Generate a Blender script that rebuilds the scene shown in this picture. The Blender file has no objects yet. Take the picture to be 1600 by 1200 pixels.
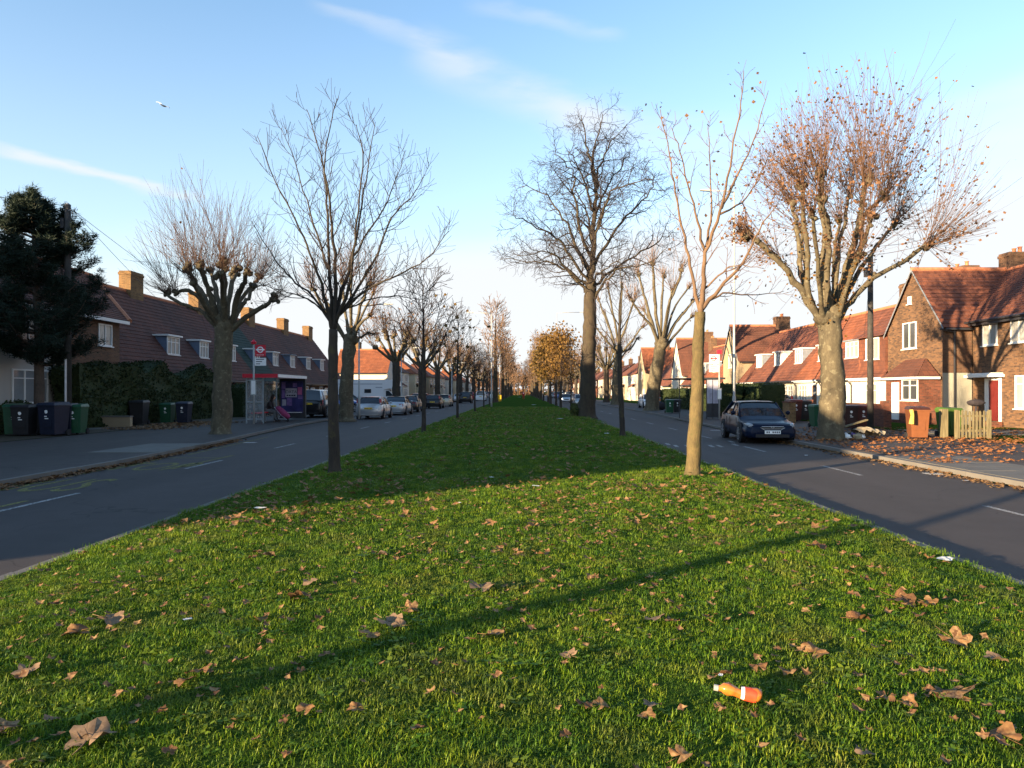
import bpy, math, random
from mathutils import Vector, Matrix, noise
R = random.Random(7)
rad = math.radians
scene = bpy.context.scene
COL = scene.collection

# ------------------------------------------------------------------ camera
F = 1110.0; VX = 815.0; HY = 612.0; CZ = 1.80
cam_data = bpy.data.cameras.new("camera")
cam = bpy.data.objects.new("camera", cam_data)
COL.objects.link(cam)
cam.location = (0, 0, CZ)
cam.rotation_euler = (rad(90), 0, 0)
cam_data.sensor_width = 36.0
cam_data.lens = F / 1600 * 36
cam_data.shift_x = -(VX - 800) / 1600
cam_data.shift_y = (HY - 600) / 1600
cam_data.clip_start = 0.05
cam_data.clip_end = 6000
scene.camera = cam

# ------------------------------------------------------------------ light
SUN_EL = 8.0
SUN_AZ = math.atan2(-0.766, -0.643)          # clockwise from +Y, towards the sun
sky_dir = Vector((math.sin(SUN_AZ) * math.cos(rad(SUN_EL)), math.cos(SUN_AZ) * math.cos(rad(SUN_EL)), math.sin(rad(SUN_EL))))
world = bpy.data.worlds.new("World"); scene.world = world; world.use_nodes = True
sun_data = bpy.data.lights.new("sun", 'SUN')
sun_data.energy = 5.0; sun_data.angle = rad(0.5); sun_data.color = (1.0, 0.74, 0.45)
sun = bpy.data.objects.new("sun", sun_data); COL.objects.link(sun)
sun.rotation_euler = (-sky_dir).to_track_quat('-Z', 'Y').to_euler()
sun.location = (-60, -50, 40)
scene.view_settings.view_transform = 'Standard'
scene.view_settings.look = 'None'
scene.view_settings.gamma = 1.0
scene.view_settings.use_curve_mapping = False
scene.view_settings.exposure = 2.0
SKY_STRENGTH = 0.12
CLOUD_V = 2.05

def build_world():
    nt = world.node_tree; N = nt.nodes; L = nt.links; N.clear()
    out = N.new('ShaderNodeOutputWorld'); bg = N.new('ShaderNodeBackground')
    bg.inputs[1].default_value = SKY_STRENGTH
    sky = N.new('ShaderNodeTexSky'); sky.sky_type = 'NISHITA'; sky.sun_disc = False
    sky.sun_elevation = rad(SUN_EL); sky.sun_rotation = SUN_AZ % (2 * math.pi)
    sky.altitude = 30; sky.air_density = 1.0; sky.dust_density = 0.4; sky.ozone_density = 2.2
    tc = N.new('ShaderNodeTexCoord')
    nz = N.new('ShaderNodeTexNoise'); nz.inputs['Scale'].default_value = 9; nz.inputs['Detail'].default_value = 6
    mp = N.new('ShaderNodeMapping'); mp.inputs['Scale'].default_value = (1, 1, 4)
    mp.inputs['Rotation'].default_value = (0, rad(-25), 0)
    L.new(tc.outputs['Generated'], mp.inputs[0]); L.new(mp.outputs[0], nz.inputs['Vector'])
    def math_(op, a, b=None, clamp=False):
        m = N.new('ShaderNodeMath'); m.operation = op; m.use_clamp = clamp
        for i, v in enumerate((a, b)):
            if v is None: continue
            if isinstance(v, (int, float)): m.inputs[i].default_value = v
            else: L.new(v, m.inputs[i])
        return m.outputs[0]
    def ramp(v, a, b, c=0.0, d=1.0):
        m = N.new('ShaderNodeMapRange'); m.interpolation_type = 'SMOOTHSTEP'
        for i, x in zip((1, 2, 3, 4), (a, b, c, d)): m.inputs[i].default_value = x
        L.new(v, m.inputs[0]); return m.outputs[0]
    def dotv(vec):
        m = N.new('ShaderNodeVectorMath'); m.operation = 'DOT_PRODUCT'
        L.new(tc.outputs['Generated'], m.inputs[0]); m.inputs[1].default_value = vec
        return m.outputs['Value']
    def dr(px, py): return Vector(((px - VX) / F, 1, (HY - py) / F)).normalized()
    total = None
    wob = math_('MULTIPLY', math_('SUBTRACT', nz.outputs[0], 0.5), 0.035)
    for (a, b, w, k) in (((0, 238), (300, 305), 0.011, 0.75), ((500, 5), (720, 90), 0.013, 0.28),
                         ((660, 85), (960, 205), 0.04, 0.5), ((740, 5), (960, 55), 0.014, 0.25),
                         ((880, 190), (1240, 250), 0.06, 0.3)):
        A, B = dr(*a), dr(*b); n = A.cross(B).normalized(); mid = (A + B).normalized()
        half = math.acos(max(-1, min(1, A.dot(B)))) / 2
        d = math_('ABSOLUTE', math_('ADD', dotv(n), wob))
        m1 = ramp(d, w, 0.0)
        m2 = ramp(dotv(mid), math.cos(half * 1.25), math.cos(half * 0.75))
        s = math_('MULTIPLY', math_('MULTIPLY', m1, m2), k)
        total = s if total is None else math_('ADD', total, s)
    total = math_('MULTIPLY', total, ramp(nz.outputs[0], 0.25, 0.6, 0.35, 1.0))
    # low pale cloud bank and thin veil above the horizon
    n2 = N.new('ShaderNodeTexNoise'); n2.inputs['Scale'].default_value = 2.2; n2.inputs['Detail'].default_value = 5
    mp2 = N.new('ShaderNodeMapping'); mp2.inputs['Scale'].default_value = (1, 1, 3.5); mp2.inputs['Location'].default_value = (3.1, 0.4, 0.3)
    L.new(tc.outputs['Generated'], mp2.inputs[0]); L.new(mp2.outputs[0], n2.inputs['Vector'])
    sep = N.new('ShaderNodeSeparateXYZ'); L.new(tc.outputs['Generated'], sep.inputs[0])
    zz = math_('SUBTRACT', sep.outputs[2], math_('MULTIPLY', math_('SUBTRACT', n2.outputs[0], 0.5), 0.2))
    zz = math_('SUBTRACT', zz, math_('MULTIPLY', sep.outputs[0], 0.12))
    bank = ramp(zz, 0.255, 0.165, 0, 0.95)
    veil = ramp(sep.outputs[2], 0.55, 0.0, 0, 0.45)
    total = math_('MAXIMUM', total, bank)
    total = math_('ADD', total, math_('MULTIPLY', veil, math_('SUBTRACT', 1.0, total)), True)
    mix = N.new('ShaderNodeMix'); mix.data_type = 'RGBA'
    L.new(total, mix.inputs[0]); L.new(sky.outputs[0], mix.inputs[6])
    mix.inputs[7].default_value = (CLOUD_V * 0.97, CLOUD_V * 0.99, CLOUD_V * 1.02, 1)
    L.new(mix.outputs[2], bg.inputs[0]); L.new(bg.outputs[0], out.inputs[0])
build_world()

# ------------------------------------------------------------------ helpers
def PY(py, h=1.66): return h * F / (py - HY)          # distance of a ground point
def PX(px, Y): return (px - VX) / F * Y
def PZ(py, Y): return CZ + (HY - py) / F * Y
def G(px, py, h=1.66):
    Y = PY(py, h); return (PX(px, Y), Y)

def tag(o, label=None, cat=None, group=None, kind=None):
    if label: o['label'] = label
    if cat: o['category'] = cat
    if group: o['group'] = group
    if kind: o['kind'] = kind
    return o

def empty(name, loc, rz=0, label=None, cat=None, group=None):
    o = bpy.data.objects.new(name, None); COL.objects.link(o)
    o.location = loc; o.rotation_euler = (0, 0, rz); o.empty_display_size = 0.2
    return tag(o, label, cat, group)

def link(name, mesh, parent=None, loc=None, rot=None, scale=None):
    o = bpy.data.objects.new(name, mesh); COL.objects.link(o)
    if parent is not None: o.parent = parent
    if loc is not None: o.location = loc
    if rot is not None: o.rotation_euler = rot
    if scale is not None: o.scale = scale
    return o

class MB:
    def __init__(s): s.v = []; s.f = []; s.m = []; s.mi = 0
    def add(s, vs, fs):
        b = len(s.v); s.v.extend(vs)
        for f in fs: s.f.append(tuple(i + b for i in f)); s.m.append(s.mi)
    def quad(s, a, b, c, d): s.add([a, b, c, d], [(0, 1, 2, 3)])
    def box(s, x0, x1, y0, y1, z0, z1):
        v = [(x0, y0, z0), (x1, y0, z0), (x1, y1, z0), (x0, y1, z0), (x0, y0, z1), (x1, y0, z1), (x1, y1, z1), (x0, y1, z1)]
        s.add(v, [(0, 3, 2, 1), (4, 5, 6, 7), (0, 1, 5, 4), (1, 2, 6, 5), (2, 3, 7, 6), (3, 0, 4, 7)])
    def obox(s, o, ux, uy, uz):      # oriented box from corner o with three edge vectors
        o, ux, uy, uz = map(Vector, (o, ux, uy, uz))
        v = [o, o + ux, o + ux + uy, o + uy, o + uz, o + ux + uz, o + ux + uy + uz, o + uy + uz]
        s.add([tuple(p) for p in v], [(0, 3, 2, 1), (4, 5, 6, 7), (0, 1, 5, 4), (1, 2, 6, 5), (2, 3, 7, 6), (3, 0, 4, 7)])
    def tube(s, pts, rads, n=6, cap=True, jit=0.0, rr=None):
        pts = [Vector(p) for p in pts]; k = len(pts)
        if k < 2: return
        t = (pts[1] - pts[0]).normalized()
        a = t.orthogonal().normalized(); vs = []
        for i in range(k):
            t = (pts[min(i + 1, k - 1)] - pts[max(i - 1, 0)])
            if t.length < 1e-9: t = Vector((0, 0, 1))
            t.normalize(); a = (a - t * a.dot(t))
            if a.length < 1e-6: a = t.orthogonal()
            a.normalize(); b = t.cross(a); r = rads[i]
            for j in range(n):
                an = 2 * math.pi * j / n; q = r
                if jit and rr: q *= 1 + rr.uniform(-jit, jit)
                p = pts[i] + (a * math.cos(an) + b * math.sin(an)) * q
                vs.append((p.x, p.y, p.z))
        fs = []
        for i in range(k - 1):
            for j in range(n):
                j2 = (j + 1) % n
                fs.append((i * n + j, i * n + j2, (i + 1) * n + j2, (i + 1) * n + j))
        if cap:
            fs.append(tuple(range(n))[::-1]); fs.append(tuple((k - 1) * n + j for j in range(n)))
        s.add(vs, fs)
    def cyl(s, c, r, h, n=12, axis='z', r2=None):
        r2 = r if r2 is None else r2; c = Vector(c)
        d = {'x': Vector((1, 0, 0)), 'y': Vector((0, 1, 0)), 'z': Vector((0, 0, 1))}[axis]
        s.tube([c, c + d * h], [r, r2], n)
    def lathe(s, prof, n=16, c=(0, 0, 0)):
        vs = []; k = len(prof)
        for (r, z) in prof:
            for j in range(n):
                a = 2 * math.pi * j / n; vs.append((c[0] + r * math.cos(a), c[1] + r * math.sin(a), c[2] + z))
        fs = [(i * n + j, i * n + (j + 1) % n, (i + 1) * n + (j + 1) % n, (i + 1) * n + j) for i in range(k - 1) for j in range(n)]
        fs.append(tuple(range(n))[::-1]); fs.append(tuple((k - 1) * n + j for j in range(n)))
        s.add(vs, fs)
    def blob(s, c, r, n=8, m=6, jit=0.2, rr=None, sz=(1, 1, 1)):
        vs = []; rr = rr or R
        for i in range(m + 1):
            th = math.pi * i / m
            for j in range(n):
                ph = 2 * math.pi * j / n; q = r * (1 + rr.uniform(-jit, jit))
                vs.append((c[0] + q * sz[0] * math.sin(th) * math.cos(ph), c[1] + q * sz[1] * math.sin(th) * math.sin(ph), c[2] + q * sz[2] * math.cos(th)))
        s.add(vs, [(i * n + j, (i + 1) * n + j, (i + 1) * n + (j + 1) % n, i * n + (j + 1) % n) for i in range(m) for j in range(n)])
    def mesh(s, name, mats, smooth=False):
        me = bpy.data.meshes.new(name); me.from_pydata(s.v, [], s.f)
        if not isinstance(mats, (list, tuple)): mats = [mats]
        for m in mats: me.materials.append(m)
        if len(mats) > 1: me.polygons.foreach_set('material_index', s.m)
        if smooth: me.polygons.foreach_set('use_smooth', [True] * len(s.f))
        me.update(); return me
    def build(s, name, mats, parent=None, smooth=False, **k):
        return link(name, s.mesh(name, mats, smooth), parent, **k)

# ------------------------------------------------------------------ materials
MATS = {}
class NT:
    def __init__(s, name):
        s.mat = bpy.data.materials.new(name); s.mat.use_nodes = True
        s.nt = s.mat.node_tree; s.N = s.nt.nodes; s.L = s.nt.links
        s.b = s.N['Principled BSDF']; s.out = s.N['Material Output']
        s.b.inputs['Roughness'].default_value = 0.8
        s.b.inputs['Specular IOR Level'].default_value = 0.3
        s.tc = None
    def coord(s, which='Object'):
        if s.tc is None: s.tc = s.N.new('ShaderNodeTexCoord')
        return s.tc.outputs[which]
    def pos(s):
        return s.N.new('ShaderNodeNewGeometry').outputs['Position']
    def put(s, sock, v):
        if hasattr(v, 'is_linked') or hasattr(v, 'links'): s.L.new(v, sock)
        else:
            if isinstance(v, tuple) and len(v) == 3 and sock.type == 'RGBA': v = (*v, 1)
            sock.default_value = v
    def noise(s, scale, detail=4, vec=None, rough=0.55, stretch=None):
        n = s.N.new('ShaderNodeTexNoise'); n.inputs['Scale'].default_value = scale
        n.inputs['Detail'].default_value = detail; n.inputs['Roughness'].default_value = rough
        v = vec if vec is not None else s.coord()
        if stretch:
            m = s.N.new('ShaderNodeMapping'); m.inputs['Scale'].default_value = stretch; s.L.new(v, m.inputs[0]); v = m.outputs[0]
        s.L.new(v, n.inputs['Vector']); return n.outputs[0]
    def ramp(s, v, stops):
        r = s.N.new('ShaderNodeValToRGB'); e = r.color_ramp.elements
        while len(e) < len(stops): e.new(0.5)
        for el, (p, c) in zip(e, stops): el.position = p; el.color = (*c, 1) if len(c) == 3 else c
        s.L.new(v, r.inputs[0]); return r.outputs[0]
    def mr(s, v, a, b, c=0, d=1):
        m = s.N.new('ShaderNodeMapRange')
        for i, x in zip((1, 2, 3, 4), (a, b, c, d)): m.inputs[i].default_value = x
        s.L.new(v, m.inputs[0]); return m.outputs[0]
    def math(s, op, a, b=0.0):
        m = s.N.new('ShaderNodeMath'); m.operation = op; s.put(m.inputs[0], a); s.put(m.inputs[1], b); return m.outputs[0]
    def mix(s, f, a, b, mode='MIX'):
        m = s.N.new('ShaderNodeMix'); m.data_type = 'RGBA'; m.blend_type = mode
        s.put(m.inputs[0], f); s.put(m.inputs[6], a); s.put(m.inputs[7], b); return m.outputs[2]
    def bump(s, h, strength=0.5, dist=0.01):
        b = s.N.new('ShaderNodeBump'); b.inputs['Strength'].default_value = strength; b.inputs['Distance'].default_value = dist
        s.L.new(h, b.inputs['Height']); s.L.new(b.outputs[0], s.b.inputs['Normal'])
    def color(s, c): s.put(s.b.inputs['Base Color'], c)
    def wallvec(s):
        """(along wall, height) whatever way the wall faces"""
        g = s.N.new('ShaderNodeNewGeometry'); sn = s.N.new('ShaderNodeSeparateXYZ'); s.L.new(g.outputs['True Normal'], sn.inputs[0])
        sp = s.N.new('ShaderNodeSeparateXYZ'); s.L.new(g.outputs['Position'], sp.inputs[0])
        isx = s.math('GREATER_THAN', s.math('ABSOLUTE', sn.outputs[0]), s.math('ABSOLUTE', sn.outputs[1]))
        u = s.math('ADD', s.math('MULTIPLY', isx, sp.outputs[1]), s.math('MULTIPLY', s.math('SUBTRACT', 1.0, isx), sp.outputs[0]))
        c = s.N.new('ShaderNodeCombineXYZ'); s.L.new(u, c.inputs[0]); s.L.new(sp.outputs[2], c.inputs[1]); return c.outputs[0]

def plain(name, col, rough=0.7, var=0.15, scale=6, metal=0, spec=0.3, bump=0.0):
    if name in MATS: return MATS[name]
    t = NT(name); c = Vector(col)
    n = t.noise(scale, 5)
    t.color(t.ramp(n, [(0.3, tuple(c * (1 - var))), (0.7, tuple(c * (1 + var)))]))
    t.b.inputs['Roughness'].default_value = rough; t.b.inputs['Metallic'].default_value = metal
    t.b.inputs['Specular IOR Level'].default_value = spec
    if bump: t.bump(t.noise(scale * 8, 4), bump, 0.01)
    MATS[name] = t.mat; return t.mat

def brick(name, c1, c2, mortar, sx=0.225, sy=0.075, stain=0.35, speck=None):
    if name in MATS: return MATS[name]
    t = NT(name); v = t.wallvec()
    b = t.N.new('ShaderNodeTexBrick'); t.L.new(v, b.inputs['Vector'])
    b.inputs['Color1'].default_value = (*c1, 1); b.inputs['Color2'].default_value = (*c2, 1); b.inputs['Mortar'].default_value = (*mortar, 1)
    b.inputs['Scale'].default_value = 1; b.inputs['Brick Width'].default_value = sx; b.inputs['Row Height'].default_value = sy
    b.inputs['Mortar Size'].default_value = sy * 0.09; b.inputs['Mortar Smooth'].default_value = 0.3
    big = t.noise(0.9, 5, t.pos()); fine = t.noise(9, 3, t.pos())
    c = t.mix(t.mr(big, 0.3, 0.7, 0, stain), b.outputs['Color'], (c1[0] * .35, c1[1] * .35, c1[2] * .4), 'MIX')
    c = t.mix(t.mr(fine, 0.35, 0.65, 0, 0.22), c, (c2[0] * 1.2, c2[1] * 1.15, c2[2]), 'MIX')
    t.color(c); t.bump(b.outputs['Fac'], 0.5, -0.008); t.b.inputs['Roughness'].default_value = 0.9
    MATS[name] = t.mat; return t.mat

def tiles(name, c1, c2, dark, lich=0.25):
    if name in MATS: return MATS[name]
    t = NT(name); v = t.wallvec()
    b = t.N.new('ShaderNodeTexBrick'); t.L.new(v, b.inputs['Vector'])
    b.inputs['Color1'].default_value = (*c1, 1); b.inputs['Color2'].default_value = (*c2, 1); b.inputs['Mortar'].default_value = (*dark, 1)
    b.inputs['Scale'].default_value = 1; b.inputs['Brick Width'].default_value = 0.3; b.inputs['Row Height'].default_value = 0.24
    b.inputs['Mortar Size'].default_value = 0.012
    big = t.noise(0.7, 6, t.pos(), stretch=(1, 1, 0.5)); fine = t.noise(5, 5, t.pos()); li = t.noise(14, 2, t.pos())
    c = t.mix(t.mr(big, 0.42, 0.68, 0, 0.65), b.outputs['Color'], dark)
    c = t.mix(t.mr(fine, 0.3, 0.7, 0, 0.3), c, c2)
    c = t.mix(t.mr(t.noise(1.6, 5, t.pos()), .45, .75, 0, .5), c, tuple(q * .55 for q in c1))
    c = t.mix(t.mr(li, 0.7, 0.76, 0, lich), c, (0.35, 0.34, 0.26))
    t.color(c); t.bump(b.outputs['Fac'], 0.4, -0.01); t.b.inputs['Roughness'].default_value = 0.85
    MATS[name] = t.mat; return t.mat

def render_wall(name, col, dirt=0.25, bump=0.25):
    if name in MATS: return MATS[name]
    t = NT(name); big = t.noise(0.8, 6, t.pos(), stretch=(1, 1, .4)); fine = t.noise(40, 3, t.pos())
    c = t.mix(t.mr(big, 0.4, 0.75, 0, dirt), col, tuple(x * .55 for x in col))
    c = t.mix(t.mr(fine, 0.3, 0.7, 0, 0.18), c, tuple(x * .75 for x in col))
    t.color(c); t.bump(fine, bump, 0.01); t.b.inputs['Roughness'].default_value = 0.92
    MATS[name] = t.mat; return t.mat

M = MATS
brick('brick_brown', (0.05, 0.032, 0.026), (0.19, 0.10, 0.05), (0.13, 0.105, 0.075), stain=.4)
brick('brick_dark', (0.085, 0.05, 0.034), (0.17, 0.085, 0.048), (0.14, 0.115, 0.08), stain=.45)
brick('brick_red', (0.07, 0.03, 0.024), (0.19, 0.062, 0.036), (0.13, 0.09, 0.065), stain=.4)
brick('brick_yellow', (0.12, 0.07, 0.034), (0.25, 0.14, 0.055), (0.2, 0.16, 0.10), stain=.5)
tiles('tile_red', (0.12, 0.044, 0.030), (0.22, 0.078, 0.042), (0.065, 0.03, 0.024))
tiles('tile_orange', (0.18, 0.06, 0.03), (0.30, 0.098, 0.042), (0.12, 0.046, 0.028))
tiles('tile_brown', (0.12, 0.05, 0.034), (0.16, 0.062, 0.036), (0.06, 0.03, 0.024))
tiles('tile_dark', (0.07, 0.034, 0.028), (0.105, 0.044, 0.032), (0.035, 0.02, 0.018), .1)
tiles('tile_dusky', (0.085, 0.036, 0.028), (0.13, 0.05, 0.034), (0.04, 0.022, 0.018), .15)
tiles('tile_green', (0.022, 0.042, 0.034), (0.026, 0.05, 0.04), (0.014, 0.024, 0.02), 0.0)
for nm, c in (('render_white', (0.6, 0.56, 0.48)), ('render_cream', (0.5, 0.43, 0.3)), ('render_grey', (0.4, 0.38, 0.35)),
              ('render_tan', (0.33, 0.26, 0.17)), ('render_pale', (0.48, 0.44, 0.36)), ('render_greenish', (0.34, 0.33, 0.27))):
    render_wall(nm, c)
plain('white_paint', (0.66, 0.66, 0.64), 0.4, 0.04)
plain('dark_paint', (0.03, 0.03, 0.035), 0.4, 0.2)
plain('lead_grey', (0.18, 0.2, 0.23), 0.6, 0.2)
plain('red_door', (0.12, 0.018, 0.016), 0.35, 0.1)
plain('brown_door', (0.16, 0.06, 0.03), 0.5, 0.15)
plain('slate_blue', (0.10, 0.13, 0.19), 0.6, 0.15)
plain('terracotta', (0.42, 0.16, 0.08), 0.8, 0.2)
plain('galvanised', (0.42, 0.44, 0.46), 0.45, 0.12, metal=0.6)
plain('lamp_grey', (0.36, 0.37, 0.36), 0.5, 0.12)
plain('rubber', (0.018, 0.018, 0.02), 0.8, 0.2)
plain('alloy', (0.45, 0.46, 0.48), 0.3, 0.1, metal=0.8)
plain('black_plastic', (0.015, 0.015, 0.017), 0.5, 0.2)
plain('yellow_plate', (0.75, 0.5, 0.04), 0.4, 0.05)
plain('white_plate', (0.8, 0.8, 0.78), 0.4, 0.05)
plain('ink', (0.02, 0.02, 0.03), 0.5, 0.1)
plain('sign_red', (0.55, 0.02, 0.04), 0.4, 0.05)
plain('sign_white', (0.82, 0.82, 0.8), 0.4, 0.05)
plain('skin', (0.45, 0.26, 0.18), 0.6, 0.05)
def glass_mat(name, col, rough=0.06, spec=0.6):
    t = NT(name); t.color(t.ramp(t.noise(1.2, 3, t.pos()), [(0.3, tuple(x * .8 for x in col)), (0.7, tuple(x * 1.2 for x in col))]))
    t.b.inputs['Roughness'].default_value = rough; t.b.inputs['Specular IOR Level'].default_value = spec
    MATS[name] = t.mat
glass_mat('pane_dark', (0.05, 0.055, 0.06)); glass_mat('pane_grey', (0.22, 0.24, 0.25), 0.1)
glass_mat('pane_net', (0.3, 0.3, 0.28), 0.15); glass_mat('car_glass', (0.02, 0.025, 0.03), 0.04, 0.7)
def clear_glass():
    t = NT('shelter_glass'); t.b.inputs['Transmission Weight'].default_value = 0.0
    tr = t.N.new('ShaderNodeBsdfTransparent'); gl = t.N.new('ShaderNodeBsdfGlossy'); gl.inputs['Roughness'].default_value = 0.08
    di = t.N.new('ShaderNodeBsdfDiffuse'); di.inputs['Color'].default_value = (0.5, 0.55, 0.58, 1)
    a = t.N.new('ShaderNodeMixShader'); a.inputs[0].default_value = 0.12; t.L.new(tr.outputs[0], a.inputs[1]); t.L.new(gl.outputs[0], a.inputs[2])
    b = t.N.new('ShaderNodeMixShader'); t.L.new(t.mr(t.noise(3, 4), 0.3, 0.8, 0.05, 0.3), b.inputs[0]); t.L.new(a.outputs[0], b.inputs[1]); t.L.new(di.outputs[0], b.inputs[2])
    t.L.new(b.outputs[0], t.out.inputs[0]); MATS['shelter_glass'] = t.mat
clear_glass()
def paint(name, col, metal=0.3, rough=0.28):
    t = NT(name); t.color(t.mix(t.mr(t.noise(1.5, 3), .3, .8, 0, .15), col, tuple(x * .7 + .02 for x in col)))
    t.b.inputs['Metallic'].default_value = metal; t.b.inputs['Roughness'].default_value = rough
    t.b.inputs['Coat Weight'].default_value = 0.0 if name == 'paint_navy' else 0.35; t.b.inputs['Specular IOR Level'].default_value = .12 if name == 'paint_navy' else .3; t.b.inputs['Coat Roughness'].default_value = 0.05
    MATS[name] = t.mat; return t.mat
for nm, c, mt in (('paint_navy', (0.004, 0.009, 0.026), 0), ('paint_black', (0.012, 0.012, 0.014), .2), ('paint_silver', (0.42, 0.43, 0.44), .5),
                  ('paint_white', (0.72, 0.73, 0.74), 0), ('paint_blue', (0.04, 0.09, 0.26), .3), ('paint_orange', (0.6, 0.12, 0.02), .2),
                  ('paint_grey', (0.16, 0.17, 0.19), .5), ('paint_red', (0.3, 0.02, 0.03), .2), ('paint_beige', (0.4, 0.36, 0.28), .4)):
    paint(nm, c, mt)
# ------------------------------------------------------------------ ground, roads, verge
def asphalt(name, base, var=0.3, patch=0.25):
    t = NT(name); p = t.pos()
    fine = t.noise(120, 3, p); mid = t.noise(2.5, 5, p); big = t.noise(0.25, 4, p, stretch=(1.6, .35, 1))
    c = t.ramp(fine, [(0.3, tuple(x * (1 - var) for x in base)), (0.7, tuple(x * (1 + var) for x in base))])
    c = t.mix(t.mr(mid, .35, .7, 0, patch), c, tuple(x * 1.5 + .01 for x in base))
    c = t.mix(t.mr(big, .4, .65, 0, .45), c, tuple(x * .65 for x in base))
    sx = t.N.new('ShaderNodeSeparateXYZ'); t.L.new(p, sx.inputs[0]); wv = t.math('SINE', t.math('ADD', t.math('MULTIPLY', sx.outputs[0], 3.6), t.math('MULTIPLY', big, 1.5)))
    c = t.mix(t.mr(wv, .2, 1, 0, .18), c, tuple(x * 1.5 for x in base))
    cr = t.N.new('ShaderNodeTexVoronoi'); cr.feature = 'DISTANCE_TO_EDGE'; cr.inputs['Scale'].default_value = .22; wr = t.N.new('ShaderNodeVectorMath'); wr.operation = 'ADD'; t.L.new(p, wr.inputs[0])
    nw = t.N.new('ShaderNodeTexNoise'); nw.inputs['Scale'].default_value = 1.5; t.L.new(p, nw.inputs['Vector']); t.L.new(nw.outputs['Color'], wr.inputs[1]); t.L.new(wr.outputs[0], cr.inputs['Vector'])
    c = t.mix(t.mr(cr.outputs['Distance'], .004, .0015, 0, .6), c, tuple(x * .35 for x in base))
    t.color(c); t.bump(fine, 0.35, 0.006); t.b.inputs['Roughness'].default_value = 0.8; MATS[name] = t.mat
asphalt('asphalt', (0.048, 0.041, 0.039)); asphalt('asphalt_path', (0.048, 0.041, 0.037), .35, .4)
def concrete(name, base):
    t = NT(name); p = t.pos(); f = t.noise(60, 4, p); m = t.noise(1.8, 6, p)
    c = t.mix(t.mr(m, .35, .7, 0, .5), base, tuple(x * .5 for x in base)); c = t.mix(t.mr(f, .3, .7, 0, .3), c, tuple(x * .7 for x in base))
    t.color(c); t.bump(f, .3, .005); MATS[name] = t.mat
concrete('kerb_stone', (0.16, 0.15, 0.135)); concrete('concrete', (0.14, 0.135, 0.12))
def worn(name, col, keep):
    t = NT(name); p = t.pos(); f = t.noise(30, 5, p, .7)
    tr = t.N.new('ShaderNodeBsdfTransparent'); mx = t.N.new('ShaderNodeMixShader')
    t.color(t.mix(t.mr(t.noise(4, 3, p), .3, .7), col, tuple(x * .6 for x in col)))
    t.L.new(t.mr(f, keep - .06, keep + .1), mx.inputs[0]); t.L.new(tr.outputs[0], mx.inputs[1]); t.L.new(t.b.outputs[0], mx.inputs[2])
    t.L.new(mx.outputs[0], t.out.inputs[0]); MATS[name] = t.mat
worn('road_white', (0.36, 0.36, 0.35), .42); worn('road_yellow', (0.2, 0.19, 0.06), .41)
def soil_grass(name, near):
    t = NT(name); p = t.pos(); f = t.noise(45, 5, p, .65); m = t.noise(2.2, 5, p); b = t.noise(.35, 4, p)
    g1, g2, g3 = (.024, .052, .010), (.042, .085, .014), (.065, .095, .022)
    c = t.ramp(f, [(.3, g1), (.5, g2), (.7, g3)])
    c = t.mix(t.mr(m, .5, .75, 0, .45), c, (.05, .05, .022)); c = t.mix(t.mr(b, .35, .65, 0, .35), c, (.022, .05, .01))
    t.color(c); t.bump(f, .9, .04); t.b.inputs['Specular IOR Level'].default_value = 0.0; MATS[name] = t.mat
soil_grass('turf', True)
def dirt():
    t = NT('soil'); f = t.noise(20, 6, t.pos()); t.color(t.ramp(f, [(.3, (.03, .024, .016)), (.7, (.10, .08, .05))])); t.bump(f, .8, .03); MATS['soil'] = t.mat
dirt()

def interp(tab, y):
    if y <= tab[0][0]: return tab[0][1]
    for (a, va), (b, vb) in zip(tab, tab[1:]):
        if y <= b:
            k = (y - a) / (b - a); return va + (vb - va) * k
    return tab[-1][1]
LK = [(-60, -9.75), (18, -9.85), (24, -10.3), (30, -11.0), (38, -11.8), (60, -12.0), (420, -12.0)]     # left kerb
RK = [(-60, 9.3), (30, 9.3), (45, 9.9), (60, 10.6), (420, 10.6)]                                  # right kerb
VL = lambda y: -4.72
VR = lambda y: 4.42
def vz(x, y):
    e = min(abs(x - VL(y)), abs(x - VR(y))) if VL(y) < x < VR(y) else 0
    k = min(1, e / 1.6); k = k * k * (3 - 2 * k)
    return 0.13 + 0.085 * k + 0.02 * noise.noise(Vector((x * .5, y * .35, 0)))* k

def strip(name, xa, xb, ys, z, mat, n=1, skirt=None):
    mb = MB(); rows = []
    for y in ys:
        a = xa(y); b = xb(y); rows.append([(a + (b - a) * i / n, y, z(a + (b - a) * i / n, y) if callable(z) else z) for i in range(n + 1)])
    vs = [p for r in rows for p in r]; k = n + 1
    mb.add(vs, [(i * k + j, i * k + j + 1, (i + 1) * k + j + 1, (i + 1) * k + j) for i in range(len(rows) - 1) for j in range(n)])
    o = mb.build(name, mat, smooth=(n > 1)); tag(o, kind='structure'); return o
mb = MB(); mb.quad((-3000, -200, -0.12), (3000, -200, -0.12), (3000, 4500, -0.12), (-3000, 4500, -0.12))
tag(mb.build('ground', M['turf']), kind='structure')
YS = [-60, -20, 0, 6, 12, 18, 24, 30, 38, 45, 60, 90, 150, 250, 420]
LKx = lambda y: interp(LK, y); RKx = lambda y: interp(RK, y)
strip('road', lambda y: LKx(y), lambda y: VL(y), YS, 0.0, M['asphalt'])
strip('road', lambda y: VR(y), lambda y: RKx(y), YS, 0.0, M['asphalt'])
strip('pavement', lambda y: -17.3, lambda y: LKx(y) - .13, YS, 0.12, M['asphalt_path'])
strip('pavement', lambda y: RKx(y) + .13, lambda y: 16.2, YS, 0.12, M['asphalt_path'])
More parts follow.
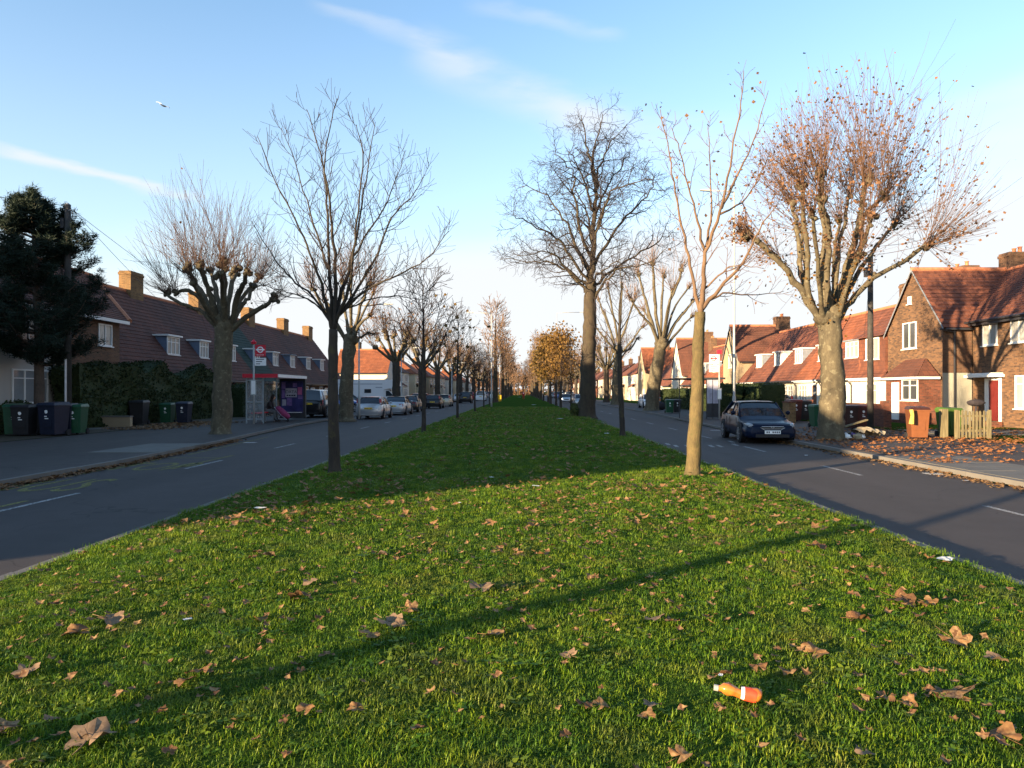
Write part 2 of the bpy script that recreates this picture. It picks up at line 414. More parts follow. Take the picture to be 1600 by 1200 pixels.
strip('garden_ground', lambda y: -60, lambda y: -17.3, [-60, 0, 100, 420], 0.135, M['soil'])
strip('garden_ground', lambda y: 16.2, lambda y: 60, [-60, 0, 100, 420], 0.135, M['turf'])
vys = [-6 + i * .5 for i in range(132)] + [60 + i * 8 for i in range(46)]
strip('verge', lambda y: VL(y) + .12, lambda y: VR(y) - .12, vys, vz, M['turf'], n=24)

# kerbs : one structure each; every stone near the camera a part of its own
def kerb(xf, side, zt, y0, ycut, y1):
    base = MB(); w = .125
    yy = ycut
    while yy < y1:
        ye = min(yy + 12, y1); a, b = xf(yy), xf(ye)
        base.add([(a, yy, -.1), (a + side * w, yy, -.1), (b + side * w, ye, -.1), (b, ye, -.1), (a, yy, zt), (a + side * w, yy, zt), (b + side * w, ye, zt), (b, ye, zt)],
                 [(4, 5, 6, 7), (0, 1, 5, 4), (1, 2, 6, 5), (2, 3, 7, 6), (3, 0, 4, 7)])
        yy = ye
    root = base.build('kerb', M['kerb_stone']); tag(root, kind='structure')
    sm = MB(); sm.box(0, side * w if side > 0 else 0, 0, .905, -.1, 0) if side > 0 else sm.box(-w, 0, 0, .905, -.1, 0)
    me = sm.mesh('kerb_stone', M['kerb_stone'])
    y = y0
    while y < ycut - .01:
        a, b = xf(y), xf(y + .915)
        link('kerb_stone', me, root, (a, y, zt + R.uniform(-.006, .004)), (0, 0, -math.atan2(b - a, .915)), None)
        y += .915
    return root
kerb(LKx, -1, 0.125, 3, 46, 420)
kerb(RKx, 1, 0.125, 3, 46, 420)
kerb(lambda y: VL(y), 1, 0.13, 2, 40, 420)
kerb(lambda y: VR(y), -1, 0.13, 2, 40, 420)

# crossovers (pale slabs), each paving slab a part
def slabs(name, x0, x1, y0, y1, nx, ny, z, mat):
    r = empty(name, (x0, y0, 0)); r['kind'] = 'structure'; dx, dy = (x1 - x0) / nx, (y1 - y0) / ny
    sm = MB(); sm.box(.006, dx - .006, .006, dy - .006, -.04, 0); me = sm.mesh('paving_slab', mat)
    for i in range(nx):
        for j in range(ny): link('paving_slab', me, r, (i * dx, j * dy, z + R.uniform(-.003, .004)))
slabs('crossover', -12.0, -10.15, 19.6, 23.0, 2, 3, .128, M['concrete'])
slabs('crossover', 9.5, 11.4, 13.2, 18.6, 2, 6, .128, M['concrete'])
slabs('crossover', 9.55, 11.0, 19.4, 22.4, 2, 3, .128, M['asphalt_path'])
slabs('garden_path', -20.4, -17.35, 31.2, 34.6, 3, 3, .145, M['concrete'])
slabs('garden_path', 16.3, 21.5, 27.2, 31.0, 5, 4, .15, M['concrete'])

# painted marks
def dash(x, y0, L, w=.1, mat='road_white', ang=0):
    mb = MB(); mb.quad((-w / 2, 0, 0), (w / 2, 0, 0), (w / 2, L, 0), (-w / 2, L, 0))
    return mb.build('lane_marking', M[mat], loc=(x, y0, .004), rot=(0, 0, ang))
mark = empty('road_markings', (0, 0, 0)); mark['kind'] = 'structure'
for k in range(-1, 60):
    o = dash(7.3, 9.2 + k * 6.05, 2.0); o.parent = mark
    o = dash(-7.85, 10.2 + k * 6.0 + .4, 2.0); o.parent = mark
def flat_text(txt, loc, size, rz, mat, sy=1, par=None, rx=0, name='lettering', ext=0.0, align='CENTER'):
    cu = bpy.data.curves.new(name, 'FONT'); cu.body = txt; cu.size = size; cu.align_x = align; cu.align_y = 'CENTER'; cu.extrude = ext
    cu.offset = 0.0; cu.materials.append(M[mat]); o = bpy.data.objects.new(name, cu); COL.objects.link(o)
    o.location = loc; o.rotation_euler = (rx, 0, rz); o.scale = (1, sy, 1)
    me = bpy.data.meshes.new_from_object(o); bpy.data.objects.remove(o)
    o = link(name, me, par, loc, (rx, 0, rz), (1, sy, 1))
    return o
flat_text('BUS', (-9.05, 13.6, .004), 1.0, 0, 'road_yellow', 2.6, mark)
flat_text('STOP', (-9.05, 17.0, .004), .95, 0, 'road_yellow', 2.6, mark)
for (x, y, L) in ((-9.62, 10.5, 3.6), (-9.62, 15, 4), (-8.15, 10.5, 1.2), (-8.15, 16.5, 3.6)):
    o = dash(x, y, L, .1, 'road_yellow'); o.parent = mark
o = dash(-9.6, 19.3, 1.5, .1, 'road_yellow', rad(-90)); o.parent = mark
o = dash(-9.5, 20.2, 8, .08, 'road_yellow', rad(4)); o.parent = mark
for (px, py) in ((1041, 694), (1054, 697), (1072, 697), (1080, 695), (1109, 697), (1122, 697), (1146, 695), (1140, 690)):
    x, y = G(px, py, 1.8); o = dash(x, y - .45, .9, .13, 'road_white', rad(-6)); o.parent = mark

def gully(x, y, label):
    m = MB(); m.box(-.22, .22, -.2, .2, .002, .006); o = m.build('drain_grating', M['dark_paint'], loc=(x, y, .001)); tag(o, kind='structure')
    b = MB()
    for i in range(6): b.box(-.19 + i * .066, -.165 + i * .066, -.17, .17, .0065, .012)
    b.build('grating_bar', M['galvanised'], o)
gully(9.02, 15.5, ''); gully(9.0, 33, ''); gully(-9.55, 25, '')
# ------------------------------------------------------------------ house building kit
def frame_window(parent, o, u, n, w, h, nx=2, transom=.7, pane='pane_net', name='window', sub=False, fr='white_paint', sill=True):
    """window standing 5 cm proud of the wall; o = lower corner, u = along, n = outward"""
    o, u, n = Vector(o), Vector(u), Vector(n); z = Vector((0, 0, 1)); t = .065
    mb = MB()
    b = o + n * .003
    mb.obox(b, u * t, n * .05, z * h); mb.obox(b + u * (w - t), u * t, n * .05, z * h)
    mb.obox(b + u * t, u * (w - 2 * t), n * .05, z * t); mb.obox(b + u * t + z * (h - t), u * (w - 2 * t), n * .05, z * t)
    for i in range(1, nx):
        mb.obox(b + u * (w * i / nx - t / 2) + z * t, u * t, n * .045, z * (h - 2 * t))
    if transom:
        for i in range(nx):
            a = t if i == 0 else w * i / nx + t / 2; e = w - t if i == nx - 1 else w * (i + 1) / nx - t / 2
            mb.obox(b + u * a + z * (h * transom), u * (e - a), n * .042, z * .045)
    if sill: mb.obox(b - u * .05 - z * .052, u * (w + .1), n * .12, z * .05)
    fr_o = mb.build(name, M[fr], parent)
    pm = MB(); q = o + n * .012
    pm.quad(tuple(q + u * .03 + z * .03), tuple(q + u * (w - .03) + z * .03), tuple(q + u * (w - .03) + z * (h - .03)), tuple(q + u * .03 + z * (h - .03)))
    pm.build('pane', M[pane], parent if sub else fr_o)
    return fr_o

def courses(mb, e0, e1, r0, r1, step=.28, th=.03):
    """roof slope laid as overlapping tile courses from eaves (e0,e1) to ridge (r0,r1)"""
    e0, e1, r0, r1 = map(Vector, (e0, e1, r0, r1))
    L = max((r0 - e0).length, (r1 - e1).length); n = max(2, int(L / step))
    nn = (e1 - e0).cross(r0 - e0)
    if nn.length < 1e-6: nn = (e1 - e0).cross(r1 - e0)
    nn.normalize()
    if nn.z < 0: nn = -nn
    for i in range(n):
        k0, k1 = i / n, (i + 1) / n
        a, b = e0.lerp(r0, k0), e1.lerp(r1, k0); c, d = e1.lerp(r1, k1), e0.lerp(r0, k1)
        a2, b2 = a + nn * th, b + nn * th; c2, d2 = c + nn * .004, d + nn * .004
        mb.add([tuple(a2), tuple(b2), tuple(c2), tuple(d2), tuple(a), tuple(b)], [(0, 1, 2, 3), (4, 5, 1, 0)])

class Side:
    """local (u along the street, d away from it, z) -> world offset from the house's root"""
    def __init__(s, side, Xw, Y0): s.s = side; s.Xw = Xw; s.Y0 = Y0
    def __call__(s, u, d, z): return (s.s * d, u, z)
    def root(s): return (s.s * s.Xw, s.Y0, 0)

def box_uvd(mb, T, u0, u1, d0, d1, z0, z1):
    a = T(u0, d0, z0); b = T(u1, d1, z1); x0, x1 = sorted((a[0], b[0]))
    mb.box(x0, x1, u0, u1, z0, z1)

def chimney(T, parent, u, d, z0, z1, mat, w=1.5, t=.75, pots=3, sub=None):
    mb = MB(); box_uvd(mb, T, u - w / 2, u + w / 2, d - t / 2, d + t / 2, z0, z1 - .24)
    box_uvd(mb, T, u - w / 2 - .04, u + w / 2 + .04, d - t / 2 - .04, d + t / 2 + .04, z1 - .24, z1 - .1)
    box_uvd(mb, T, u - w / 2 - .0, u + w / 2 + .0, d - t / 2, d + t / 2, z1 - .1, z1)
    c = mb.build('chimney', M[mat], parent)
    for i in range(pots):
        pm = MB(); x, y, z = T(u - w / 2 + w * (i + .5) / pots, d, z1)
        pm.lathe([(.12, 0), (.10, .05), (.09, .25), (.12, .27), (.12, .3)], 10, (x, y, z)); pm.build('chimney_pot', M['terracotta'], c, smooth=True)
    return c

SLOPE = 1.19
def cottage(side, Xw, Y0, W, facade, roof, label, door=None, wins=(), dormer=(2.0, 1.6), chim=None, pane='pane_net', ze=2.9, zr=7.55,
            chim_mat='brick_brown', cheek='lead_grey', far=False, end=False, name='terraced_house', slope=SLOPE, dorm_z=(4.05, 5.2), bandc=None, pots=2):
    T = Side(side, Xw, Y0); dr = (zr - ze) / slope; n = (-side, 0, 0); D = 7.6
    root = empty(name, T.root(), 0, label, 'house', 'terraced cottages along the road')
    w = MB(); box_uvd(w, T, 0.001, W - .001, 0, .25, .1, ze)
    # end walls with their gable outline, and the back wall
    for u in (0.0015, W - .2015):
        prof = [(0.25, .1), (.25, ze + .2), (dr, zr - .12), (D, 5.1), (D, .1)]
        vs = [T(u, d, z) for d, z in prof] + [T(u + .2, d, z) for d, z in prof]
        m = len(prof); w.add(vs, [tuple(range(m)), tuple(range(m, 2 * m))[::-1]] + [(i, (i + 1) % m, m + (i + 1) % m, m + i) for i in range(m)])
    box_uvd(w, T, .21, W - .21, D - .2, D - .001, .1, 5.1)
    w.build('wall', M[facade], root)
    r = MB(); ov = -.3; zo = ze + slope * ov + .12
    courses(r, T(0, ov, zo), T(W, ov, zo), T(0, dr, zr), T(W, dr, zr), .28 if not far else .5)
    courses(r, T(0, D + .3, 4.95), T(W, D + .3, 4.95), T(0, dr, zr), T(W, dr, zr), .6)
    rf = r.build('roof', M[roof], root)
    g = MB(); g.tube([T(0, dr, zr - .01), T(W, dr, zr - .01)], [.12, .12], 8); g.build('ridge_tiles', M['terracotta' if roof != 'tile_green' else roof], rf)
    f = MB(); box_uvd(f, T, 0.001, W - .001, ov + .03, ov + .06, zo - .19, zo - .03); f.tube([T(0, ov - .04, zo - .07), T(W, ov - .04, zo - .07)], [.055, .055], 6)
    f.build('gutter', M['dark_paint' if facade.startswith('brick') or R.random() < .5 else 'white_paint'], root)
    if not far:
        dp = MB(); dp.tube([T(W - .12, ov - .03, zo - .1), T(W - .12, -.06, zo - .45), T(W - .12, -.06, .15)], [.04] * 3, 6); dp.build('downpipe', M['dark_paint'], root)
    if door:
        du, dm = door; mb = MB(); x0 = T(du, -.03, .25); box_uvd(mb, T, du, du + .85, -.05, -.003, .28, 2.25); do = mb.build('door', M[dm], root)
        fm = MB(); box_uvd(fm, T, du - .09, du - .002, -.07, -.003, .2, 2.33); box_uvd(fm, T, du + .852, du + .94, -.07, -.003, .2, 2.33); box_uvd(fm, T, du - .002, du + .852, -.07, -.003, 2.252, 2.33)
        box_uvd(fm, T, du - .2, du + 1.05, -.35, -.003, .1, .2)
        fm.build('door_frame', M['white_paint'], do)
        pm = MB(); box_uvd(pm, T, du + .2, du + .65, -.062, -.052, 1.55, 2.1); pm.build('door_glass', M['pane_grey'], do)
        hm = MB(); box_uvd(hm, T, du + .72, du + .78, -.1, -.052, 1.15, 1.2); hm.build('handle', M['alloy'], do)
    for (wu, ww, wz, wh, nx) in wins:
        frame_window(root, T(wu, 0, wz), (0, 1, 0), n, ww, wh, nx, .68, pane)
    if dormer:
        uc, dw = dormer; z0, z1 = dorm_z; d0 = (z0 - ze) / slope; d1 = (z1 - ze) / slope + .1
        dm = MB()
        for uu in (uc - dw / 2, uc + dw / 2 - .06):
            vs = [T(uu, d0, z0), T(uu, d0, z1), T(uu, d1, z1), T(uu + .06, d0, z0), T(uu + .06, d0, z1), T(uu + .06, d1, z1)]
            dm.add(vs, [(0, 1, 2), (3, 5, 4), (0, 3, 4, 1), (1, 4, 5, 2), (2, 5, 3, 0)])
        box_uvd(dm, T, uc - dw / 2 + .06, uc + dw / 2 - .06, d0 + .01, d0 + .07, z0, z1)
        do = dm.build('dormer', M[cheek], root)
        tp = MB(); box_uvd(tp, T, uc - dw / 2 - .12, uc + dw / 2 + .12, d0 - .18, d1 + .12, z1, z1 + .1); tp.build('dormer_roof', M['white_paint' if R.random() < .6 else 'lead_grey'], do)
        frame_window(do, T(uc - dw / 2 + .02, d0, z0 + .02), (0, 1, 0), n, dw - .04, z1 - z0 - .04, 3 if dw > 1.3 else 2, .68, pane, sub=True)
    if chim is not None:
        chimney(T, rf, chim, dr, zr - 1.3, zr + 1.25, chim_mat, pots=pots)
    return root

def gable_wing(side, Xw, Y0, W, D, wall, roof, label, ze=5.2, zr=8.3, wins=(), sidewins=(), chim=None, far=False, lower=None, cat='house', south=True, chim_mat='brick_dark', cd=4.2, drop=0.0):
    """two-storey cross wing: ridge runs away from the street, gable to the street"""
    T = Side(side, Xw, Y0); root = empty('house_wing', T.root(), 0, label, cat); ym = W / 2; n = (-side, 0, 0)
    w = MB()
    def gable(d0, d1):
        prof = [(0.0, .1), (0.0, ze), (ym, zr - .08), (W, ze), (W, .1)]
        vs = [T(u, d0, z) for u, z in prof] + [T(u, d1, z) for u, z in prof]; m = 5
        w.add(vs, [tuple(range(m)), tuple(range(m, 2 * m))[::-1]] + [(i, (i + 1) % m, m + (i + 1) % m, m + i) for i in (0, 3, 4, 1, 2)])
    gable(0, D)
    w.build('wall', M[wall], root)
    if lower:
        mm, hh, dd = lower; lo = MB(); box_uvd(lo, T, -.06, -.002, -.05 * 0, dd, .1, hh); lo.build('rendered_wall', M[mm], root)
    r = MB(); ovu = .28; sl = (zr - ze) / ym; zo = ze - ovu * sl
    st = .28 if not far else .5
    courses(r, T(-ovu, -.12, zo + .1), T(-ovu, D, zo + .1), T(ym, -.12, zr + .1), T(ym, D, zr + .1), st)
    courses(r, T(W + ovu, -.12, zo + .1 - drop * sl), T(W + ovu, D, zo + .1 - drop * sl), T(ym, -.12, zr + .1), T(ym, D, zr + .1), st)
    rf = r.build('roof', M[roof], root)
    g = MB(); g.tube([T(ym, -.12, zr + .09), T(ym, D, zr + .09)], [.13, .13], 8); g.build('ridge_tiles', M['terracotta'], rf)
    bb = MB()
    for uu in (-ovu, W + ovu):
        bb.obox(T(uu, -.135, zo - .02), Vector(T(ym, -.135, zr - .02)) - Vector(T(uu, -.135, zo - .02)), Vector((side * .02, 0, 0)), Vector((0, 0, .12)))
    bb.build('verge_board', M['lead_grey'], root)
    gt = MB(); gt.tube([T(-ovu - .05, 0, zo + .02), T(-ovu - .05, D, zo + .02)], [.06, .06], 6); gt.build('gutter', M['dark_paint'], root)
    for (wu, ww, wz, wh, nx, pn) in wins: frame_window(root, T(wu, 0, wz), (0, 1, 0), n, ww, wh, nx, 0, pn)
    for (wd, ww, wz, wh, nx, pn) in sidewins: frame_window(root, T(-.0, wd, wz), (side, 0, 0), (0, -1, 0), ww, wh, nx, 0, pn)
    if chim is not None: chimney(T, rf, ym + .1, cd, zr - .9, zr + 1.0, chim_mat, w=.9, t=1.4, pots=2)
    return root, T

# ------------------------------------------------------------------ right-hand houses
XR = 21.3
# two-storey terrace set back on the far right (first house in frame)
def setback_house():
    X = 22.75; T = Side(1, X, 24.3); W = 11.5; ze = 5.35; zr = 8.4; dr = 3.6; D = 7.4
    root = empty('terraced_house', T.root(), 0, 'brown brick two storey house with dark red front door, at the right edge', 'house')
    w = MB(); box_uvd(w, T, 0, W, 0, .3, .1, ze)
    prof = [(.3, .1), (.3, ze + .1), (dr, zr - .15), (D, 5.1), (D, .1)]
    for u in (0.002, W - .3):
        vs = [T(u, d, z) for d, z in prof] + [T(u + .25, d, z) for d, z in prof]; m = 5
        w.add(vs, [tuple(range(m)), tuple(range(m, 2 * m))[::-1]] + [(i, (i + 1) % m, m + (i + 1) % m, m + i) for i in range(m)])
    w.build('wall', M['brick_brown'], root)
    r = MB(); courses(r, T(0, -.35, ze - .05), T(W + .2, -.35, ze - .05), T(0, dr, zr), T(W + 4.5, dr, zr), .28)
    courses(r, T(0, D + .3, 5.1), T(W, D + .3, 5.1), T(0, dr, zr), T(W, dr, zr), .6)
    rf = r.build('roof', M['tile_red'], root)
    g = MB(); g.tube([T(0, dr, zr - .01), T(W + 4, dr, zr - .01)], [.12] * 2, 8); g.build('ridge_tiles', M['terracotta'], rf)
    gt = MB(); box_uvd(gt, T, 0, W, -.3, -.26, ze - .28, ze - .1); gt.tube([T(0, -.42, ze - .1), T(W, -.42, ze - .1)], [.06] * 2, 6); gt.build('gutter', M['dark_paint'], root)
    chimney(T, rf, 7.3, dr, zr - .8, zr + .95, 'brick_dark', 1.3, .8, 2)
    Y = lambda px: X * F / (px - VX) - 24.3
    for a, b, z0, z1, nx, pn in ((1559, 1536, 4.05, 5.12, 2, 'pane_net'), (1606, 1580, 4.05, 5.2, 2, 'pane_net'), (1615, 1587, 1.02, 2.55, 2, 'pane_net')):
        u0, u1 = Y(a), Y(b); frame_window(root, T(u0, 0, z0), (0, 1, 0), (-1, 0, 0), u1 - u0, z1 - z0, nx, 0.72 if z0 < 2 else 0, pn)
    u0, u1 = Y(1563), Y(1547)
    mb = MB(); box_uvd(mb, T, u0, u1, -.05, -.003, .4, 2.35); do = mb.build('door', M['red_door'], root)
    pm = MB()
    for k in (.14, .56):
        for (za, zb) in ((.55, 1.1), (1.3, 2.15)): box_uvd(pm, T, u0 + k * (u1 - u0), u0 + (k + .3) * (u1 - u0), -.062, -.052, za, zb)
    pm.build('door_panel', M['red_door'], do)
    fm = MB(); box_uvd(fm, T, u0 - .1, u0 - .003, -.09, -.003, .3, 2.45); box_uvd(fm, T, u1 + .003, u1 + .28, -.09, -.003, .3, 2.45); box_uvd(fm, T, u0 - .003, u1 + .003, -.09, -.003, 2.352, 2.45)
    fm.build('door_frame', M['white_paint'], do)
    hm = MB(); box_uvd(hm, T, u0 - .3, u1 + 1.1, -.6, -.003, 2.5, 2.62); box_uvd(hm, T, u0 - .2, u1 + 1.0, -.5, -.003, 2.62, 2.7); hm.build('door_canopy', M['white_paint'], root)
    st = MB(); box_uvd(st, T, u0 - .3, u1 + .4, -.8, -.1, .1, .38); st.build('doorstep', M['brick_red'], root)
    return root
setback_house()

wing1, T1 = gable_wing(1, XR, 35.95, 5.35, 6.5, 'brick_brown', 'tile_red', 'brown brick house end with tall pointed gable and small front extension, nearest on the right',
    ze=5.25, zr=8.35, wins=((2.35, 1.35, 4.15, 1.45, 2, 'pane_dark'), (2.85, .32, 6.6, .42, 1, 'pane_net')), lower=('render_greenish', 2.75, 1.45), drop=.0, chim=1, cd=5.7)
# dark brick facing and downpipe on the south return
mb = MB(); mb.tube([(.55, -.1, 4.9), (.55, -.12, .2)], [.05, .05], 8); mb.tube([(-.3, -.3, 4.95), (.55, -.12, 4.8)], [.05, .05], 6); mb.build('downpipe', M['dark_paint'], wing1)
mb = MB(); mb.box(-.002, 1.45, -.06, -.002, 2.76, 5.0); mb.build('return_wall', M['brick_dark'], wing1)
# lean-to extension with hipped tile roof
def extension():
    p = wing1; x0, x1 = -1.12, -.002; y0, y1 = .15, 3.4
    w = MB(); w.box(x0, x1, y0, y1, .1, 2.55); e = w.build('extension', M['brick_red'], p)
    r = MB(); o = .2
    A, B, C_, D_ = (x0 - o, y0 - o, 2.55), (x0 - o, y1 + o, 2.55), (-.13, y1 - .2, 3.55), (-.13, y0 + 1.1, 3.55)
    courses(r, A, B, D_, C_, .25); courses(r, A, (-.13, y0 - o, 2.55), D_, D_, .25); courses(r, B, (-.13, y1 + o, 2.55), C_, C_, .25)
    r.build('extension_roof', M['tile_brown'], e)
    f = MB(); f.box(x0 - o - .04, x0 - o - .01, y0 - o, y1 + o, 2.44, 2.56); f.box(x0 - o - .01, -.15, y0 - o - .03, y0 - o - .005, 2.44, 2.56); f.build('fascia', M['white_paint'], e)
    Yx = lambda px: 20.18 * F / (px - VX) - 35.95
    a, b = Yx(1435), Yx(1410); frame_window(e, (x0, a, 1.35), (0, 1, 0), (-1, 0, 0), b - a, 1.1, 2, .68, 'pane_dark')
    a, b = Yx(1405), Yx(1394); d = MB(); d.box(x0 - .04, x0 - .003, a, b, .3, 2.3); d.build('extension_door', M['white_paint'], e)
extension()

cot = [  # Y0, width, facade, roof, door, windows, dormer, chimney, label
    (41.3, 4.6, 'render_white', 'tile_red', None, ((1.2, 1.5, .9, 1.4, 2),), None, None, 'white rendered cottage with a pale upright upper window, next to the tall brick gable'),
    (45.9, 4.6, 'render_white', 'tile_red', (2.9, 'brown_door'), ((.5, 1.5, 1.0, 1.3, 3),), (1.9, 1.9), .15, 'white cottage with brown door and widest roof dormer, behind the black pole'),
    (50.5, 4.6, 'render_white', 'tile_orange', (.6, 'brown_door'), ((2.4, 1.6, 1.0, 1.3, 3),), (2.0, 1.5), None, 'white cottage behind the big leafy plane tree trunk'),
    (55.1, 4.6, 'render_pale', 'tile_red', (2.6, 'red_door'), ((.6, 1.6, 1.0, 1.3, 3),), (1.9, 1.5), 4.5, 'pale cottage with dark red door, above the red and black bins'),
    (59.7, 4.6, 'brick_brown', 'tile_red', (2.6, 'brown_door'), ((.6, 1.4, 1.0, 1.3, 3),), (2.0, 1.5), None, 'brown brick cottage between two pale ones with white sided dormer'),
    (64.3, 5.0, 'render_cream', 'tile_red', (3.6, 'red_door'), ((.7, 1.7, 1.0, 1.3, 3),), (2.2, 1.5), None, 'cream cottage against the shadowed tan gable wall'),
]
for i, (y0, w_, fc, rf, dr_, wn, dm, ch, lb) in enumerate(cot):
    cottage(1, XR, y0, w_ + .001, fc, rf, lb, dr_, wn, dm, ch, zr=7.6, cheek='white_paint' if i == 4 else 'lead_grey', pane='pane_net')
# tile hung half dormer of the first cottage
def halfdormer():
    root = [o for o in bpy.data.objects if o.get('label', '').startswith('white rendered cottage with a pale')][0]
    mb = MB(); mb.box(-.0, 2.2, 0.3, 3.6, 2.95, 5.15); d = mb.build('upper_bay', M['tile_red'], root)
    r = MB(); courses(r, (-.25, 0.1, 5.1), (-.25, 3.8, 5.1), (3.9, .1, 7.6), (3.9, 3.8, 7.6), .28); r.build('bay_roof', M['tile_red'], d)
    frame_window(d, (-.0, 1.0, 3.75), (0, 1, 0), (-1, 0, 0), 1.6, 1.3, 2, 0, 'pane_net', sub=True)
halfdormer()
chimney(Side(1, XR, 43.0), bpy.data.objects['terraced_house.001'].children[0], 0, 4.3, 6.6, 9.0, 'brick_dark', 1.8, .9, 2)

wing2, T2w = gable_wing(1, XR - .1, 69.4, 5.3, 6.0, 'render_tan', 'tile_brown', 'tan rendered gable end with dark brown roof and sooty chimney, behind the right bus stop',
    ze=5.0, zr=8.4, wins=((2.3, .9, 4.2, 1.4, 1, 'pane_net'), (.8, 1.6, .9, 1.5, 3, 'pane_net'), (3.2, 1.6, .9, 1.5, 3, 'pane_net')), chim=1, chim_mat='brick_dark', cd=5.2)
cots2 = [(74.8, 'render_pale', 'tile_orange', 'pale cottage with orange roof beyond the tan gable'), (79.6, 'render_cream', 'tile_orange', 'cream cottage under orange tiles beside the second bus flag'),
         (84.4, 'render_white', 'tile_red', 'white cottage with small white dormer, left of the right bus flag'), (89.2, 'brick_red', 'tile_red', 'red brick cottage fronting the clipped dark hedge')]
for y0, fc, rf, lb in cots2:
    cottage(1, XR, y0, 4.801, fc, rf, lb, (2.9, 'red_door'), ((.6, 1.5, 1, 1.3, 3),), (2.1, 1.3), 4.7 if y0 in (79.6, 89.2) else None, far=False, zr=7.6)
gable_wing(1, XR, 94.2, 6.6, 8, 'render_white', 'tile_brown', 'white gable house with big brown roof facing the camera behind the hedge', ze=4.2, zr=9.0, far=True, wins=((2.6, 1.2, 4, 1.3, 2, 'pane_net'), (1, 1.6, 1, 1.3, 2, 'pane_net')), chim=1)
cots3 = [(101, 'render_cream', 'tile_red', 'cream cottage between the white gable and the orange roofed gable'), (105.8, 'render_pale', 'tile_red', 'second pale cottage past the white gable, porch shaded'), (110.6, 'render_cream', 'tile_brown', 'third cream cottage past the white gable, dark tiles')]
for y0, fc, rf, lb in cots3: cottage(1, XR, y0, 4.801, fc, rf, lb, (2.9, 'red_door'), ((.6, 1.5, 1, 1.3, 3),), None, 4.7 if y0 == 101 else None, far=True, zr=6.8)
gable_wing(1, XR - .2, 121, 8, 10, 'render_tan', 'tile_orange', 'tan gable house with bright orange roof right of the leaning plane tree', ze=5.2, zr=9.4, far=True, wins=((3, 1.2, 4, 1.3, 2, 'pane_net'), (1, 1.6, 1, 1.3, 2, 'pane_net')), chim=1)

# generic two-storey rows further along both sides
def row_house(side, Xw, Y0, W, wall, roof, label, hip=False, ze=5.1, zr=8.2, gcol=None):
    T = Side(side, Xw, Y0); D = 8; dr = 4
    root = empty('semi_detached_house', T.root(), 0, label, 'house', 'two storey houses further along the road')
    w = MB(); box_uvd(w, T, 0, W, 0, D, .1, ze)
    if not hip:
        for u in (.001, W - .2):
            vs = [T(u, .1, ze), T(u, dr, zr - .1), T(u, D, ze), T(u + .2, .1, ze), T(u + .2, dr, zr - .1), T(u + .2, D, ze)]
            w.add(vs, [(0, 1, 2), (3, 5, 4), (0, 3, 4, 1), (1, 4, 5, 2)])
    w.build('wall', M[wall], root)
    r = MB(); h = 3.2 if hip else 0; o = .3; e = ze - .05
    courses(r, T(-o, -o, e), T(W + o, -o, e), T(h, dr, zr), T(W - h, dr, zr), .5)
    courses(r, T(-o, D + o, e), T(W + o, D + o, e), T(h, dr, zr), T(W - h, dr, zr), .8)
    if hip:
        courses(r, T(-o, -o, e), T(-o, D + o, e), T(h, dr, zr), T(h, dr, zr), .5)
        courses(r, T(W + o, -o, e), T(W + o, D + o, e), T(W - h, dr, zr), T(W - h, dr, zr), .8)
    rf = r.build('roof', M[roof], root)
    chimney(T, rf, W / 2, dr, zr - .6, zr + 1.2, 'brick_yellow' if side < 0 else 'brick_brown', 1.2, .8, 2)
    n = (-side, 0, 0)
    for k in (.14, .62):
        for z in (1.0, 3.5): frame_window(root, T(W * k, 0, z), (0, 1, 0), n, W * .24, 1.25, 2, .7, 'pane_net')
    for z in (3.6,): frame_window(root, T(0, 3, z), (side, 0, 0), (0, -1, 0), 1.0, 1.1, 1, .7, 'pane_grey')
    mb = MB(); box_uvd(mb, T, W * .46, W * .46 + .9, -.05, -.003, .2, 2.2); mb.build('door', M['red_door'], root)
    bm = MB(); box_uvd(bm, T, W * .1, W * .42, -.7, -.003, .1, 2.7); b = bm.build('bay', M[gcol or wall], root)
    br = MB(); courses(br, T(W * .08, -.9, 2.7), T(W * .44, -.9, 2.7), T(W * .12, -.01, 3.3), T(W * .40, -.01, 3.3), .4); br.build('bay_roof', M[roof], b)
    frame_window(b, T(W * .13, -.7, 1.0), (0, 1, 0), n, W * .26, 1.3, 3, .7, 'pane_net', sub=True)
fc = ['render_cream', 'render_white', 'brick_red', 'render_pale', 'render_tan', 'brick_brown']
rc = ['tile_orange', 'tile_red', 'tile_red', 'tile_orange', 'tile_brown']
words = ['first', 'second', 'third', 'fourth', 'fifth', 'sixth', 'seventh', 'eighth', 'ninth', 'tenth', 'eleventh', 'twelfth', 'thirteenth', 'fourteenth']
nm = {'render_cream': 'cream', 'render_white': 'white', 'brick_red': 'red brick', 'render_pale': 'pale', 'render_tan': 'tan', 'brick_brown': 'brown brick', 'render_grey': 'grey'}
for i in range(12):
    f = fc[(i * 5 + 1) % 6]; row_house(1, XR, 132 + i * 13.5, 11.5, f, rc[i % 5], f'{nm[f]} two storey house, {words[i]} past the orange roofed gable on the right', hip=(i % 3 == 1))

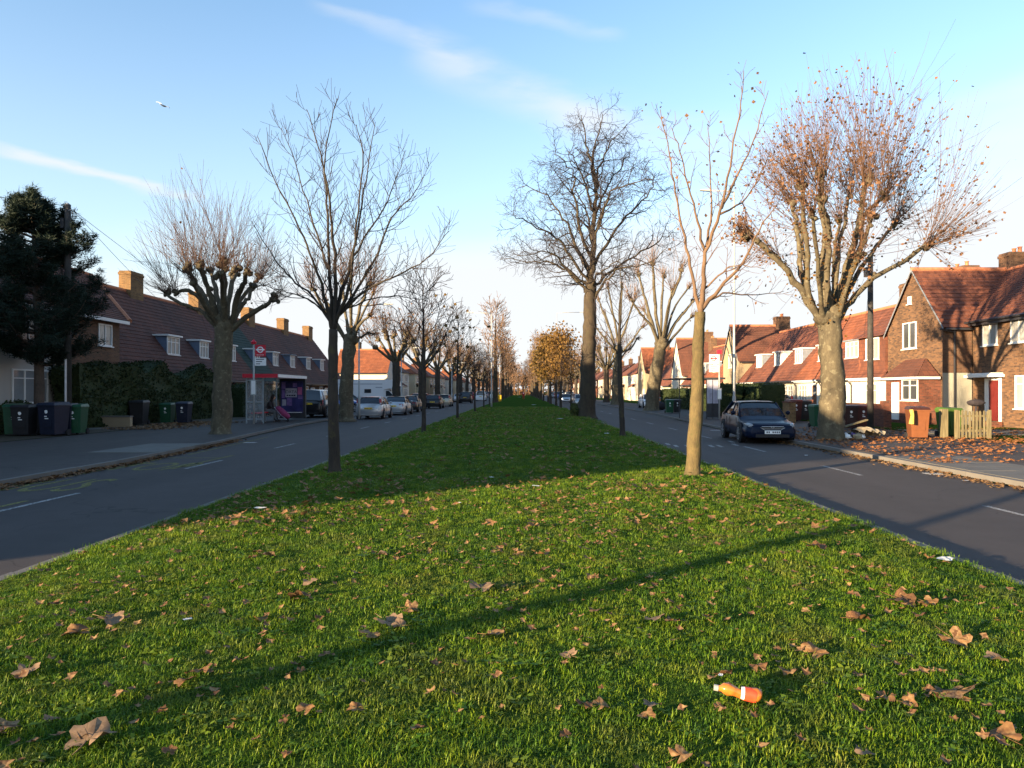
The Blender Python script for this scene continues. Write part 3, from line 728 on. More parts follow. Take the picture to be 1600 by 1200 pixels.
# ------------------------------------------------------------------ left-hand houses
XL = 21.0
def left_wing():
    T = Side(-1, XL, 28.0); W = 9.1
    root = empty('house_wing', T.root(), 0, 'two storey brick and grey rendered house with hipped roof behind the dark pine', 'house')
    w = MB(); box_uvd(w, T, 0, 4.2, 0, 7.5, .1, 5.55); w.build('rendered_wall', M['render_grey'], root)
    w = MB(); box_uvd(w, T, 4.201, W, 0, 7.5, .1, 5.55); w.build('wall', M['brick_dark'], root)
    r = MB(); e = 5.5
    courses(r, T(-.3, -.35, e), T(W + .35, -.35, e), T(3.0, 4.0, 8.75), T(W + 4.5, 4.2, 8.6), .28)
    courses(r, T(-.3, -.35, e), T(-.3, 7.8, e), T(3.0, 4.0, 8.75), T(3.0, 4.0, 8.75), .28)
    courses(r, T(W + .35, -.35, e), T(W + .35, 7.8, e), T(W + 4.5, 4.2, 8.6), T(W + 4.5, 4.2, 8.6), .4)
    courses(r, T(-.3, 7.8, e), T(W + .35, 7.8, e), T(3.0, 4.0, 8.75), T(W + 4.5, 4.2, 8.6), .5)
    rf = r.build('roof', M['tile_brown'], root)
    g = MB(); g.tube([T(W + .35, -.35, e + .02), T(W + 4.5, 4.2, 8.62)], [.12] * 2, 6); g.tube([T(3, 4, 8.77), T(W + 4.5, 4.2, 8.62)], [.12] * 2, 6); g.build('ridge_tiles', M['terracotta'], rf)
    gt = MB(); box_uvd(gt, T, -.3, W + .3, -.38, -.33, e - .18, e - .02); gt.build('gutter', M['white_paint'], root)
    Yx = lambda px: XL * F / (VX - px) - 28
    for a, b, z0, z1, nx, tr, pn in ((18, 74, 1.3, 2.75, 3, .72, 'pane_grey'), (153, 174, 4.1, 5.2, 2, 0, 'pane_net'), (20, 66, 3.9, 5.1, 2, 0, 'pane_grey')):
        u0, u1 = Yx(a), Yx(b); frame_window(root, T(u0, 0, z0), (0, 1, 0), (1, 0, 0), u1 - u0, z1 - z0, nx, tr, pn)
left_wing()
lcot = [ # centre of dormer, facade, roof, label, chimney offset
    (44.6, 'brick_dark', 'tile_dusky', 'left brick cottage with the nearest blue cheeked dormer, behind the tall hedge'),
    (48.9, 'brick_dark', 'tile_dark', 'left brick cottage with open topped white dormer window, behind the tall hedge'),
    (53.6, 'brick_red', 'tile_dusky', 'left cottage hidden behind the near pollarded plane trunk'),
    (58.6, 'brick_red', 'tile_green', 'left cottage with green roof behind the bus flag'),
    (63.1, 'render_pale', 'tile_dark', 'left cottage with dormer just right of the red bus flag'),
    (67.8, 'brick_dark', 'tile_dusky', 'left cottage with dormer above the bus shelter roof'),
    (72.8, 'brick_dark', 'tile_dark', 'left cottage with dormer above the poster panel'),
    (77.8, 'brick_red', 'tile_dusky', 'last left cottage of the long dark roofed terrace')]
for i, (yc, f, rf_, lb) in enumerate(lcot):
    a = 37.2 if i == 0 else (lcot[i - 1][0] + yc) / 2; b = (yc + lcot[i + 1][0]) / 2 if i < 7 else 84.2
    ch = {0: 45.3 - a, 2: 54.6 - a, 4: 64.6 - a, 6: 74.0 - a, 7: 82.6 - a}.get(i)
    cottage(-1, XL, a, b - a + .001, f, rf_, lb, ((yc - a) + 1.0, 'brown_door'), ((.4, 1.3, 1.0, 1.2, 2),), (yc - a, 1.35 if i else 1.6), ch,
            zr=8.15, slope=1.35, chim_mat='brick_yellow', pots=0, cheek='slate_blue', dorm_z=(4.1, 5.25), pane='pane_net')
# lit gable house beyond
gable_wing(-1, 17.6, 93, 6.8, 7, 'render_white', 'tile_orange', 'cream walled house with bright orange hipped gable behind the motorhome', ze=4.4, zr=7.4, far=True,
           wins=((1, 1.4, 1, 1.3, 2, 'pane_net'),), sidewins=((1.2, 1.2, 1.2, 1.2, 2, 'pane_grey'),))
for i in range(14):
    f = fc[(i * 5 + 2) % 6] if i else 'brick_red'
    row_house(-1, XL - (i % 3) * .8, 103 + i * 13.2, 11.2, f, ['tile_red', 'tile_brown', 'tile_orange'][i % 3], f'{nm[f]} two storey house, {words[i]} past the cream gable on the left', hip=True)

# terrace that continues beside and behind the camera on the left: it casts the broad shadow
def off_terrace(Y0, Y1, label, X=21.0, hips=True):
    T = Side(-1, X, Y0); W = Y1 - Y0; D = 8; ze, zr, dr = 5.3, 8.9, 4.1
    root = empty('terrace_block', T.root(), 0, label, 'building')
    w = MB(); box_uvd(w, T, 0, W, 0, D, .1, ze); w.build('wall', M['brick_brown'], root)
    r = MB(); h = 3.6; o = .3
    courses(r, T(-o, -o, ze), T(W + o, -o, ze), T(h, dr, zr), T(W - h, dr, zr), .4); courses(r, T(-o, D + o, ze), T(W + o, D + o, ze), T(h, dr, zr), T(W - h, dr, zr), .8)
    courses(r, T(-o, -o, ze), T(-o, D + o, ze), T(h, dr, zr), T(h, dr, zr), .5); courses(r, T(W + o, -o, ze), T(W + o, D + o, ze), T(W - h, dr, zr), T(W - h, dr, zr), .5)
    rf = r.build('roof', M['tile_brown'], root); chimney(T, rf, W / 2, dr, zr - .5, zr + 1.2, 'brick_brown', 1.4, .8, 2)
    k = 2.0
    while k < W - 2:
        for z in (1, 3.6): frame_window(root, T(k, 0, z), (0, 1, 0), (1, 0, 0), 1.6, 1.25, 2, .7, 'pane_grey')
        k += 4.2
off_terrace(-5.4, 27.7, 'long brown brick terrace beside the near left road, just outside the picture')
# ------------------------------------------------------------------ trees
def bark(name, c1, c2, c3, scale=5, spot=0.5):
    t = NT(name); p = t.coord(); f = t.noise(scale, 6, p, .65, (1, 1, .45)); g = t.noise(scale * 7, 4, p, .6, (1, 1, .3)); s = t.noise(scale * 1.3, 3, p)
    c = t.ramp(f, [(.35, c1), (.6, c2)]); c = t.mix(t.mr(s, .58, .64, 0, spot), c, c3); c = t.mix(t.mr(g, .3, .7, 0, .35), c, tuple(x * .5 for x in c1))
    t.color(c); t.bump(g, .7, .02); t.b.inputs['Roughness'].default_value = .9; MATS[name] = t.mat
bark('bark_plane', (.07, .058, .038), (.12, .10, .062), (.22, .2, .13))
bark('bark_dark', (.03, .025, .022), (.055, .043, .032), (.085, .075, .03), spot=.5)
bark('bark_young', (.075, .058, .028), (.13, .098, .042), (.075, .078, .026), 9)
bark('bark_lime', (.038, .03, .022), (.065, .05, .032), (.06, .058, .028))
bark('bark_pine', (.07, .05, .04), (.11, .08, .06), (.05, .04, .03))
bark('shoot_red', (.078, .043, .03), (.125, .07, .042), (.10, .06, .03), 3)
bark('twig_dark', (.022, .017, .018), (.038, .029, .027), (.035, .03, .022), 3)
bark('twig_tan', (.11, .07, .045), (.16, .10, .06), (.13, .085, .05), 3)
def leafmat(name, stops, trans=.25, rough=.75):
    t = NT(name); oi = t.N.new('ShaderNodeObjectInfo'); n = t.noise(2.5, 2, t.pos()); w = t.N.new('ShaderNodeTexWhiteNoise'); t.L.new(t.pos(), w.inputs[0])
    n2 = t.noise(31, 1, t.pos())
    v = t.math('FRACT', t.math('ADD', oi.outputs['Random'], t.math('MULTIPLY', n2, 1.7)))
    c = t.mix(t.mr(t.noise(7, 5, t.coord()), .35, .7, 0, .55), t.ramp(v, stops), tuple(q * .45 for q in stops[1][1] if True)); t.color(c); t.b.inputs['Roughness'].default_value = rough
    tl = t.N.new('ShaderNodeBsdfTranslucent'); t.L.new(c, tl.inputs[0]); mx = t.N.new('ShaderNodeMixShader'); mx.inputs[0].default_value = trans
    t.L.new(t.b.outputs[0], mx.inputs[1]); t.L.new(tl.outputs[0], mx.inputs[2]); t.L.new(mx.outputs[0], t.out.inputs[0]); MATS[name] = t.mat
leafmat('leaf_russet', [(0, (.13, .06, .035)), (.4, (.2, .10, .05)), (.75, (.26, .145, .075)), (1, (.16, .11, .05))])
leafmat('leaf_gold', [(0, (.14, .07, .02)), (.4, (.2, .115, .022)), (.75, (.12, .10, .02)), (1, (.16, .065, .022))])
leafmat('needle', [(0, (.008, .018, .012)), (.6, (.015, .032, .018)), (1, (.03, .05, .024))], .1)
leafmat('hedge_leaf', [(0, (.013, .026, .008)), (.6, (.028, .048, .013)), (1, (.06, .075, .02))], .15)
leafmat('ivy_leaf', [(0, (.03, .055, .012)), (.6, (.07, .09, .02)), (1, (.13, .12, .03))], .2)
UP = Vector((0, 0, 1))
def rv(r=R): return Vector((r.gauss(0, 1), r.gauss(0, 1), r.gauss(0, 1)))

def walk(p, d, L, nseg, up, wob, r=R):
    pts = [p.copy()]; s = L / nseg
    for i in range(nseg):
        d = (d + UP * up / nseg + rv(r) * wob).normalized(); p = p + d * s; pts.append(p.copy())
    return pts, d
def branch(mb, p, d, L, r0, lvl, cfg):
    c = cfg[lvl]; n = max(2, int(c.get('seg', 4)))
    pts, dend = walk(p, d, L, n, c['up'], c['wob'])
    rmin = c.get('rmin', .004); rads = [max(rmin, r0 * (1 - (i / n) * c.get('tap', .8))) for i in range(n + 1)]
    mb[min(lvl, 1) if isinstance(mb, list) else 0].tube(pts, rads, c.get('sides', 3), cap=False)
    tips = [pts[-1]]
    if lvl + 1 < len(cfg): tips += sprout(mb, pts, rads, L, lvl + 1, cfg)
    return tips
def sprout(mb, pts, rads, L, lvl, cfg, t0=None):
    c = cfg[lvl]; k = c['n']; k = max(1, int(round(k * (1 + R.uniform(-.2, .2))))); t0 = c.get('t0', .25) if t0 is None else t0; n = len(pts) - 1; az = R.uniform(0, 6.28); tips = []
    for j in range(k):
        t = t0 + (1 - t0) * (j + R.random() * .8) / k; f = min(t * n, n - 1e-3); i = int(f)
        p = pts[i].lerp(pts[i + 1], f - i); ax = (pts[i + 1] - pts[i]).normalized()
        az += 2.4 + R.uniform(-.5, .5); o = ax.orthogonal().normalized(); o = Matrix.Rotation(az, 3, ax) @ o
        a = rad(c['ang'] + R.uniform(-12, 12)); d = ax * math.cos(a) + o * math.sin(a)
        l = c['len'] * (1 - c.get('fall', .5) * t) * R.uniform(.7, 1.2); r = max(c.get('rmin', .004), min(rads[i] * .75, c.get('r', .02) * l / c['len']))
        tips += branch(mb, p, d, l, r, lvl, cfg)
    return tips

def trunk_mesh(pts, rads, n=14, flare=1.5, jit=.05):
    """tapered trunk; first ring flares into roots"""
    mb = MB(); P = [Vector(p) for p in pts]; out = [P[0] - UP * .15, P[0], P[0].lerp(P[1], .04), P[0].lerp(P[1], .12)]; rr = [rads[0] * flare * 1.15, rads[0] * flare, rads[0] * (1 + (flare - 1) * .45), rads[0] * 1.05]
    for i in range(len(P) - 1):
        k = 5
        for j in range(1 if i == 0 else 0, k):
            t = (j / k) if not (i == 0 and j == 0) else .2
            if i == 0 and t <= .12: continue
            out.append(P[i].lerp(P[i + 1], t) + rv() * rads[i] * .03 * Vector((1, 1, 0)).length); rr.append((rads[i] * (1 - t) + rads[i + 1] * t) * (1 + R.uniform(-.04, .06)))
    out.append(P[-1]); rr.append(rads[-1]); mb.tube(out, rr, n, jit=jit, rr=R); return mb

def px_poly(pts, Y, Ye=None):
    Ye = Y if Ye is None else Ye; n = len(pts) - 1
    return [Vector((PX(x, Y + (Ye - Y) * i / n), Y + (Ye - Y) * i / n, PZ(y, Y + (Ye - Y) * i / n))) for i, (x, y) in enumerate(pts)]
def smooth(P, k=3):
    out = []
    for i in range(len(P) - 1):
        a = P[max(i - 1, 0)]; b = P[i]; c = P[i + 1]; d = P[min(i + 2, len(P) - 1)]
        for j in range(k):
            t = j / k; out.append(.5 * ((2 * b) + (c - a) * t + (2 * a - 5 * b + 4 * c - d) * t * t + (3 * b - a - 3 * c + d) * t ** 3))
    out.append(P[-1]); return out

LEAF = [(0, -.5), (.28, -.32), (.5, .02), (.2, .08), (.12, .5), (-.05, .15), (-.42, .22), (-.25, -.1)]
def put_leaf(mb, p, s, r=R):
    a = rv(r).normalized(); b = a.orthogonal().normalized(); b = Matrix.Rotation(r.uniform(0, 6.3), 3, a) @ b; c = a.cross(b)
    k = r.uniform(.1, .35)
    vs = [tuple(p + (b * x + c * y + a * (k * (x * x) * 1.5)) * s) for x, y in ((0, -.5), (.45, -.05), (.1, .5), (-.45, .1))]
    mb.add(vs, [(0, 1, 2), (0, 2, 3)])

def finish_tree(name, label, base, trunk, wood, twig, tm, wm, sm, group=None, leaves=None, lm=None, sub=None):
    """every mesh was built in world space: shift it to the root"""
    root = empty(name, base, 0, label, 'tree', group); b = Vector(base)
    def loc(mb): mb.v = [(x - b.x, y - b.y, z - b.z) for x, y, z in mb.v]; return mb
    t = loc(trunk).build('trunk', M[tm], root, smooth=True)
    c = None
    if wood and wood.v: loc(wood).build('limbs', M[wm], root, smooth=True)
    if twig and twig.v: c = loc(twig).build('crown', M[sm], root)
    if leaves and leaves.v: loc(leaves).build('leaves', M[lm], root)
    return root

# --- young verge trees with ascending limbs (drawn limb by limb)
def limb_tree(name, label, bx, by, trunk_px, rt, limbs, cfg, tm, wm, sm, h=1.6, leaves=0, lm='leaf_russet', spread=1.2, group=None, flare=1.35):
    Y = PY(by, h); base = (PX(bx, Y), Y, vz(PX(bx, Y), Y) - .01 if abs(PX(bx, Y)) < 4.7 else .11)
    tp = [Vector(base)] + px_poly(trunk_px, Y); tr = [rt[0] + (rt[1] - rt[0]) * i / (len(tp) - 1) for i in range(len(tp))]
    trunk = trunk_mesh(tp, tr, 14, flare); wood, twig, lf = MB(), MB(), MB(); tips = []
    for (poly, r0, r1, dy) in limbs:
        P = smooth(px_poly(poly, Y, Y + dy), 4); P = [p + rv() * .012 * (1 + (Y > 30) * 5) * (i > 0) for i, p in enumerate(P)]
        rads = [r0 + (r1 - r0) * (i / (len(P) - 1)) ** .7 for i in range(len(P))]; wood.tube(P, rads, 8, jit=.05, rr=R)
        L = sum((a - b).length for a, b in zip(P, P[1:]))
        c = [dict(x) for x in cfg]; c[1]['n'] = max(2, cfg[1]['n'] * L / cfg[0]['ref'])
        tips += sprout([twig, twig], P, rads, L, 1, c); tips.append(P[-1])
    for k in range(leaves):
        p = R.choice(tips) + rv() * .15; put_leaf(lf, p, R.uniform(.045, .085))
    return finish_tree(name, label, base, trunk, wood, twig, tm, wm, sm, group, lf, lm)

cfgY = [dict(ref=4.0, up=0, wob=0), dict(n=19, t0=.10, ang=46, len=1.0, fall=.72, up=.85, wob=.07, seg=6, r=.014, tap=.7, rmin=.0045, sides=4),
        dict(n=5, t0=.15, ang=42, len=.5, fall=.4, up=.5, wob=.1, seg=4, r=.007, tap=.5, rmin=.0035)]
limb_tree('young_tree', 'bare young tree with dark forked limbs, left edge of the grass beside the road', 523, 738, [(521, 650), (520, 570), (521, 515)], (.115, .085), [
    ([(521, 520), (508, 470), (500, 440), (484, 395), (462, 345), (430, 285), (404, 215)], .045, .006, -.8),
    ([(521, 515), (516, 450), (513, 380), (510, 300), (500, 240), (478, 170)], .05, .006, .5),
    ([(521, 520), (524, 450), (522, 380), (516, 320), (508, 250), (527, 155)], .055, .006, -.3),
    ([(522, 512), (532, 465), (548, 410), (560, 350), (572, 280), (586, 190)], .055, .006, .7),
    ([(523, 505), (545, 450), (552, 390), (560, 330), (567, 240), (556, 195)], .045, .006, -.9),
    ([(524, 500), (560, 450), (590, 395), (612, 340), (640, 310), (664, 272)], .04, .006, .6),
    ([(524, 498), (570, 455), (620, 430), (665, 405), (700, 360)], .032, .006, -.5),
    ([(519, 510), (490, 465), (455, 435), (430, 405), (395, 352)], .032, .006, .9),
    ([(519, 500), (480, 468), (440, 455), (400, 440)], .022, .005, -.9),
    ([(524, 492), (570, 470), (620, 462), (668, 470)], .022, .005, .9),
    ([(512, 420), (490, 350), (470, 280), (440, 200)], .028, .005, 1.2),
    ([(552, 400), (590, 340), (615, 290), (632, 235)], .026, .005, 1.2)],
    cfgY, 'bark_dark', 'bark_dark', 'twig_dark')
cfgZ = [dict(ref=4.0, up=0, wob=0), dict(n=11, t0=.2, ang=44, len=.85, fall=.65, up=.6, wob=.1, seg=5, r=.012, tap=.7, rmin=.0045, sides=4),
        dict(n=4, t0=.15, ang=50, len=.35, fall=.4, up=.3, wob=.12, seg=3, r=.006, tap=.5, rmin=.0035)]
limb_tree('young_tree', 'sunlit young tree with ochre bark, right edge of the grass nearest the camera', 1082, 742, [(1087, 660), (1090, 600), (1091, 545), (1094, 487)], (.14, .10), [
    ([(1095, 490), (1099, 440), (1102, 395), (1125, 330), (1140, 260), (1155, 180), (1163, 112)], .06, .006, -.4),
    ([(1094, 487), (1082, 430), (1070, 370), (1056, 300), (1045, 240), (1032, 172)], .045, .006, .5),
    ([(1102, 395), (1090, 345), (1075, 290), (1062, 235), (1050, 200)], .032, .005, -.8),
    ([(1104, 385), (1112, 330), (1110, 260), (1107, 188)], .032, .005, .8),
    ([(1127, 325), (1150, 280), (1175, 225), (1201, 140)], .036, .005, .5),
    ([(1096, 484), (1125, 450), (1160, 410), (1185, 360), (1215, 320)], .05, .007, -.7),
    ([(1098, 478), (1130, 458), (1170, 462), (1225, 455)], .028, .005, .6),
    ([(1102, 450), (1130, 425), (1150, 415), (1190, 420)], .022, .005, -.6),
    ([(1124, 335), (1160, 315), (1190, 270), (1205, 230)], .024, .005, .9)],
    cfgZ, 'bark_young', 'twig_tan', 'shoot_red', leaves=130)
cfgS = [dict(ref=4.0, up=0, wob=0), dict(n=10, t0=.15, ang=48, len=1.0, fall=.5, up=.6, wob=.1, seg=4, r=.012, tap=.7, rmin=.007, sides=3),
        dict(n=4, t0=.15, ang=45, len=.45, fall=.4, up=.4, wob=.1, seg=3, r=.008, tap=.5, rmin=.006)]
limb_tree('young_tree', 'slender dark young tree on the right grass edge before the big lime tree', 973, 680, [(971, 640), (969, 590), (968, 540)], (.105, .08), [
    ([(968, 540), (968, 490), (970, 450), (968, 405)], .07, .008, 0), ([(968, 560), (955, 530), (940, 512), (928, 480)], .03, .006, .4),
    ([(970, 585), (940, 562), (925, 550)], .022, .006, -.5), ([(969, 560), (985, 540), (998, 510)], .028, .006, -.4), ([(968, 520), (985, 490), (995, 455)], .028, .006, .4), ([(968, 510), (952, 480), (945, 440)], .026, .006, -.5)],
    cfgS, 'bark_dark', 'bark_dark', 'twig_dark')
cfgL = [dict(ref=6.0, up=0, wob=0), dict(n=12, t0=.12, ang=56, len=2.7, fall=.4, up=.2, wob=.19, seg=7, r=.055, tap=.75, rmin=.015, sides=4),
        dict(n=7, t0=.15, ang=50, len=1.15, fall=.4, up=.05, wob=.16, seg=4, r=.016, tap=.6, rmin=.009), dict(n=3, t0=.2, ang=45, len=.5, fall=.3, up=-.15, wob=.2, seg=3, r=.009, tap=.3, rmin=.007)]
limb_tree('lime_tree', 'very tall bare lime tree with burred trunk and ivy at its foot, on the grass', 917, 650, [(918, 600), (919, 560), (921, 520), (922, 470), (923, 440)], (.56, .36), [
    ([(923, 440), (926, 400), (928, 340), (929, 300), (926, 260), (918, 225), (908, 180)], .26, .02, 0),
    ([(929, 300), (942, 250), (955, 220), (982, 195)], .10, .015, 1), ([(928, 300), (925, 250), (935, 210), (941, 180)], .10, .015, -1),
    ([(922, 460), (895, 435), (870, 415), (835, 408), (785, 405)], .13, .02, 1.5), ([(922, 450), (885, 418), (860, 395), (810, 398)], .12, .02, -2),
    ([(922, 430), (900, 385), (880, 340), (855, 305), (815, 290)], .14, .02, 2.0), ([(923, 400), (905, 350), (897, 300), (893, 265), (868, 240)], .13, .02, -2),
    ([(922, 445), (893, 400), (870, 370), (830, 350), (805, 335)], .12, .02, -3), ([(925, 380), (915, 330), (900, 300), (898, 280)], .09, .02, 3.0),
    ([(925, 455), (950, 425), (990, 400), (1030, 378), (1052, 362)], .13, .02, 1.5), ([(924, 475), (945, 440), (970, 420), (1005, 415), (1040, 390)], .12, .02, -1.8),
    ([(926, 420), (955, 370), (985, 330), (1015, 300), (1022, 272)], .13, .02, 2.0), ([(927, 380), (940, 330), (958, 300), (990, 285), (1022, 278)], .12, .02, -2),
    ([(928, 340), (945, 300), (965, 270), (985, 235)], .1, .018, 2), ([(927, 330), (915, 290), (900, 255), (888, 235)], .1, .018, -2.5), ([(924, 410), (930, 370), (940, 340), (950, 300)], .1, .02, -4), ([(924, 430), (910, 400), (890, 380), (880, 345)], .1, .02, 5),
    ([(923, 450), (935, 430), (950, 420), (975, 400)], .09, .02, -5)],
    cfgL, 'bark_lime', 'bark_lime', 'twig_dark', flare=1.25)

# --- pollarded planes
def pollard(name, label, bx, by, trunk_px, rt, forks, knobs, shoots, L, env, epi=0, lim=.8, tm='bark_plane', sm='shoot_red', h=1.66, leaves=0, lm='leaf_russet', dyr=1.6, rs=.011, knob=1.0, group=None, flare=1.35, Y=None, side=True):
    Y = PY(by, h) if Y is None else Y; base = (PX(bx, Y), Y, .11); tp = [Vector(base)] + px_poly(trunk_px, Y)
    tr = [rt[0] + (rt[1] - rt[0]) * i / (len(tp) - 1) for i in range(len(tp))]; trunk = trunk_mesh(tp, tr, 18, flare, .06)
    for q in range(7): trunk.blob(tp[-1] + rv() * tr[-1] * .28 - UP * tr[-1] * .25, tr[-1] * R.uniform(.75, .98), 10, 7, .12)
    wood, twig, lf, el = MB(), MB(), MB(), MB(); top = tp[-1]; C = Vector((PX(env[0], Y), Y, PZ(env[1], Y))); RX = env[2] / F * Y; RZ = env[3] / F * Y; tips = []
    for i, kn in enumerate(knobs):
        mid, r0, dy = kn[1], kn[2], kn[3] if len(kn) > 3 else R.uniform(-dyr, dyr)
        st = forks[kn[4]] if len(kn) > 4 else forks[0]; r0 = r0 * lim
        P = px_poly([st] + list(mid) + [kn[0]], Y, Y + dy); P = smooth(P, 4); P = [p + rv() * r0 * .2 * (j > 0) for j, p in enumerate(P)]
        n = len(P) - 1; wood.tube(P, [r0 * (1 - .45 * j / n) * R.uniform(.9, 1.15) for j in range(n + 1)], 10, jit=.1, rr=R)
        K = P[-1]; kr = r0 * .95 * knob
        if epi:
            for e in range(epi // len(knobs)):
                f = 1 - R.random() ** 1.6; j = int(f * n); q = P[min(j, n)] + rv() * (r0 * .8 + .12 * R.random()); put_leaf(el, q, R.uniform(.07, .13))
            for e in range(9):
                j = R.randint(n // 3, n); p2, _ = walk(P[j], (rv() * .7 + UP * .6).normalized(), R.uniform(.5, 1.6), 4, .5, .08); twig.tube(p2, [rs * .8, rs * .7, rs * .6, rs * .5, rs * .4], 3, cap=False); tips.append((p2, 1))
        for q in range(5): wood.blob(K + rv() * kr * .55, kr * R.uniform(.55, .95), 8, 5, .22)
        for b_ in range(2):
            Q = P[R.randint(n // 2, n)]; wood.blob(Q + rv() * r0 * .4, r0 * R.uniform(.5, .8), 7, 5, .2)
        out = (K - C); out.y *= .8
        ns = shoots if not callable(shoots) else shoots(i)
        for s in range(ns):
            src = K + rv() * kr * .6; o = Vector((out.x / RX, out.y / RX, out.z / RZ)); d = (UP * .85 + o * 1.02 + rv() * .42).normalized()
            # distance to the crown's outline
            lo = 0.0
            for st_ in range(30):
                q = src + d * lo - C
                if (q.x / RX) ** 2 + (q.y / RX) ** 2 + (q.z / RZ) ** 2 > 1: break
                lo += RX * .08
            l = max(RX * .18, lo * R.uniform(.72, 1.04)); l = min(l, L * 1.3) * (1 if R.random() < .85 else .5)
            pts, de = walk(src, d, l, 6, .3, .055); ra = rs * R.uniform(.7, 1.25)
            twig.tube(pts, [ra * (1 - .5 * j / 6) for j in range(7)], 3, cap=False); tips.append((pts, l))
            if side:
                for w in range(R.randint(1, 4)):
                    j = R.randint(1, 4); ax = (pts[j + 1] - pts[j]).normalized(); dd = (ax + rv() * .35).normalized(); p2, _ = walk(pts[j], dd, l * R.uniform(.25, .5), 4, .3, .06)
                    twig.tube(p2, [ra * .6 * (1 - .4 * q / 4) for q in range(5)], 3, cap=False); tips.append((p2, l))
    for k in range(leaves):
        pts, l = R.choice(tips); j = min(len(pts) - 1, int((R.random() ** .6) * len(pts))); put_leaf(lf, pts[j] + rv() * .06, R.uniform(.07, .135))
    if leaves:
        for k in range(leaves // 4): kn = R.choice(knobs); K = px_poly([kn[0]], Y, Y)[0] if False else None
    rt_ = finish_tree(name, label, base, trunk, wood, twig, tm, tm, sm, group, lf, lm)
    if el.v:
        el.v = [(x - base[0], y - base[1], z - base[2]) for x, y, z in el.v]; el.build('leaf_clusters', M['leaf_gold'], rt_)
    return rt_

# big leafy plane on the right
pollard('plane_tree', 'big pollarded plane tree with russet leaves and knobbly limbs, right pavement near the parked saloon', 1298, 686,
    [(1300, 640), (1302, 590), (1297, 540), (1296, 490)], (.44, .36), [(1288, 515), (1300, 505), (1308, 505)], [
    ((1172, 368), [(1262, 470), (1240, 440), (1215, 405)], .19, -.5, 0), ((1237, 318), [(1255, 440), (1250, 400), (1245, 350)], .15, 1.2, 0),
    ((1253, 290), [(1262, 455), (1262, 400), (1256, 340)], .15, -1.3, 0), ((1250, 358), [(1265, 470), (1258, 410)], .13, 2.0, 0),
    ((1285, 272), [(1285, 430), (1290, 370), (1284, 320)], .17, .6, 1), ((1284, 310), [(1292, 440), (1296, 380), (1290, 340)], .16, -1.6, 1),
    ((1327, 303), [(1308, 430), (1312, 380), (1320, 345)], .12, 1.8, 1), ((1352, 284), [(1320, 430), (1335, 380), (1346, 330)], .19, -.6, 2),
    ((1384, 308), [(1325, 430), (1345, 380), (1352, 335)], .14, .9, 2), ((1362, 340), [(1325, 440), (1345, 390)], .13, -1.8, 2),
    ((1397, 350), [(1330, 445), (1360, 400), (1380, 370)], .12, 1.7, 2), ((1450, 380), [(1330, 470), (1365, 435), (1410, 410)], .15, -.4, 2), ((1312, 345), [(1303, 430), (1305, 390)], .12, 2.3, 1), ((1270, 335), [(1280, 430)], .12, -2.4, 0), ((1345, 400), [(1325, 445)], .1, -2.2, 2), ((1215, 400), [(1250, 450)], .1, 1.6, 0)],
    lambda i: [66, 60, 60, 40, 62, 50, 52, 66, 74, 46, 70, 84, 40, 40, 44, 50][i], 5.2, (1345, 305, 200, 184), leaves=3400, rs=.0082, knob=1.35, lim=.72, epi=900)
# near plane on the left
pollard('plane_tree', 'squat pollarded plane with patchy bark beside the left bus stop', 345, 677, [(347, 620), (348, 560), (352, 500)], (.36, .33),
    [(345, 520), (352, 515), (358, 518)], [
    ((277, 457 ), [(315, 470), (295, 455)], .10, -.6, 0), ((258, 458), [(320, 490), (285, 475)], .09, .9, 0), ((292, 418), [(322, 470), (305, 440)], .13, 1.2, 0),
    ((312, 412), [(330, 465), (320, 435)], .13, -1.0, 0), ((330, 425), [(338, 460)], .12, 1.8, 1), ((350, 410), [(350, 455)], .15, -.5, 1), ((370, 425), [(358, 460)], .13, 1.6, 1),
    ((386, 425), [(370, 465), (380, 445)], .12, -1.6, 2), ((398, 448), [(375, 480), (388, 465)], .10, .8, 2), ((425, 465), [(385, 495), (412, 480), (418, 475)], .11, -.3, 2), ((300, 440), [(320, 475)], .1, -1.9, 0), ((345, 430), [(348, 460)], .12, -1.8, 1), ((404, 432), [(376, 470)], .09, 1.9, 2)],
    42, 3.6, (335, 415, 124, 146), leaves=45, rs=.0075, knob=1.25, lim=1.05, epi=24)
pollard('plane_tree', 'pollarded plane trunk leaning behind the silver hatchback on the left pavement', 541, 655, [(541, 610), (544, 560), (548, 525)], (.42, .36), [(545, 540), (549, 535), (552, 540)], [
    ((492, 455), [(520, 500), (505, 480)], .15, -1, 0), ((510, 470), [(525, 500)], .13, 2, 0), ((535, 440), [(540, 490)], .15, 1.5, 1), ((550, 430), [(548, 480)], .15, -2, 1), ((575, 445), [(560, 490)], .15, 1, 1),
    ((578, 492), [(560, 510)], .13, -1.5, 2), ((583, 460), [(562, 500)], .12, 2, 2), ((575, 520), [(562, 528)], .11, .5, 2)],
    26, 5, (545, 455, 88, 92), leaves=260, lm='leaf_gold', rs=.013)
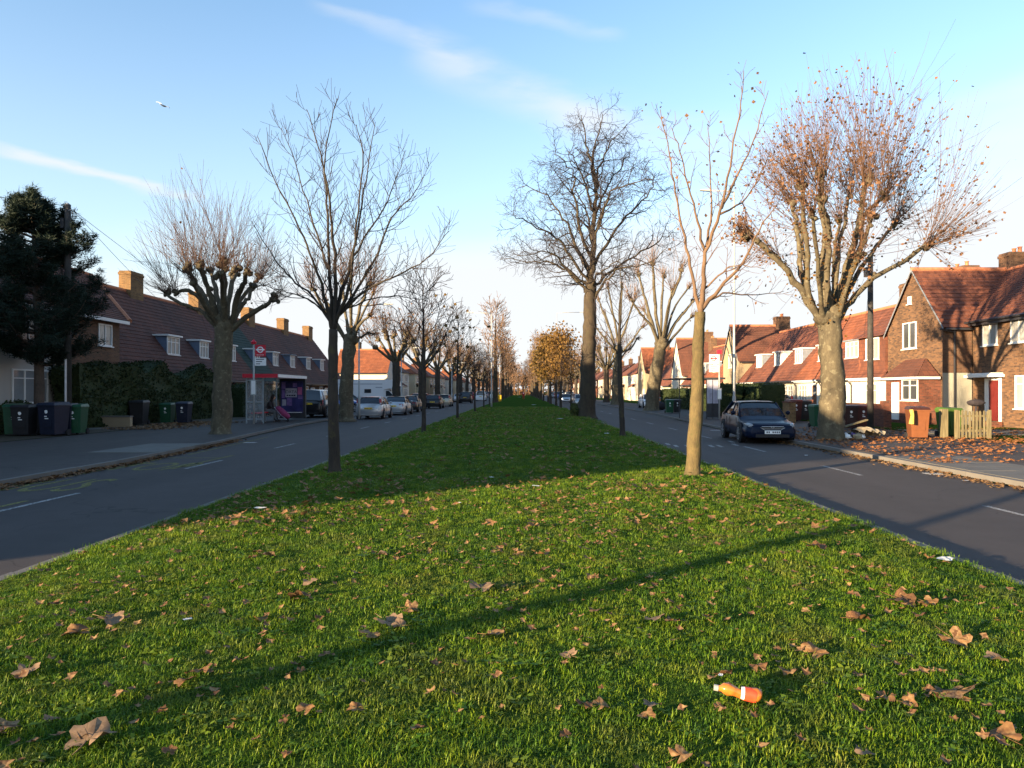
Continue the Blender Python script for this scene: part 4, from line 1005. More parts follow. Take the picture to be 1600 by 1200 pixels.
pollard('plane_tree', 'tall leaning pollarded plane with sunlit upper limbs, right pavement by the white car', 1018, 641, [(1022, 600), (1029, 560), (1033, 535)], (.62, .5), [(1031, 548), (1033, 545), (1035, 548)], [
    ((998, 428), [(1015, 490), (1005, 460)], .2, 2, 0), ((987, 468), [(1018, 510), (1000, 490)], .18, -2, 0), ((1020, 412), [(1025, 490), (1022, 450)], .22, -1, 1), ((1036, 432), [(1034, 480)], .18, 3, 1),
    ((1065, 420), [(1045, 480), (1058, 445)], .2, 1, 1), ((1050, 455), [(1042, 490)], .15, -3, 1), ((1082, 470), [(1055, 505), (1072, 485)], .18, -1, 2), ((1080, 495), [(1058, 520)], .17, 2, 2), ((1075, 450), [(1050, 490)], .15, 3, 2), ((1006, 485), [(1022, 515)], .14, 3.5, 0)],
    26, 6, (1033, 455, 75, 82), leaves=120, rs=.019, sm='twig_tan', dyr=3)
pollard('plane_tree', 'dark pollarded plane half hidden behind the slender young tree', 962, 632, [(963, 600), (965, 570), (966, 545)], (.6, .5), [(962, 550), (967, 540), (972, 550)], [
    ((935, 468), [(955, 520), (943, 490)], .2, 2, 0), ((930, 510), [(950, 535)], .2, -2, 0), ((950, 450), [(960, 500)], .2, -2, 1), ((972, 448), [(970, 500)], .2, 3, 1), ((990, 470), [(978, 510)], .2, 0, 1), ((1003, 510), [(985, 535)], .2, -2, 2), ((995, 530), [(985, 545)], .18, 3, 2), ((945, 490), [(958, 530)], .2, 4, 0)],
    22, 6, (967, 490, 52, 62), leaves=60, rs=.024, Y=92, sm='twig_tan')

def template(n, spread, H, ht, r0, rs, L, leaves, lm, sm, seed, shoots=20):
    """a pollarded plane kept as meshes so that further ones can share them"""
    global R; old = R; R = random.Random(seed)
    trunk = trunk_mesh([(0, 0, 0), (R.uniform(-.1, .1), 0, ht * .5), (R.uniform(-.2, .2), 0, ht)], [r0, r0 * .9, r0 * .85], 12, 1.35)
    wood, twig, lf = MB(), MB(), MB(); tips = []
    for i in range(n):
        a = 2.4 * i; rr_ = spread * (.25 + .75 * ((i + .5) / n) ** .5) * .62; K = Vector((rr_ * math.cos(a), rr_ * math.sin(a), ht + (H - ht) * (.55 - .33 * (i / n)) * R.uniform(.8, 1.15)))
        P = smooth([Vector((0, 0, ht - .1)), Vector((K.x * .45, K.y * .45, ht + (K.z - ht) * .35)), K], 4); wood.tube(P, [r0 * .42 * (1 - .4 * j / 8) for j in range(len(P))], 7, jit=.1, rr=R)
        for q in range(3): wood.blob(K + rv() * r0 * .25, r0 * .5, 7, 5, .2)
        for s in range(shoots):
            d = (UP * 1.0 + Vector((K.x, K.y, 0)) / spread * 1.3 + rv() * .35).normalized(); l = L * R.uniform(.5, 1.1); pts, _ = walk(K + rv() * r0 * .3, d, l, 5, .3, .06)
            twig.tube(pts, [rs * (1 - .5 * j / 5) for j in range(6)], 3, cap=False); tips.append(pts)
            pts2, _ = walk(pts[2], (pts[3] - pts[2]).normalized() + rv() * .3, l * .45, 3, .3, .08); twig.tube(pts2, [rs * .7] * 4, 3, cap=False); tips.append(pts2)
    for k in range(leaves): p = R.choice(tips); put_leaf(lf, p[min(len(p) - 1, int(R.random() ** .6 * len(p)))] + rv() * .12, R.uniform(.14, .26))
    R = old
    return [('trunk', trunk.mesh('trunk', M['bark_dark'], True)), ('limbs', wood.mesh('limbs', M['bark_plane'], True)), ('crown', twig.mesh('crown', M[sm])), ('leaves', lf.mesh('leaves', M[lm]) if leaves else None)]
def plant(tpl, name, x, y, z, sc, rz, label, group):
    r = empty(name, (x, y, z), rz, label, 'tree', group); r.scale = (sc, sc, sc)
    for nm_, me in tpl:
        if me: link(nm_, me, r)
    return r
TP = [template(9, 3.6, 10, 4.6, .42, .017, 3.4, 260, 'leaf_russet', 'twig_tan', 11), template(10, 4.0, 11, 4.8, .45, .020, 3.6, 420, 'leaf_gold', 'twig_tan', 12, 18), template(8, 3.4, 10, 4.4, .4, .020, 3.2, 60, 'leaf_russet', 'twig_tan', 13, 18)]
TPS = template(6, 2.6, 10.5, 6.4, .12, .009, 3.0, 40, 'leaf_russet', 'twig_tan', 17, 14)
ordn = ['third', 'fourth', 'fifth', 'sixth', 'seventh', 'eighth', 'ninth', 'tenth', 'eleventh', 'twelfth', 'thirteenth', 'fourteenth', 'fifteenth']
for i, y in enumerate([70, 87, 104, 122, 140, 160, 180, 202, 226, 252]):
    plant(TP[(i) % 3], 'plane_tree', -12.25 + R.uniform(-.15, .15), y, .11, R.uniform(.95, 1.12), R.uniform(0, 6), f'pollarded plane, {ordn[i]} along the left pavement counting from the camera', 'pollarded planes along the pavements')
for i, y in enumerate([112, 132, 152, 174, 196, 220, 248]):
    plant(TP[(i + 1) % 3], 'plane_tree', 13.0 + R.uniform(-.4, .4), y, .11, R.uniform(1, 1.15), R.uniform(0, 6), f'pollarded plane, {ordn[i+1]} along the right pavement counting from the camera', 'pollarded planes along the pavements')

# the trunk whose long shadow crosses the foreground, behind the camera on the left pavement
def shadow_plane():
    plant(TPS, 'plane_tree', -12.1, -5.05, .11, 1.0, 1.0, 'pollarded plane just behind the viewpoint on the left pavement', None)
shadow_plane()

# young trees down the verge, shared meshes
def young_template(seed, H=5.6, leaves=0, lm='leaf_gold', rmin=.008, n1=16, sp=1.0, r0=.08, wood_m='bark_dark', sm='twig_dark', tr=1.9):
    global R; old = R; R = random.Random(seed); trunk = trunk_mesh([(0, 0, 0), (R.uniform(-.03, .03), 0, tr), (R.uniform(-.1, .1), 0, H * .9)], [r0, r0 * .85, .015], 8, 1.3); tw, lf = MB(), MB()
    P = [Vector((0, 0, tr + (H * .92 - tr) * i / 8)) for i in range(9)]
    cfg = [None, dict(n=n1, t0=0, ang=42, len=2.1 * sp, fall=.6, up=.55, wob=.08, seg=5, r=.028, tap=.7, rmin=rmin * 1.3), dict(n=7, t0=.15, ang=42, len=.85 * sp, fall=.4, up=.3, wob=.12, seg=3, r=.012, tap=.4, rmin=rmin),
           dict(n=3, t0=.2, ang=40, len=.4 * sp, fall=.3, up=.2, wob=.15, seg=2, r=.009, tap=.3, rmin=rmin * .9)]
    tips = sprout([tw, tw], P, [r0 * .7 * (1 - i / 9) + .01 for i in range(9)], H, 1, cfg)
    for k in range(leaves): put_leaf(lf, R.choice(tips) + rv() * .3 * sp, R.uniform(.16, .3) * max(1, sp * .8))
    R = old
    return [('trunk', trunk.mesh('trunk', M[wood_m], True)), ('crown', tw.mesh('crown', M[sm])), ('leaves', lf.mesh('leaves', M[lm]) if leaves else None)]
YT = [young_template(21), young_template(22, 6.2, 60, 'leaf_gold'), young_template(23, 5.2, rmin=.011)]
GT = [young_template(31, 8.0, 1800, 'leaf_gold', .012, 22, 1.5, .16, 'bark_dark', 'twig_tan', 2.0), young_template(32, 7.6, 1600, 'leaf_gold', .012, 22, 1.4, .15, 'bark_dark', 'twig_tan', 2.0)]
BT = [young_template(41, 15, 0, 'leaf_russet', .03, 26, 2.3, .42, 'bark_lime', 'twig_tan', 3.2), young_template(42, 13, 120, 'leaf_russet', .03, 26, 2.2, .38, 'bark_lime', 'twig_tan', 3.0)]
yl = ['second', 'third', 'fourth', 'fifth', 'sixth', 'seventh', 'eighth', 'ninth']
for i, (px, y) in enumerate([(662, 28.5), (715, 43), (742, 57), (756, 71), (765, 86)]):
    plant(YT[i % 3], 'young_tree', PX(px, y), y, .14, [1.15, 1.05, 1, 1, 1][i], R.uniform(0, 6), f'thin bare young tree, {yl[i]} along the left edge of the grass', 'young trees along the grass edges')
for i, (px, y) in enumerate([(892, 62), (876, 72), (869, 84)]):
    plant(GT[i % 2] if i else YT[1], 'young_tree', PX(px, y), y, .14, .95, R.uniform(0, 6), ['thin young tree just beyond the lime, right grass edge', 'gold leaved tree beyond the lime on the right grass edge', 'second gold leaved tree beyond the lime, more olive'][i], 'young trees along the grass edges')
for i, (x, y) in enumerate([(4.0, 98), (4.2, 112), (3.9, 126)]):
    plant(GT[i % 2], 'autumn_tree', x, y, .14, R.uniform(1.0, 1.15), R.uniform(0, 6), f'orange leaved verge tree, {yl[i+1]} in the gold row right of the grass', 'autumn trees down the grass')
for i, (x, y) in enumerate([(-4.0, 108), (-4.0, 150), (4.0, 150), (-4.1, 185), (4.1, 185), (-4.1, 220), (4.1, 222), (-4, 255), (4, 258), (-3.9, 285), (3.9, 286), (-1.5, 318), (1.8, 322), (-6, 330), (6, 334)]):
    plant(BT[i % 2], 'tall_tree', x, y, .14, R.uniform(.9, 1.08), R.uniform(0, 6), ('tall bare brown tree at the far end, left of the grass, ' if x < 0 else 'tall bare brown tree at the far end, right of the grass, ') + f'{(["nearest"] + yl)[(i + 1) // 2 if x < 0 else i // 2]} of its row', 'tall trees at the far end')
# far wood closing the view
def far_wood():
    for k in range(16):
        pass
    r = None; mbt, mbl = MB(), MB()
    for k in range(110):
        x = R.gauss(0, 55); y = R.uniform(330, 400); h = R.uniform(9, 15)
        mbt.tube([(x, y, 0), (x, y, h * .8)], [.4, .08], 5)
        for j in range(34):
            a = R.uniform(0, 6.28); b = R.uniform(.2, 1.2); d = Vector((math.cos(a) * math.cos(b), math.sin(a) * math.cos(b), math.sin(b))); p = Vector((x, y, h * R.uniform(.25, .7))); q, _ = walk(p, d, h * .4, 3, .3, .15); mbt.tube(q, [.09, .07, .06, .04], 3, cap=False)
        for j in range(60):
            put_leaf(mbl, Vector((x + R.gauss(0, 3), y - 2 + R.gauss(0, 2), R.uniform(0, 3.2))), R.uniform(.6, 1.2))
        for j in range(200):
            p = Vector((x, y, h * .6)) + Vector((R.gauss(0, 2.2), R.gauss(0, 2.2), R.gauss(0, h * .16))); put_leaf(mbl, p, R.uniform(.4, .9))
    o = mbt.build('far_wood', M['twig_tan']); tag(o, 'band of brown bare trees closing the far end of the road', 'trees', kind='stuff')
    mbl.build('foliage', M['leaf_russet'], o)
far_wood()

# --- dark pine, left
def pine():
    Y = 28.4; X = PX(60, Y); base = (X, Y, .13); trunk = trunk_mesh([base, (X + .05, Y, 3.2), (X - .1, Y, 6), (X - .25, Y, 9.7)], [.21, .17, .11, .03], 12, 1.25); wood, nd = MB(), MB()
    def bush(p, s, n):
        for i in range(n):
            d = rv().normalized(); d.z = abs(d.z) * .7 + d.z * .3; q = p + rv() * s * .28; e = q + d * s * R.uniform(.5, 1); w = d.cross(rv()).normalized() * .016
            nd.add([tuple(q - w), tuple(q + w), tuple(e)], [(0, 1, 2)])
    outline = [(2.9, 1.5), (3.8, 2.5), (4.9, 2.95), (5.9, 2.9), (6.8, 2.2), (7.7, 2.05), (8.8, 1.3), (9.7, .5)]
    for k in range(96):
        z = 3.1 + 6.5 * (k / 96) ** .95; w = interp(outline, z) * R.uniform(.55, 1.12); a = k * 2.4 + R.uniform(-.4, .4); d = Vector((math.cos(a), math.sin(a), .05)).normalized()
        p0 = Vector((X - .03 * z, Y, z - w * .22)); P, _ = walk(p0, d, w, 6, .5, .08); wood.tube(P, [.045 * (1 - .8 * j / 6) + .006 for j in range(7)], 5, cap=False)
        for j in range(2, 7): bush(P[j] + rv() * .08 + UP * .05, .26 + .03 * j, 60)
        for j in range(5):
            i = R.randint(2, 5); dd = (P[i + 1] - P[i]).normalized() + rv() * .55; dd.z = abs(dd.z) * .5 + .25; P2, _ = walk(P[i], dd.normalized(), w * R.uniform(.22, .4), 3, .7, .1); wood.tube(P2, [.015, .012, .01, .006], 3, cap=False)
            for q in P2[1:]: bush(q, .25, 48)
    for q in range(12): bush(Vector((X - .25, Y, 9.3 + q * .05)), .3, 40)
    finish_tree('pine_tree', 'dense dark green pine standing in front of the grey rendered house', base, trunk, wood, nd, 'bark_pine', 'bark_pine', 'needle')
pine()

# --- hedges
def hedge(name, label, x0, x1, y0, y1, z1, dens=260, size=.09, lumps=.25, mat='hedge_leaf', z0=.1, cat='hedge'):
    core = MB(); nx, ny, nz = max(2, int((x1 - x0) / .5)), max(2, int((y1 - y0) / .5)), max(2, int((z1 - z0) / .5))
    def disp(x, y, z): return noise.noise(Vector((x * .7, y * .7, z * .9))) * lumps
    def P(u, v, w):
        x = x0 + (x1 - x0) * u; y = y0 + (y1 - y0) * v; z = z0 + (z1 - z0) * w; d = disp(x, y, z); c = Vector(((x0 + x1) / 2, (y0 + y1) / 2, z * .5)); n = Vector((u - .5, v - .5, max(0, w - .4))).normalized() if (u, v) != (.5, .5) else UP
        return (x + n.x * d, y + n.y * d, z + n.z * d * 1.4 + (noise.noise(Vector((x * .35, y * .35, 5))) * lumps * 1.6 if w > .7 else 0))
    faces = []
    def sheet(f, a, b):
        vs = [P(*f(i / a, j / b)) for i in range(a + 1) for j in range(b + 1)]; core.add(vs, [(i * (b + 1) + j, i * (b + 1) + j + 1, (i + 1) * (b + 1) + j + 1, (i + 1) * (b + 1) + j) for i in range(a) for j in range(b)])
        return [vs]
    sheets = [(lambda s, t: (0, s, t), ny, nz, (y1 - y0) * (z1 - z0)), (lambda s, t: (1, s, t), ny, nz, (y1 - y0) * (z1 - z0)), (lambda s, t: (s, 0, t), nx, nz, (x1 - x0) * (z1 - z0)), (lambda s, t: (s, t, 1), nx, ny, (x1 - x0) * (y1 - y0))]
    lf = MB()
    for f, a, b, area in sheets:
        sheet(f, a, b)
        for k in range(int(area * dens)):
            p = Vector(P(*f(R.random(), R.random()))) + rv() * .05; put_leaf(lf, p, size * R.uniform(.7, 1.4))
    b = (x0, y0, 0); root = empty(name, b, 0, label, cat)
    for m_ in (core, lf): m_.v = [(x - b[0], y - b[1], z) for x, y, z in m_.v]
    core.build('stems', M['hedge_leaf'], root, smooth=True); lf.build('foliage', M[mat], root)
    return root
hedge('hedge', 'tall rough green hedge in front of the left brick cottages', -20.85, -19.6, 31.5, 46, 3.0, 190, .11, .5)
hedge('hedge', 'dark lower hedge behind the left bus shelter pole', -19.6, -18.2, 46.4, 54, 2.1, 130, .11, .3)
hedge('shrub', 'low dark shrub at the far left edge before the grey house window', -20.85, -20.25, 26.4, 29.3, 1.25, 260, .09, .4, cat='shrub')
hedge('hedge', 'clipped dark hedge left of the sunlit young trunk across the right road', 15.6, 16.7, 62, 80, 2.0, 90, .12, .1)
hedge('hedge', 'rounded dark green hedge beside the right bus shelter', 13.9, 15.4, 49.5, 52.5, 2.2, 200, .10, .2)
hedge('hedge', 'dark hedge right of the right bus flag by the parked dark car', 15.6, 17.0, 46.0, 54, 2.15, 130, .10, .2)
hedge('shrub', 'low ivy and weeds around the foot of the tall lime tree', 3.55, 5.0 - .7, 46.6, 48.6, .75, 260, .13, .35, mat='ivy_leaf', z0=.1, cat='ground ivy')
# ------------------------------------------------------------------ vehicles
CAR = {
 'saloon': dict(L=4.66, W=1.78, belt=.95, hood=.80, tail=1.0, H=1.44, cowl=.95, rf=.28, rr=-.85, rb=-1.62, wb=1.36, wr=-1.34, wh=.325, nose=.62),
 'hatch': dict(L=4.2, W=1.74, belt=.98, hood=.86, tail=1.0, H=1.47, cowl=.95, rf=.3, rr=-1.5, rb=-1.98, wb=1.3, wr=-1.3, wh=.315, nose=.66),
 'suv': dict(L=4.7, W=1.92, belt=1.16, hood=1.08, tail=1.16, H=1.80, cowl=1.05, rf=.45, rr=-2.0, rb=-2.27, wb=1.42, wr=-1.42, wh=.38, nose=.8),
 'van': dict(L=4.9, W=1.9, belt=1.15, hood=1.08, tail=1.15, H=1.95, cowl=1.55, rf=.95, rr=-2.3, rb=-2.4, wb=1.5, wr=-1.5, wh=.34, nose=.75)}
def lin(a, b, t): return a + (b - a) * t
_cm = {}
def car_meshes(kind):
    if kind in _cm: return _cm[kind]
    k = CAR[kind]; L, W = k['L'], k['W']; h = L / 2; w = W / 2; B = k['belt']
    st = [(h, k['nose'] - .14, w * .62, .30), (h - .05, k['nose'], w * .80, .22), (h - .22, k['nose'] + .07, w * .93, .2), (h - .6, lin(k['nose'] + .07, k['hood'], .55), w * .985, .2), (k['cowl'] + .35, k['hood'], w, .2),
          (k['cowl'], B - .04, w, .2), (0, B, w, .2), (k['rr'] - .1, B + .01, w, .2), (k['rb'], k['tail'], w * .985, .2), (-h + .25, k['tail'] - .01, w * .95, .22), (-h + .07, k['tail'] - .08, w * .86, .24), (-h, k['tail'] - .3, w * .76, .3)]
    st = sorted(st, key=lambda s: -s[0])
    # densify
    S = []
    for i in range(len(st) - 1):
        for j in range(3):
            t = j / 3; S.append(tuple(lin(a, b, t) for a, b in zip(st[i], st[i + 1])))
    S.append(st[-1])
    mb = MB(); ring = []
    for (y, zt, hw, zb) in S:
        m = lin(zb, zt, .5); half = [(0, zb), (hw * .86, zb), (hw * .97, zb + .06), (hw * 1.0, lin(zb, zt, .35)), (hw * .995, lin(zb, zt, .62)), (hw * .955, lin(zb, zt, .68)), (hw * .93, zt - .05), (hw * .88, zt - .01), (hw * .5, zt + .02), (0, zt + .028)]
        ring.append([(x, y, z) for x, z in half] + [(-x, y, z) for x, z in half[-2:0:-1]])
    n = len(ring[0]); mb.add([p for r in ring for p in r], [(i * n + j, i * n + (j + 1) % n, (i + 1) * n + (j + 1) % n, (i + 1) * n + j) for i in range(len(ring) - 1) for j in range(n)] + [tuple(range(n))[::-1], tuple((len(ring) - 1) * n + j for j in range(n))])
    body = mb.mesh('body', M['paint_black'], True)
    # cabin glass
    g = MB(); H = k['H']; bw, tw = w * .90, w * .70; zb = B - .02; zt = H - .05
    c0, c1, c2, c3 = k['cowl'] + .02, k['rf'], k['rr'], k['rb'] - .02
    gs = [(c0, bw * .93, zb - .02, 0), (lin(c0, c1, .5), lin(bw, tw, .5) * .97, lin(zb, zt, .56), 1), (c1, tw, zt, 1), (lin(c1, c2, .5), tw * 1.02, zt + .035, 1), (c2, tw * .99, zt, 1), (lin(c2, c3, .5), lin(tw, bw, .5) * .97, lin(zt, zb, .46), 1), (c3, bw * .92, zb - .02, 0)]
    rg = []
    for (y, tw_, z, f) in gs:
        bb = bw * (1 if f else .99); rg.append([(bb, y, zb - .03), (lin(bb, tw_, .5) + .015, y, lin(zb - .03, z, .5)), (tw_, y, z - .01), (tw_ * .6, y, z + .012), (0, y, z + .018), (-tw_ * .6, y, z + .012), (-tw_, y, z - .01), (-lin(bb, tw_, .5) - .015, y, lin(zb - .03, z, .5)), (-bb, y, zb - .03)])
    n = 9; g.add([p for r in rg for p in r], [(i * n + j, i * n + j + 1, (i + 1) * n + j + 1, (i + 1) * n + j) for i in range(len(rg) - 1) for j in range(n - 1)] + [tuple(range(n)), tuple((len(rg) - 1) * n + j for j in range(n))[::-1]])
    glass = g.mesh('windows', M['car_glass'], False)
    # roof and pillars
    r = MB(); zz = H - .03; yy = [c1 + .04, lin(c1, c2, .25), lin(c1, c2, .5), lin(c1, c2, .75), c2 - .04]; dz = [0, .028, .035, .028, 0]; rows = []
    for y, d in zip(yy, dz): rows.append([(s * tw * 1.04, y, zz - .03 + d * .5) for s in (1,)] + [(tw * .9, y, zz + d * .8), (0, y, zz + d + .015), (-tw * .9, y, zz + d * .8)] + [(-tw * 1.04, y, zz - .03 + d * .5)])
    r.add([p for q in rows for p in q], [(i * 5 + j, i * 5 + j + 1, (i + 1) * 5 + j + 1, (i + 1) * 5 + j) for i in range(4) for j in range(4)])
    for s in (1, -1):
        r.tube([(s * bw * .97, c0 - .02, zb - .03), (s * (tw + .02), c1 + .02, zz - .03)], [.045, .035], 6)
        r.tube([(s * bw * .99, c3 + .05, zb), (s * (tw + .02), c2, zz - .03)], [.09 if kind != 'saloon' else .07, .05], 6)
        ym = lin(c1, c2, .42); r.tube([(s * (bw + .012), ym, zb - .02), (s * (tw + .035), ym, zz - .04)], [.035, .03], 6)
        if kind in ('hatch', 'suv', 'van'): ym = lin(c1, c2, .86); r.tube([(s * (bw + .012), ym, zb - .02), (s * (tw + .035), ym, zz - .04)], [.05, .045], 6)
        if kind == 'van':
            r.box(min(s * (bw - .02), s * (bw + .02)), max(s * (bw - .02), s * (bw + .02)), c3 + .1, lin(c1, c2, .35), zb, lin(zb, zz, .55))
            r.obox((s * (bw + .01), c3 + .1, zb), (0, lin(c1, c2, .35) - c3 - .1, 0), (s * (tw - bw) * 1.0, 0, zz - zb - .03), (s * .015, 0, 0))
    roof = r.mesh('roof', M['paint_black'], True)
    # wheels
    wm = MB(); R0 = k['wh']; wm.tube([(-.11, 0, 0), (-.10, 0, 0), (.10, 0, 0), (.11, 0, 0)], [R0 * .93, R0, R0, R0 * .93], 24); tyre = wm.mesh('tyre', M['rubber'], True)
    rm = MB(); rm.tube([(0, 0, 0), (.012, 0, 0)], [R0 * .2, R0 * .2], 12)
    for q in range(8):
        a = q * math.pi / 4; d = Vector((0, math.cos(a), math.sin(a))); e = Vector((0, -math.sin(a), math.cos(a))) * R0 * .1; rm.obox(tuple(d * R0 * .15 - e * .5), tuple(d * R0 * .5), tuple(e), (.014, 0, 0))
    m2 = []; 
    for q in range(24):
        a = q * math.pi / 12; m2.append((.006, R0 * .68 * math.cos(a), R0 * .68 * math.sin(a))); m2.append((.006, R0 * .6 * math.cos(a), R0 * .6 * math.sin(a)))
    rm.add(m2, [(2 * q, 2 * q + 1, (2 * q + 3) % 48, (2 * q + 2) % 48) for q in range(24)]); rim = rm.mesh('rim', M['alloy'])
    am = MB(); am.tube([(0, 0, 0), (.09, 0, 0)], [R0 * 1.19, R0 * 1.19], 20); arch = am.mesh('wheel_arch', M['black_plastic'])
    x = w
    fm = MB()   # front lamps (one side)
    fm.tube([(0, .03, -.005), (0, -.05, .0), (0, -.24, .035), (0, -.42, .06)], [.05, .082, .068, .02], 10); lampf = fm.mesh('headlight', M['alloy'], True)
    _cm[kind] = dict(body=body, windows=glass, roof=roof, tyre=tyre, rim=rim, arch=arch, lampf=lampf, k=k)
    return _cm[kind]
plain('lamp_red', (.35, .02, .03), .25, .1, spec=.5); plain('lamp_clear', (.26, .28, .3), .15, .1, spec=.6)
def lampon():
    t = NT('lamp_lit'); t.b.inputs['Emission Color'].default_value = (1, .95, .8, 1); t.b.inputs['Emission Strength'].default_value = 6; t.color((.8, .8, .75)); MATS['lamp_lit'] = t.mat
lampon()
def setmat(o, m): o.material_slots[0].link = 'OBJECT'; o.material_slots[0].material = M[m]
def car(kind, pt, x, y, rz, label, name=None, z=0.0, plate='yellow_plate', roofm=None, group='cars parked along the kerbs', far=False, lit=False, cat='car', sc=1, detail=True):
    m = car_meshes(kind); k = m['k']; L, W = k['L'], k['W']; h = L / 2; w = W / 2
    r = empty(name or {'saloon': 'saloon_car', 'hatch': 'hatchback_car', 'suv': 'suv', 'van': 'van'}[kind], (x, y, z), rz, label, cat, group); r.scale = (sc, sc, sc)
    b = link('body', m['body'], r); setmat(b, pt); link('windows', m['windows'], r); ro = link('roof', m['roof'], r); setmat(ro, roofm or pt)
    for sx in (1, -1):
        for yy in (k['wb'], k['wr']):
            a = link('wheel_arch', m['arch'], b, ((w * .955 if sx > 0 else -w * .955 - .09 + .0) if False else (sx * w * .96, yy, k['wh'] + .03)), (0, 0, 0 if sx > 0 else math.pi)); a.scale = (.55, 1, 1)
            t = link('tyre', m['tyre'], r, (sx * (w - .08), yy, k['wh']), None); t.name = 'wheel'
            link('rim', m['rim'], t, (sx * .112, 0, 0), (0, 0, 0 if sx > 0 else math.pi))
        lf = link('headlight', m['lampf'], r, (sx * w * .74, h - .12, k['nose'] + .0), (0, 0, sx * rad(22))); setmat(lf, 'lamp_lit' if lit else 'lamp_clear')
        q = MB()
        if kind == 'saloon': q.obox((sx * w * .55, -h - .0 + .02, k['tail'] - .30), (sx * .28, .06, 0), (0, .12, 0), (0, 0, .17))
        elif kind == 'hatch': q.obox((sx * w * .82, -h + .10, .92), (sx * .12, .06, 0), (0, .15, 0), (-sx * .05, .07, .42))
        else: q.obox((sx * w * .80, -h + .06, .80), (sx * .14, .03, 0), (0, .16, 0), (0, .02, .36))
        q.build('tail_light', M['lamp_red'], r)
        q = MB(); q.blob((sx * (w + .07), k['cowl'] - .22, k['belt'] + .08), .1, 8, 6, 0, sz=(.9, .55, .75)); mo = q.build('wing_mirror', M[pt], r, smooth=True)
    q = MB(); q.box(-.26, .26, h + .004, h + .02, .36, .47); p = q.build('number_plate', M['white_plate'], r)
    q = MB()
    for c in range(7):
        if c != 4: q.box(-.23 + c * .066, -.19 + c * .066, h + .0205, h + .022, .385, .445)
    q.build('plate_characters', M['ink'], p)
    zb = k['tail'] - .34 if kind != 'suv' else .86
    q = MB(); q.box(-.26, .26, -h - .022, -h - .006, zb, zb + .11); p = q.build('number_plate', M[plate], r)
    q = MB()
    for c in range(7):
        if c != 4: q.box(-.23 + c * .066, -.19 + c * .066, -h - .024, -h - .0225, zb + .025, zb + .085)
    q.build('plate_characters', M['ink'], p)
    q = MB(); q.add([(-.36, h + .012, k['nose'] - .02), (-.40, h + .012, k['nose'] - .05), (-.26, h + .012, k['nose'] - .13), (.26, h + .012, k['nose'] - .13), (.40, h + .012, k['nose'] - .05), (.36, h + .012, k['nose'] - .02), (-.36, h - .05, k['nose'] - .02), (-.40, h - .05, k['nose'] - .05), (-.26, h - .05, k['nose'] - .13), (.26, h - .05, k['nose'] - .13), (.40, h - .05, k['nose'] - .05), (.36, h - .05, k['nose'] - .02)], [(0, 1, 2, 3, 4, 5), (0, 6, 7, 1), (1, 7, 8, 2), (2, 8, 9, 3), (3, 9, 10, 4), (4, 10, 11, 5), (5, 11, 6, 0)]); gr = q.build('grille', M['black_plastic'], r)
    q = MB()
    q.tube([(-.36, h + .014, k['nose'] - .018), (0, h + .02, k['nose'] - .012), (.36, h + .014, k['nose'] - .018)], [.009] * 3, 5); q.tube([(-.40, h + .012, k['nose'] - .05), (-.26, h + .016, k['nose'] - .132), (.26, h + .016, k['nose'] - .132), (.40, h + .012, k['nose'] - .05)], [.007] * 4, 5); q.tube([(-.33, h + .016, k['nose'] - .075), (.33, h + .016, k['nose'] - .075)], [.005] * 2, 4)
    q.build('grille_bar', M['alloy'], gr)
    q = MB(); q.box(-w * .62, w * .62, h - .03, h + .006, .24, .345); q.build('lower_intake', M['black_plastic'], r)
    q = MB(); q.box(-w * .7, w * .7, -h - .005, -h + .06, .26, .36); q.build('rear_bumper', M['black_plastic'] if kind == 'suv' else M[pt], r)
    if detail:
        q = MB(); bw = w + .004
        for s in (1, -1):
            for yy in (k['cowl'] - .1, lin(k['rf'], k['rr'], .42), k['rr'] + .1): q.box(min(s * (w - .02), s * (w + .003)), max(s * (w - .02), s * (w + .003)), yy - .006, yy + .006, .3, k['belt'] - .09)
        q.build('door_gap', M['black_plastic'], b)
    return r
PI = math.pi
# right-hand saloon, facing the camera
sal = car('saloon', 'paint_navy', 8.72, 26.5, PI - rad(4.5), 'dark navy saloon car parked facing the camera on the right kerb', plate='yellow_plate', group=None, sc=1.01)
emb = MB(); emb.tube([(-.05, 2.345, .57), (-.035, 2.345, .62), (-.03, 2.345, .56), (.03, 2.345, .56), (.035, 2.345, .62), (.05, 2.345, .57)], [.009] * 6, 5); emb.build('emblem', M['alloy'], sal)
ax = MB(); ax.tube([(.45, -.95, 1.43), (.45, -1.15, 1.62)], [.006, .003], 4); ax.build('aerial', M['black_plastic'], sal)
car('hatch', 'paint_white', 14.2 - .9, 74.0, PI, 'white compact car facing the camera beside the leaning plane tree', group=None, z=.1)
car('saloon', 'paint_silver', PX(905, 95), 93, PI, 'pale blue silver car coming toward the camera just left of the lime trunk', group=None)
car('hatch', 'paint_silver', PX(884, 112), 112, PI, 'car with its headlights on approaching in the right road', lit=True, group=None)
car('hatch', 'paint_grey', 19.0, 55.5, PI / 2, 'grey car parked in a garden behind the clipped hedge', z=.13, group=None)
car('suv', 'paint_navy', 16.4, 56.5 - 9.5 + 11, PI - .3, 'dark blue car parked in the driveway behind the navy saloon', z=.13, group=None)
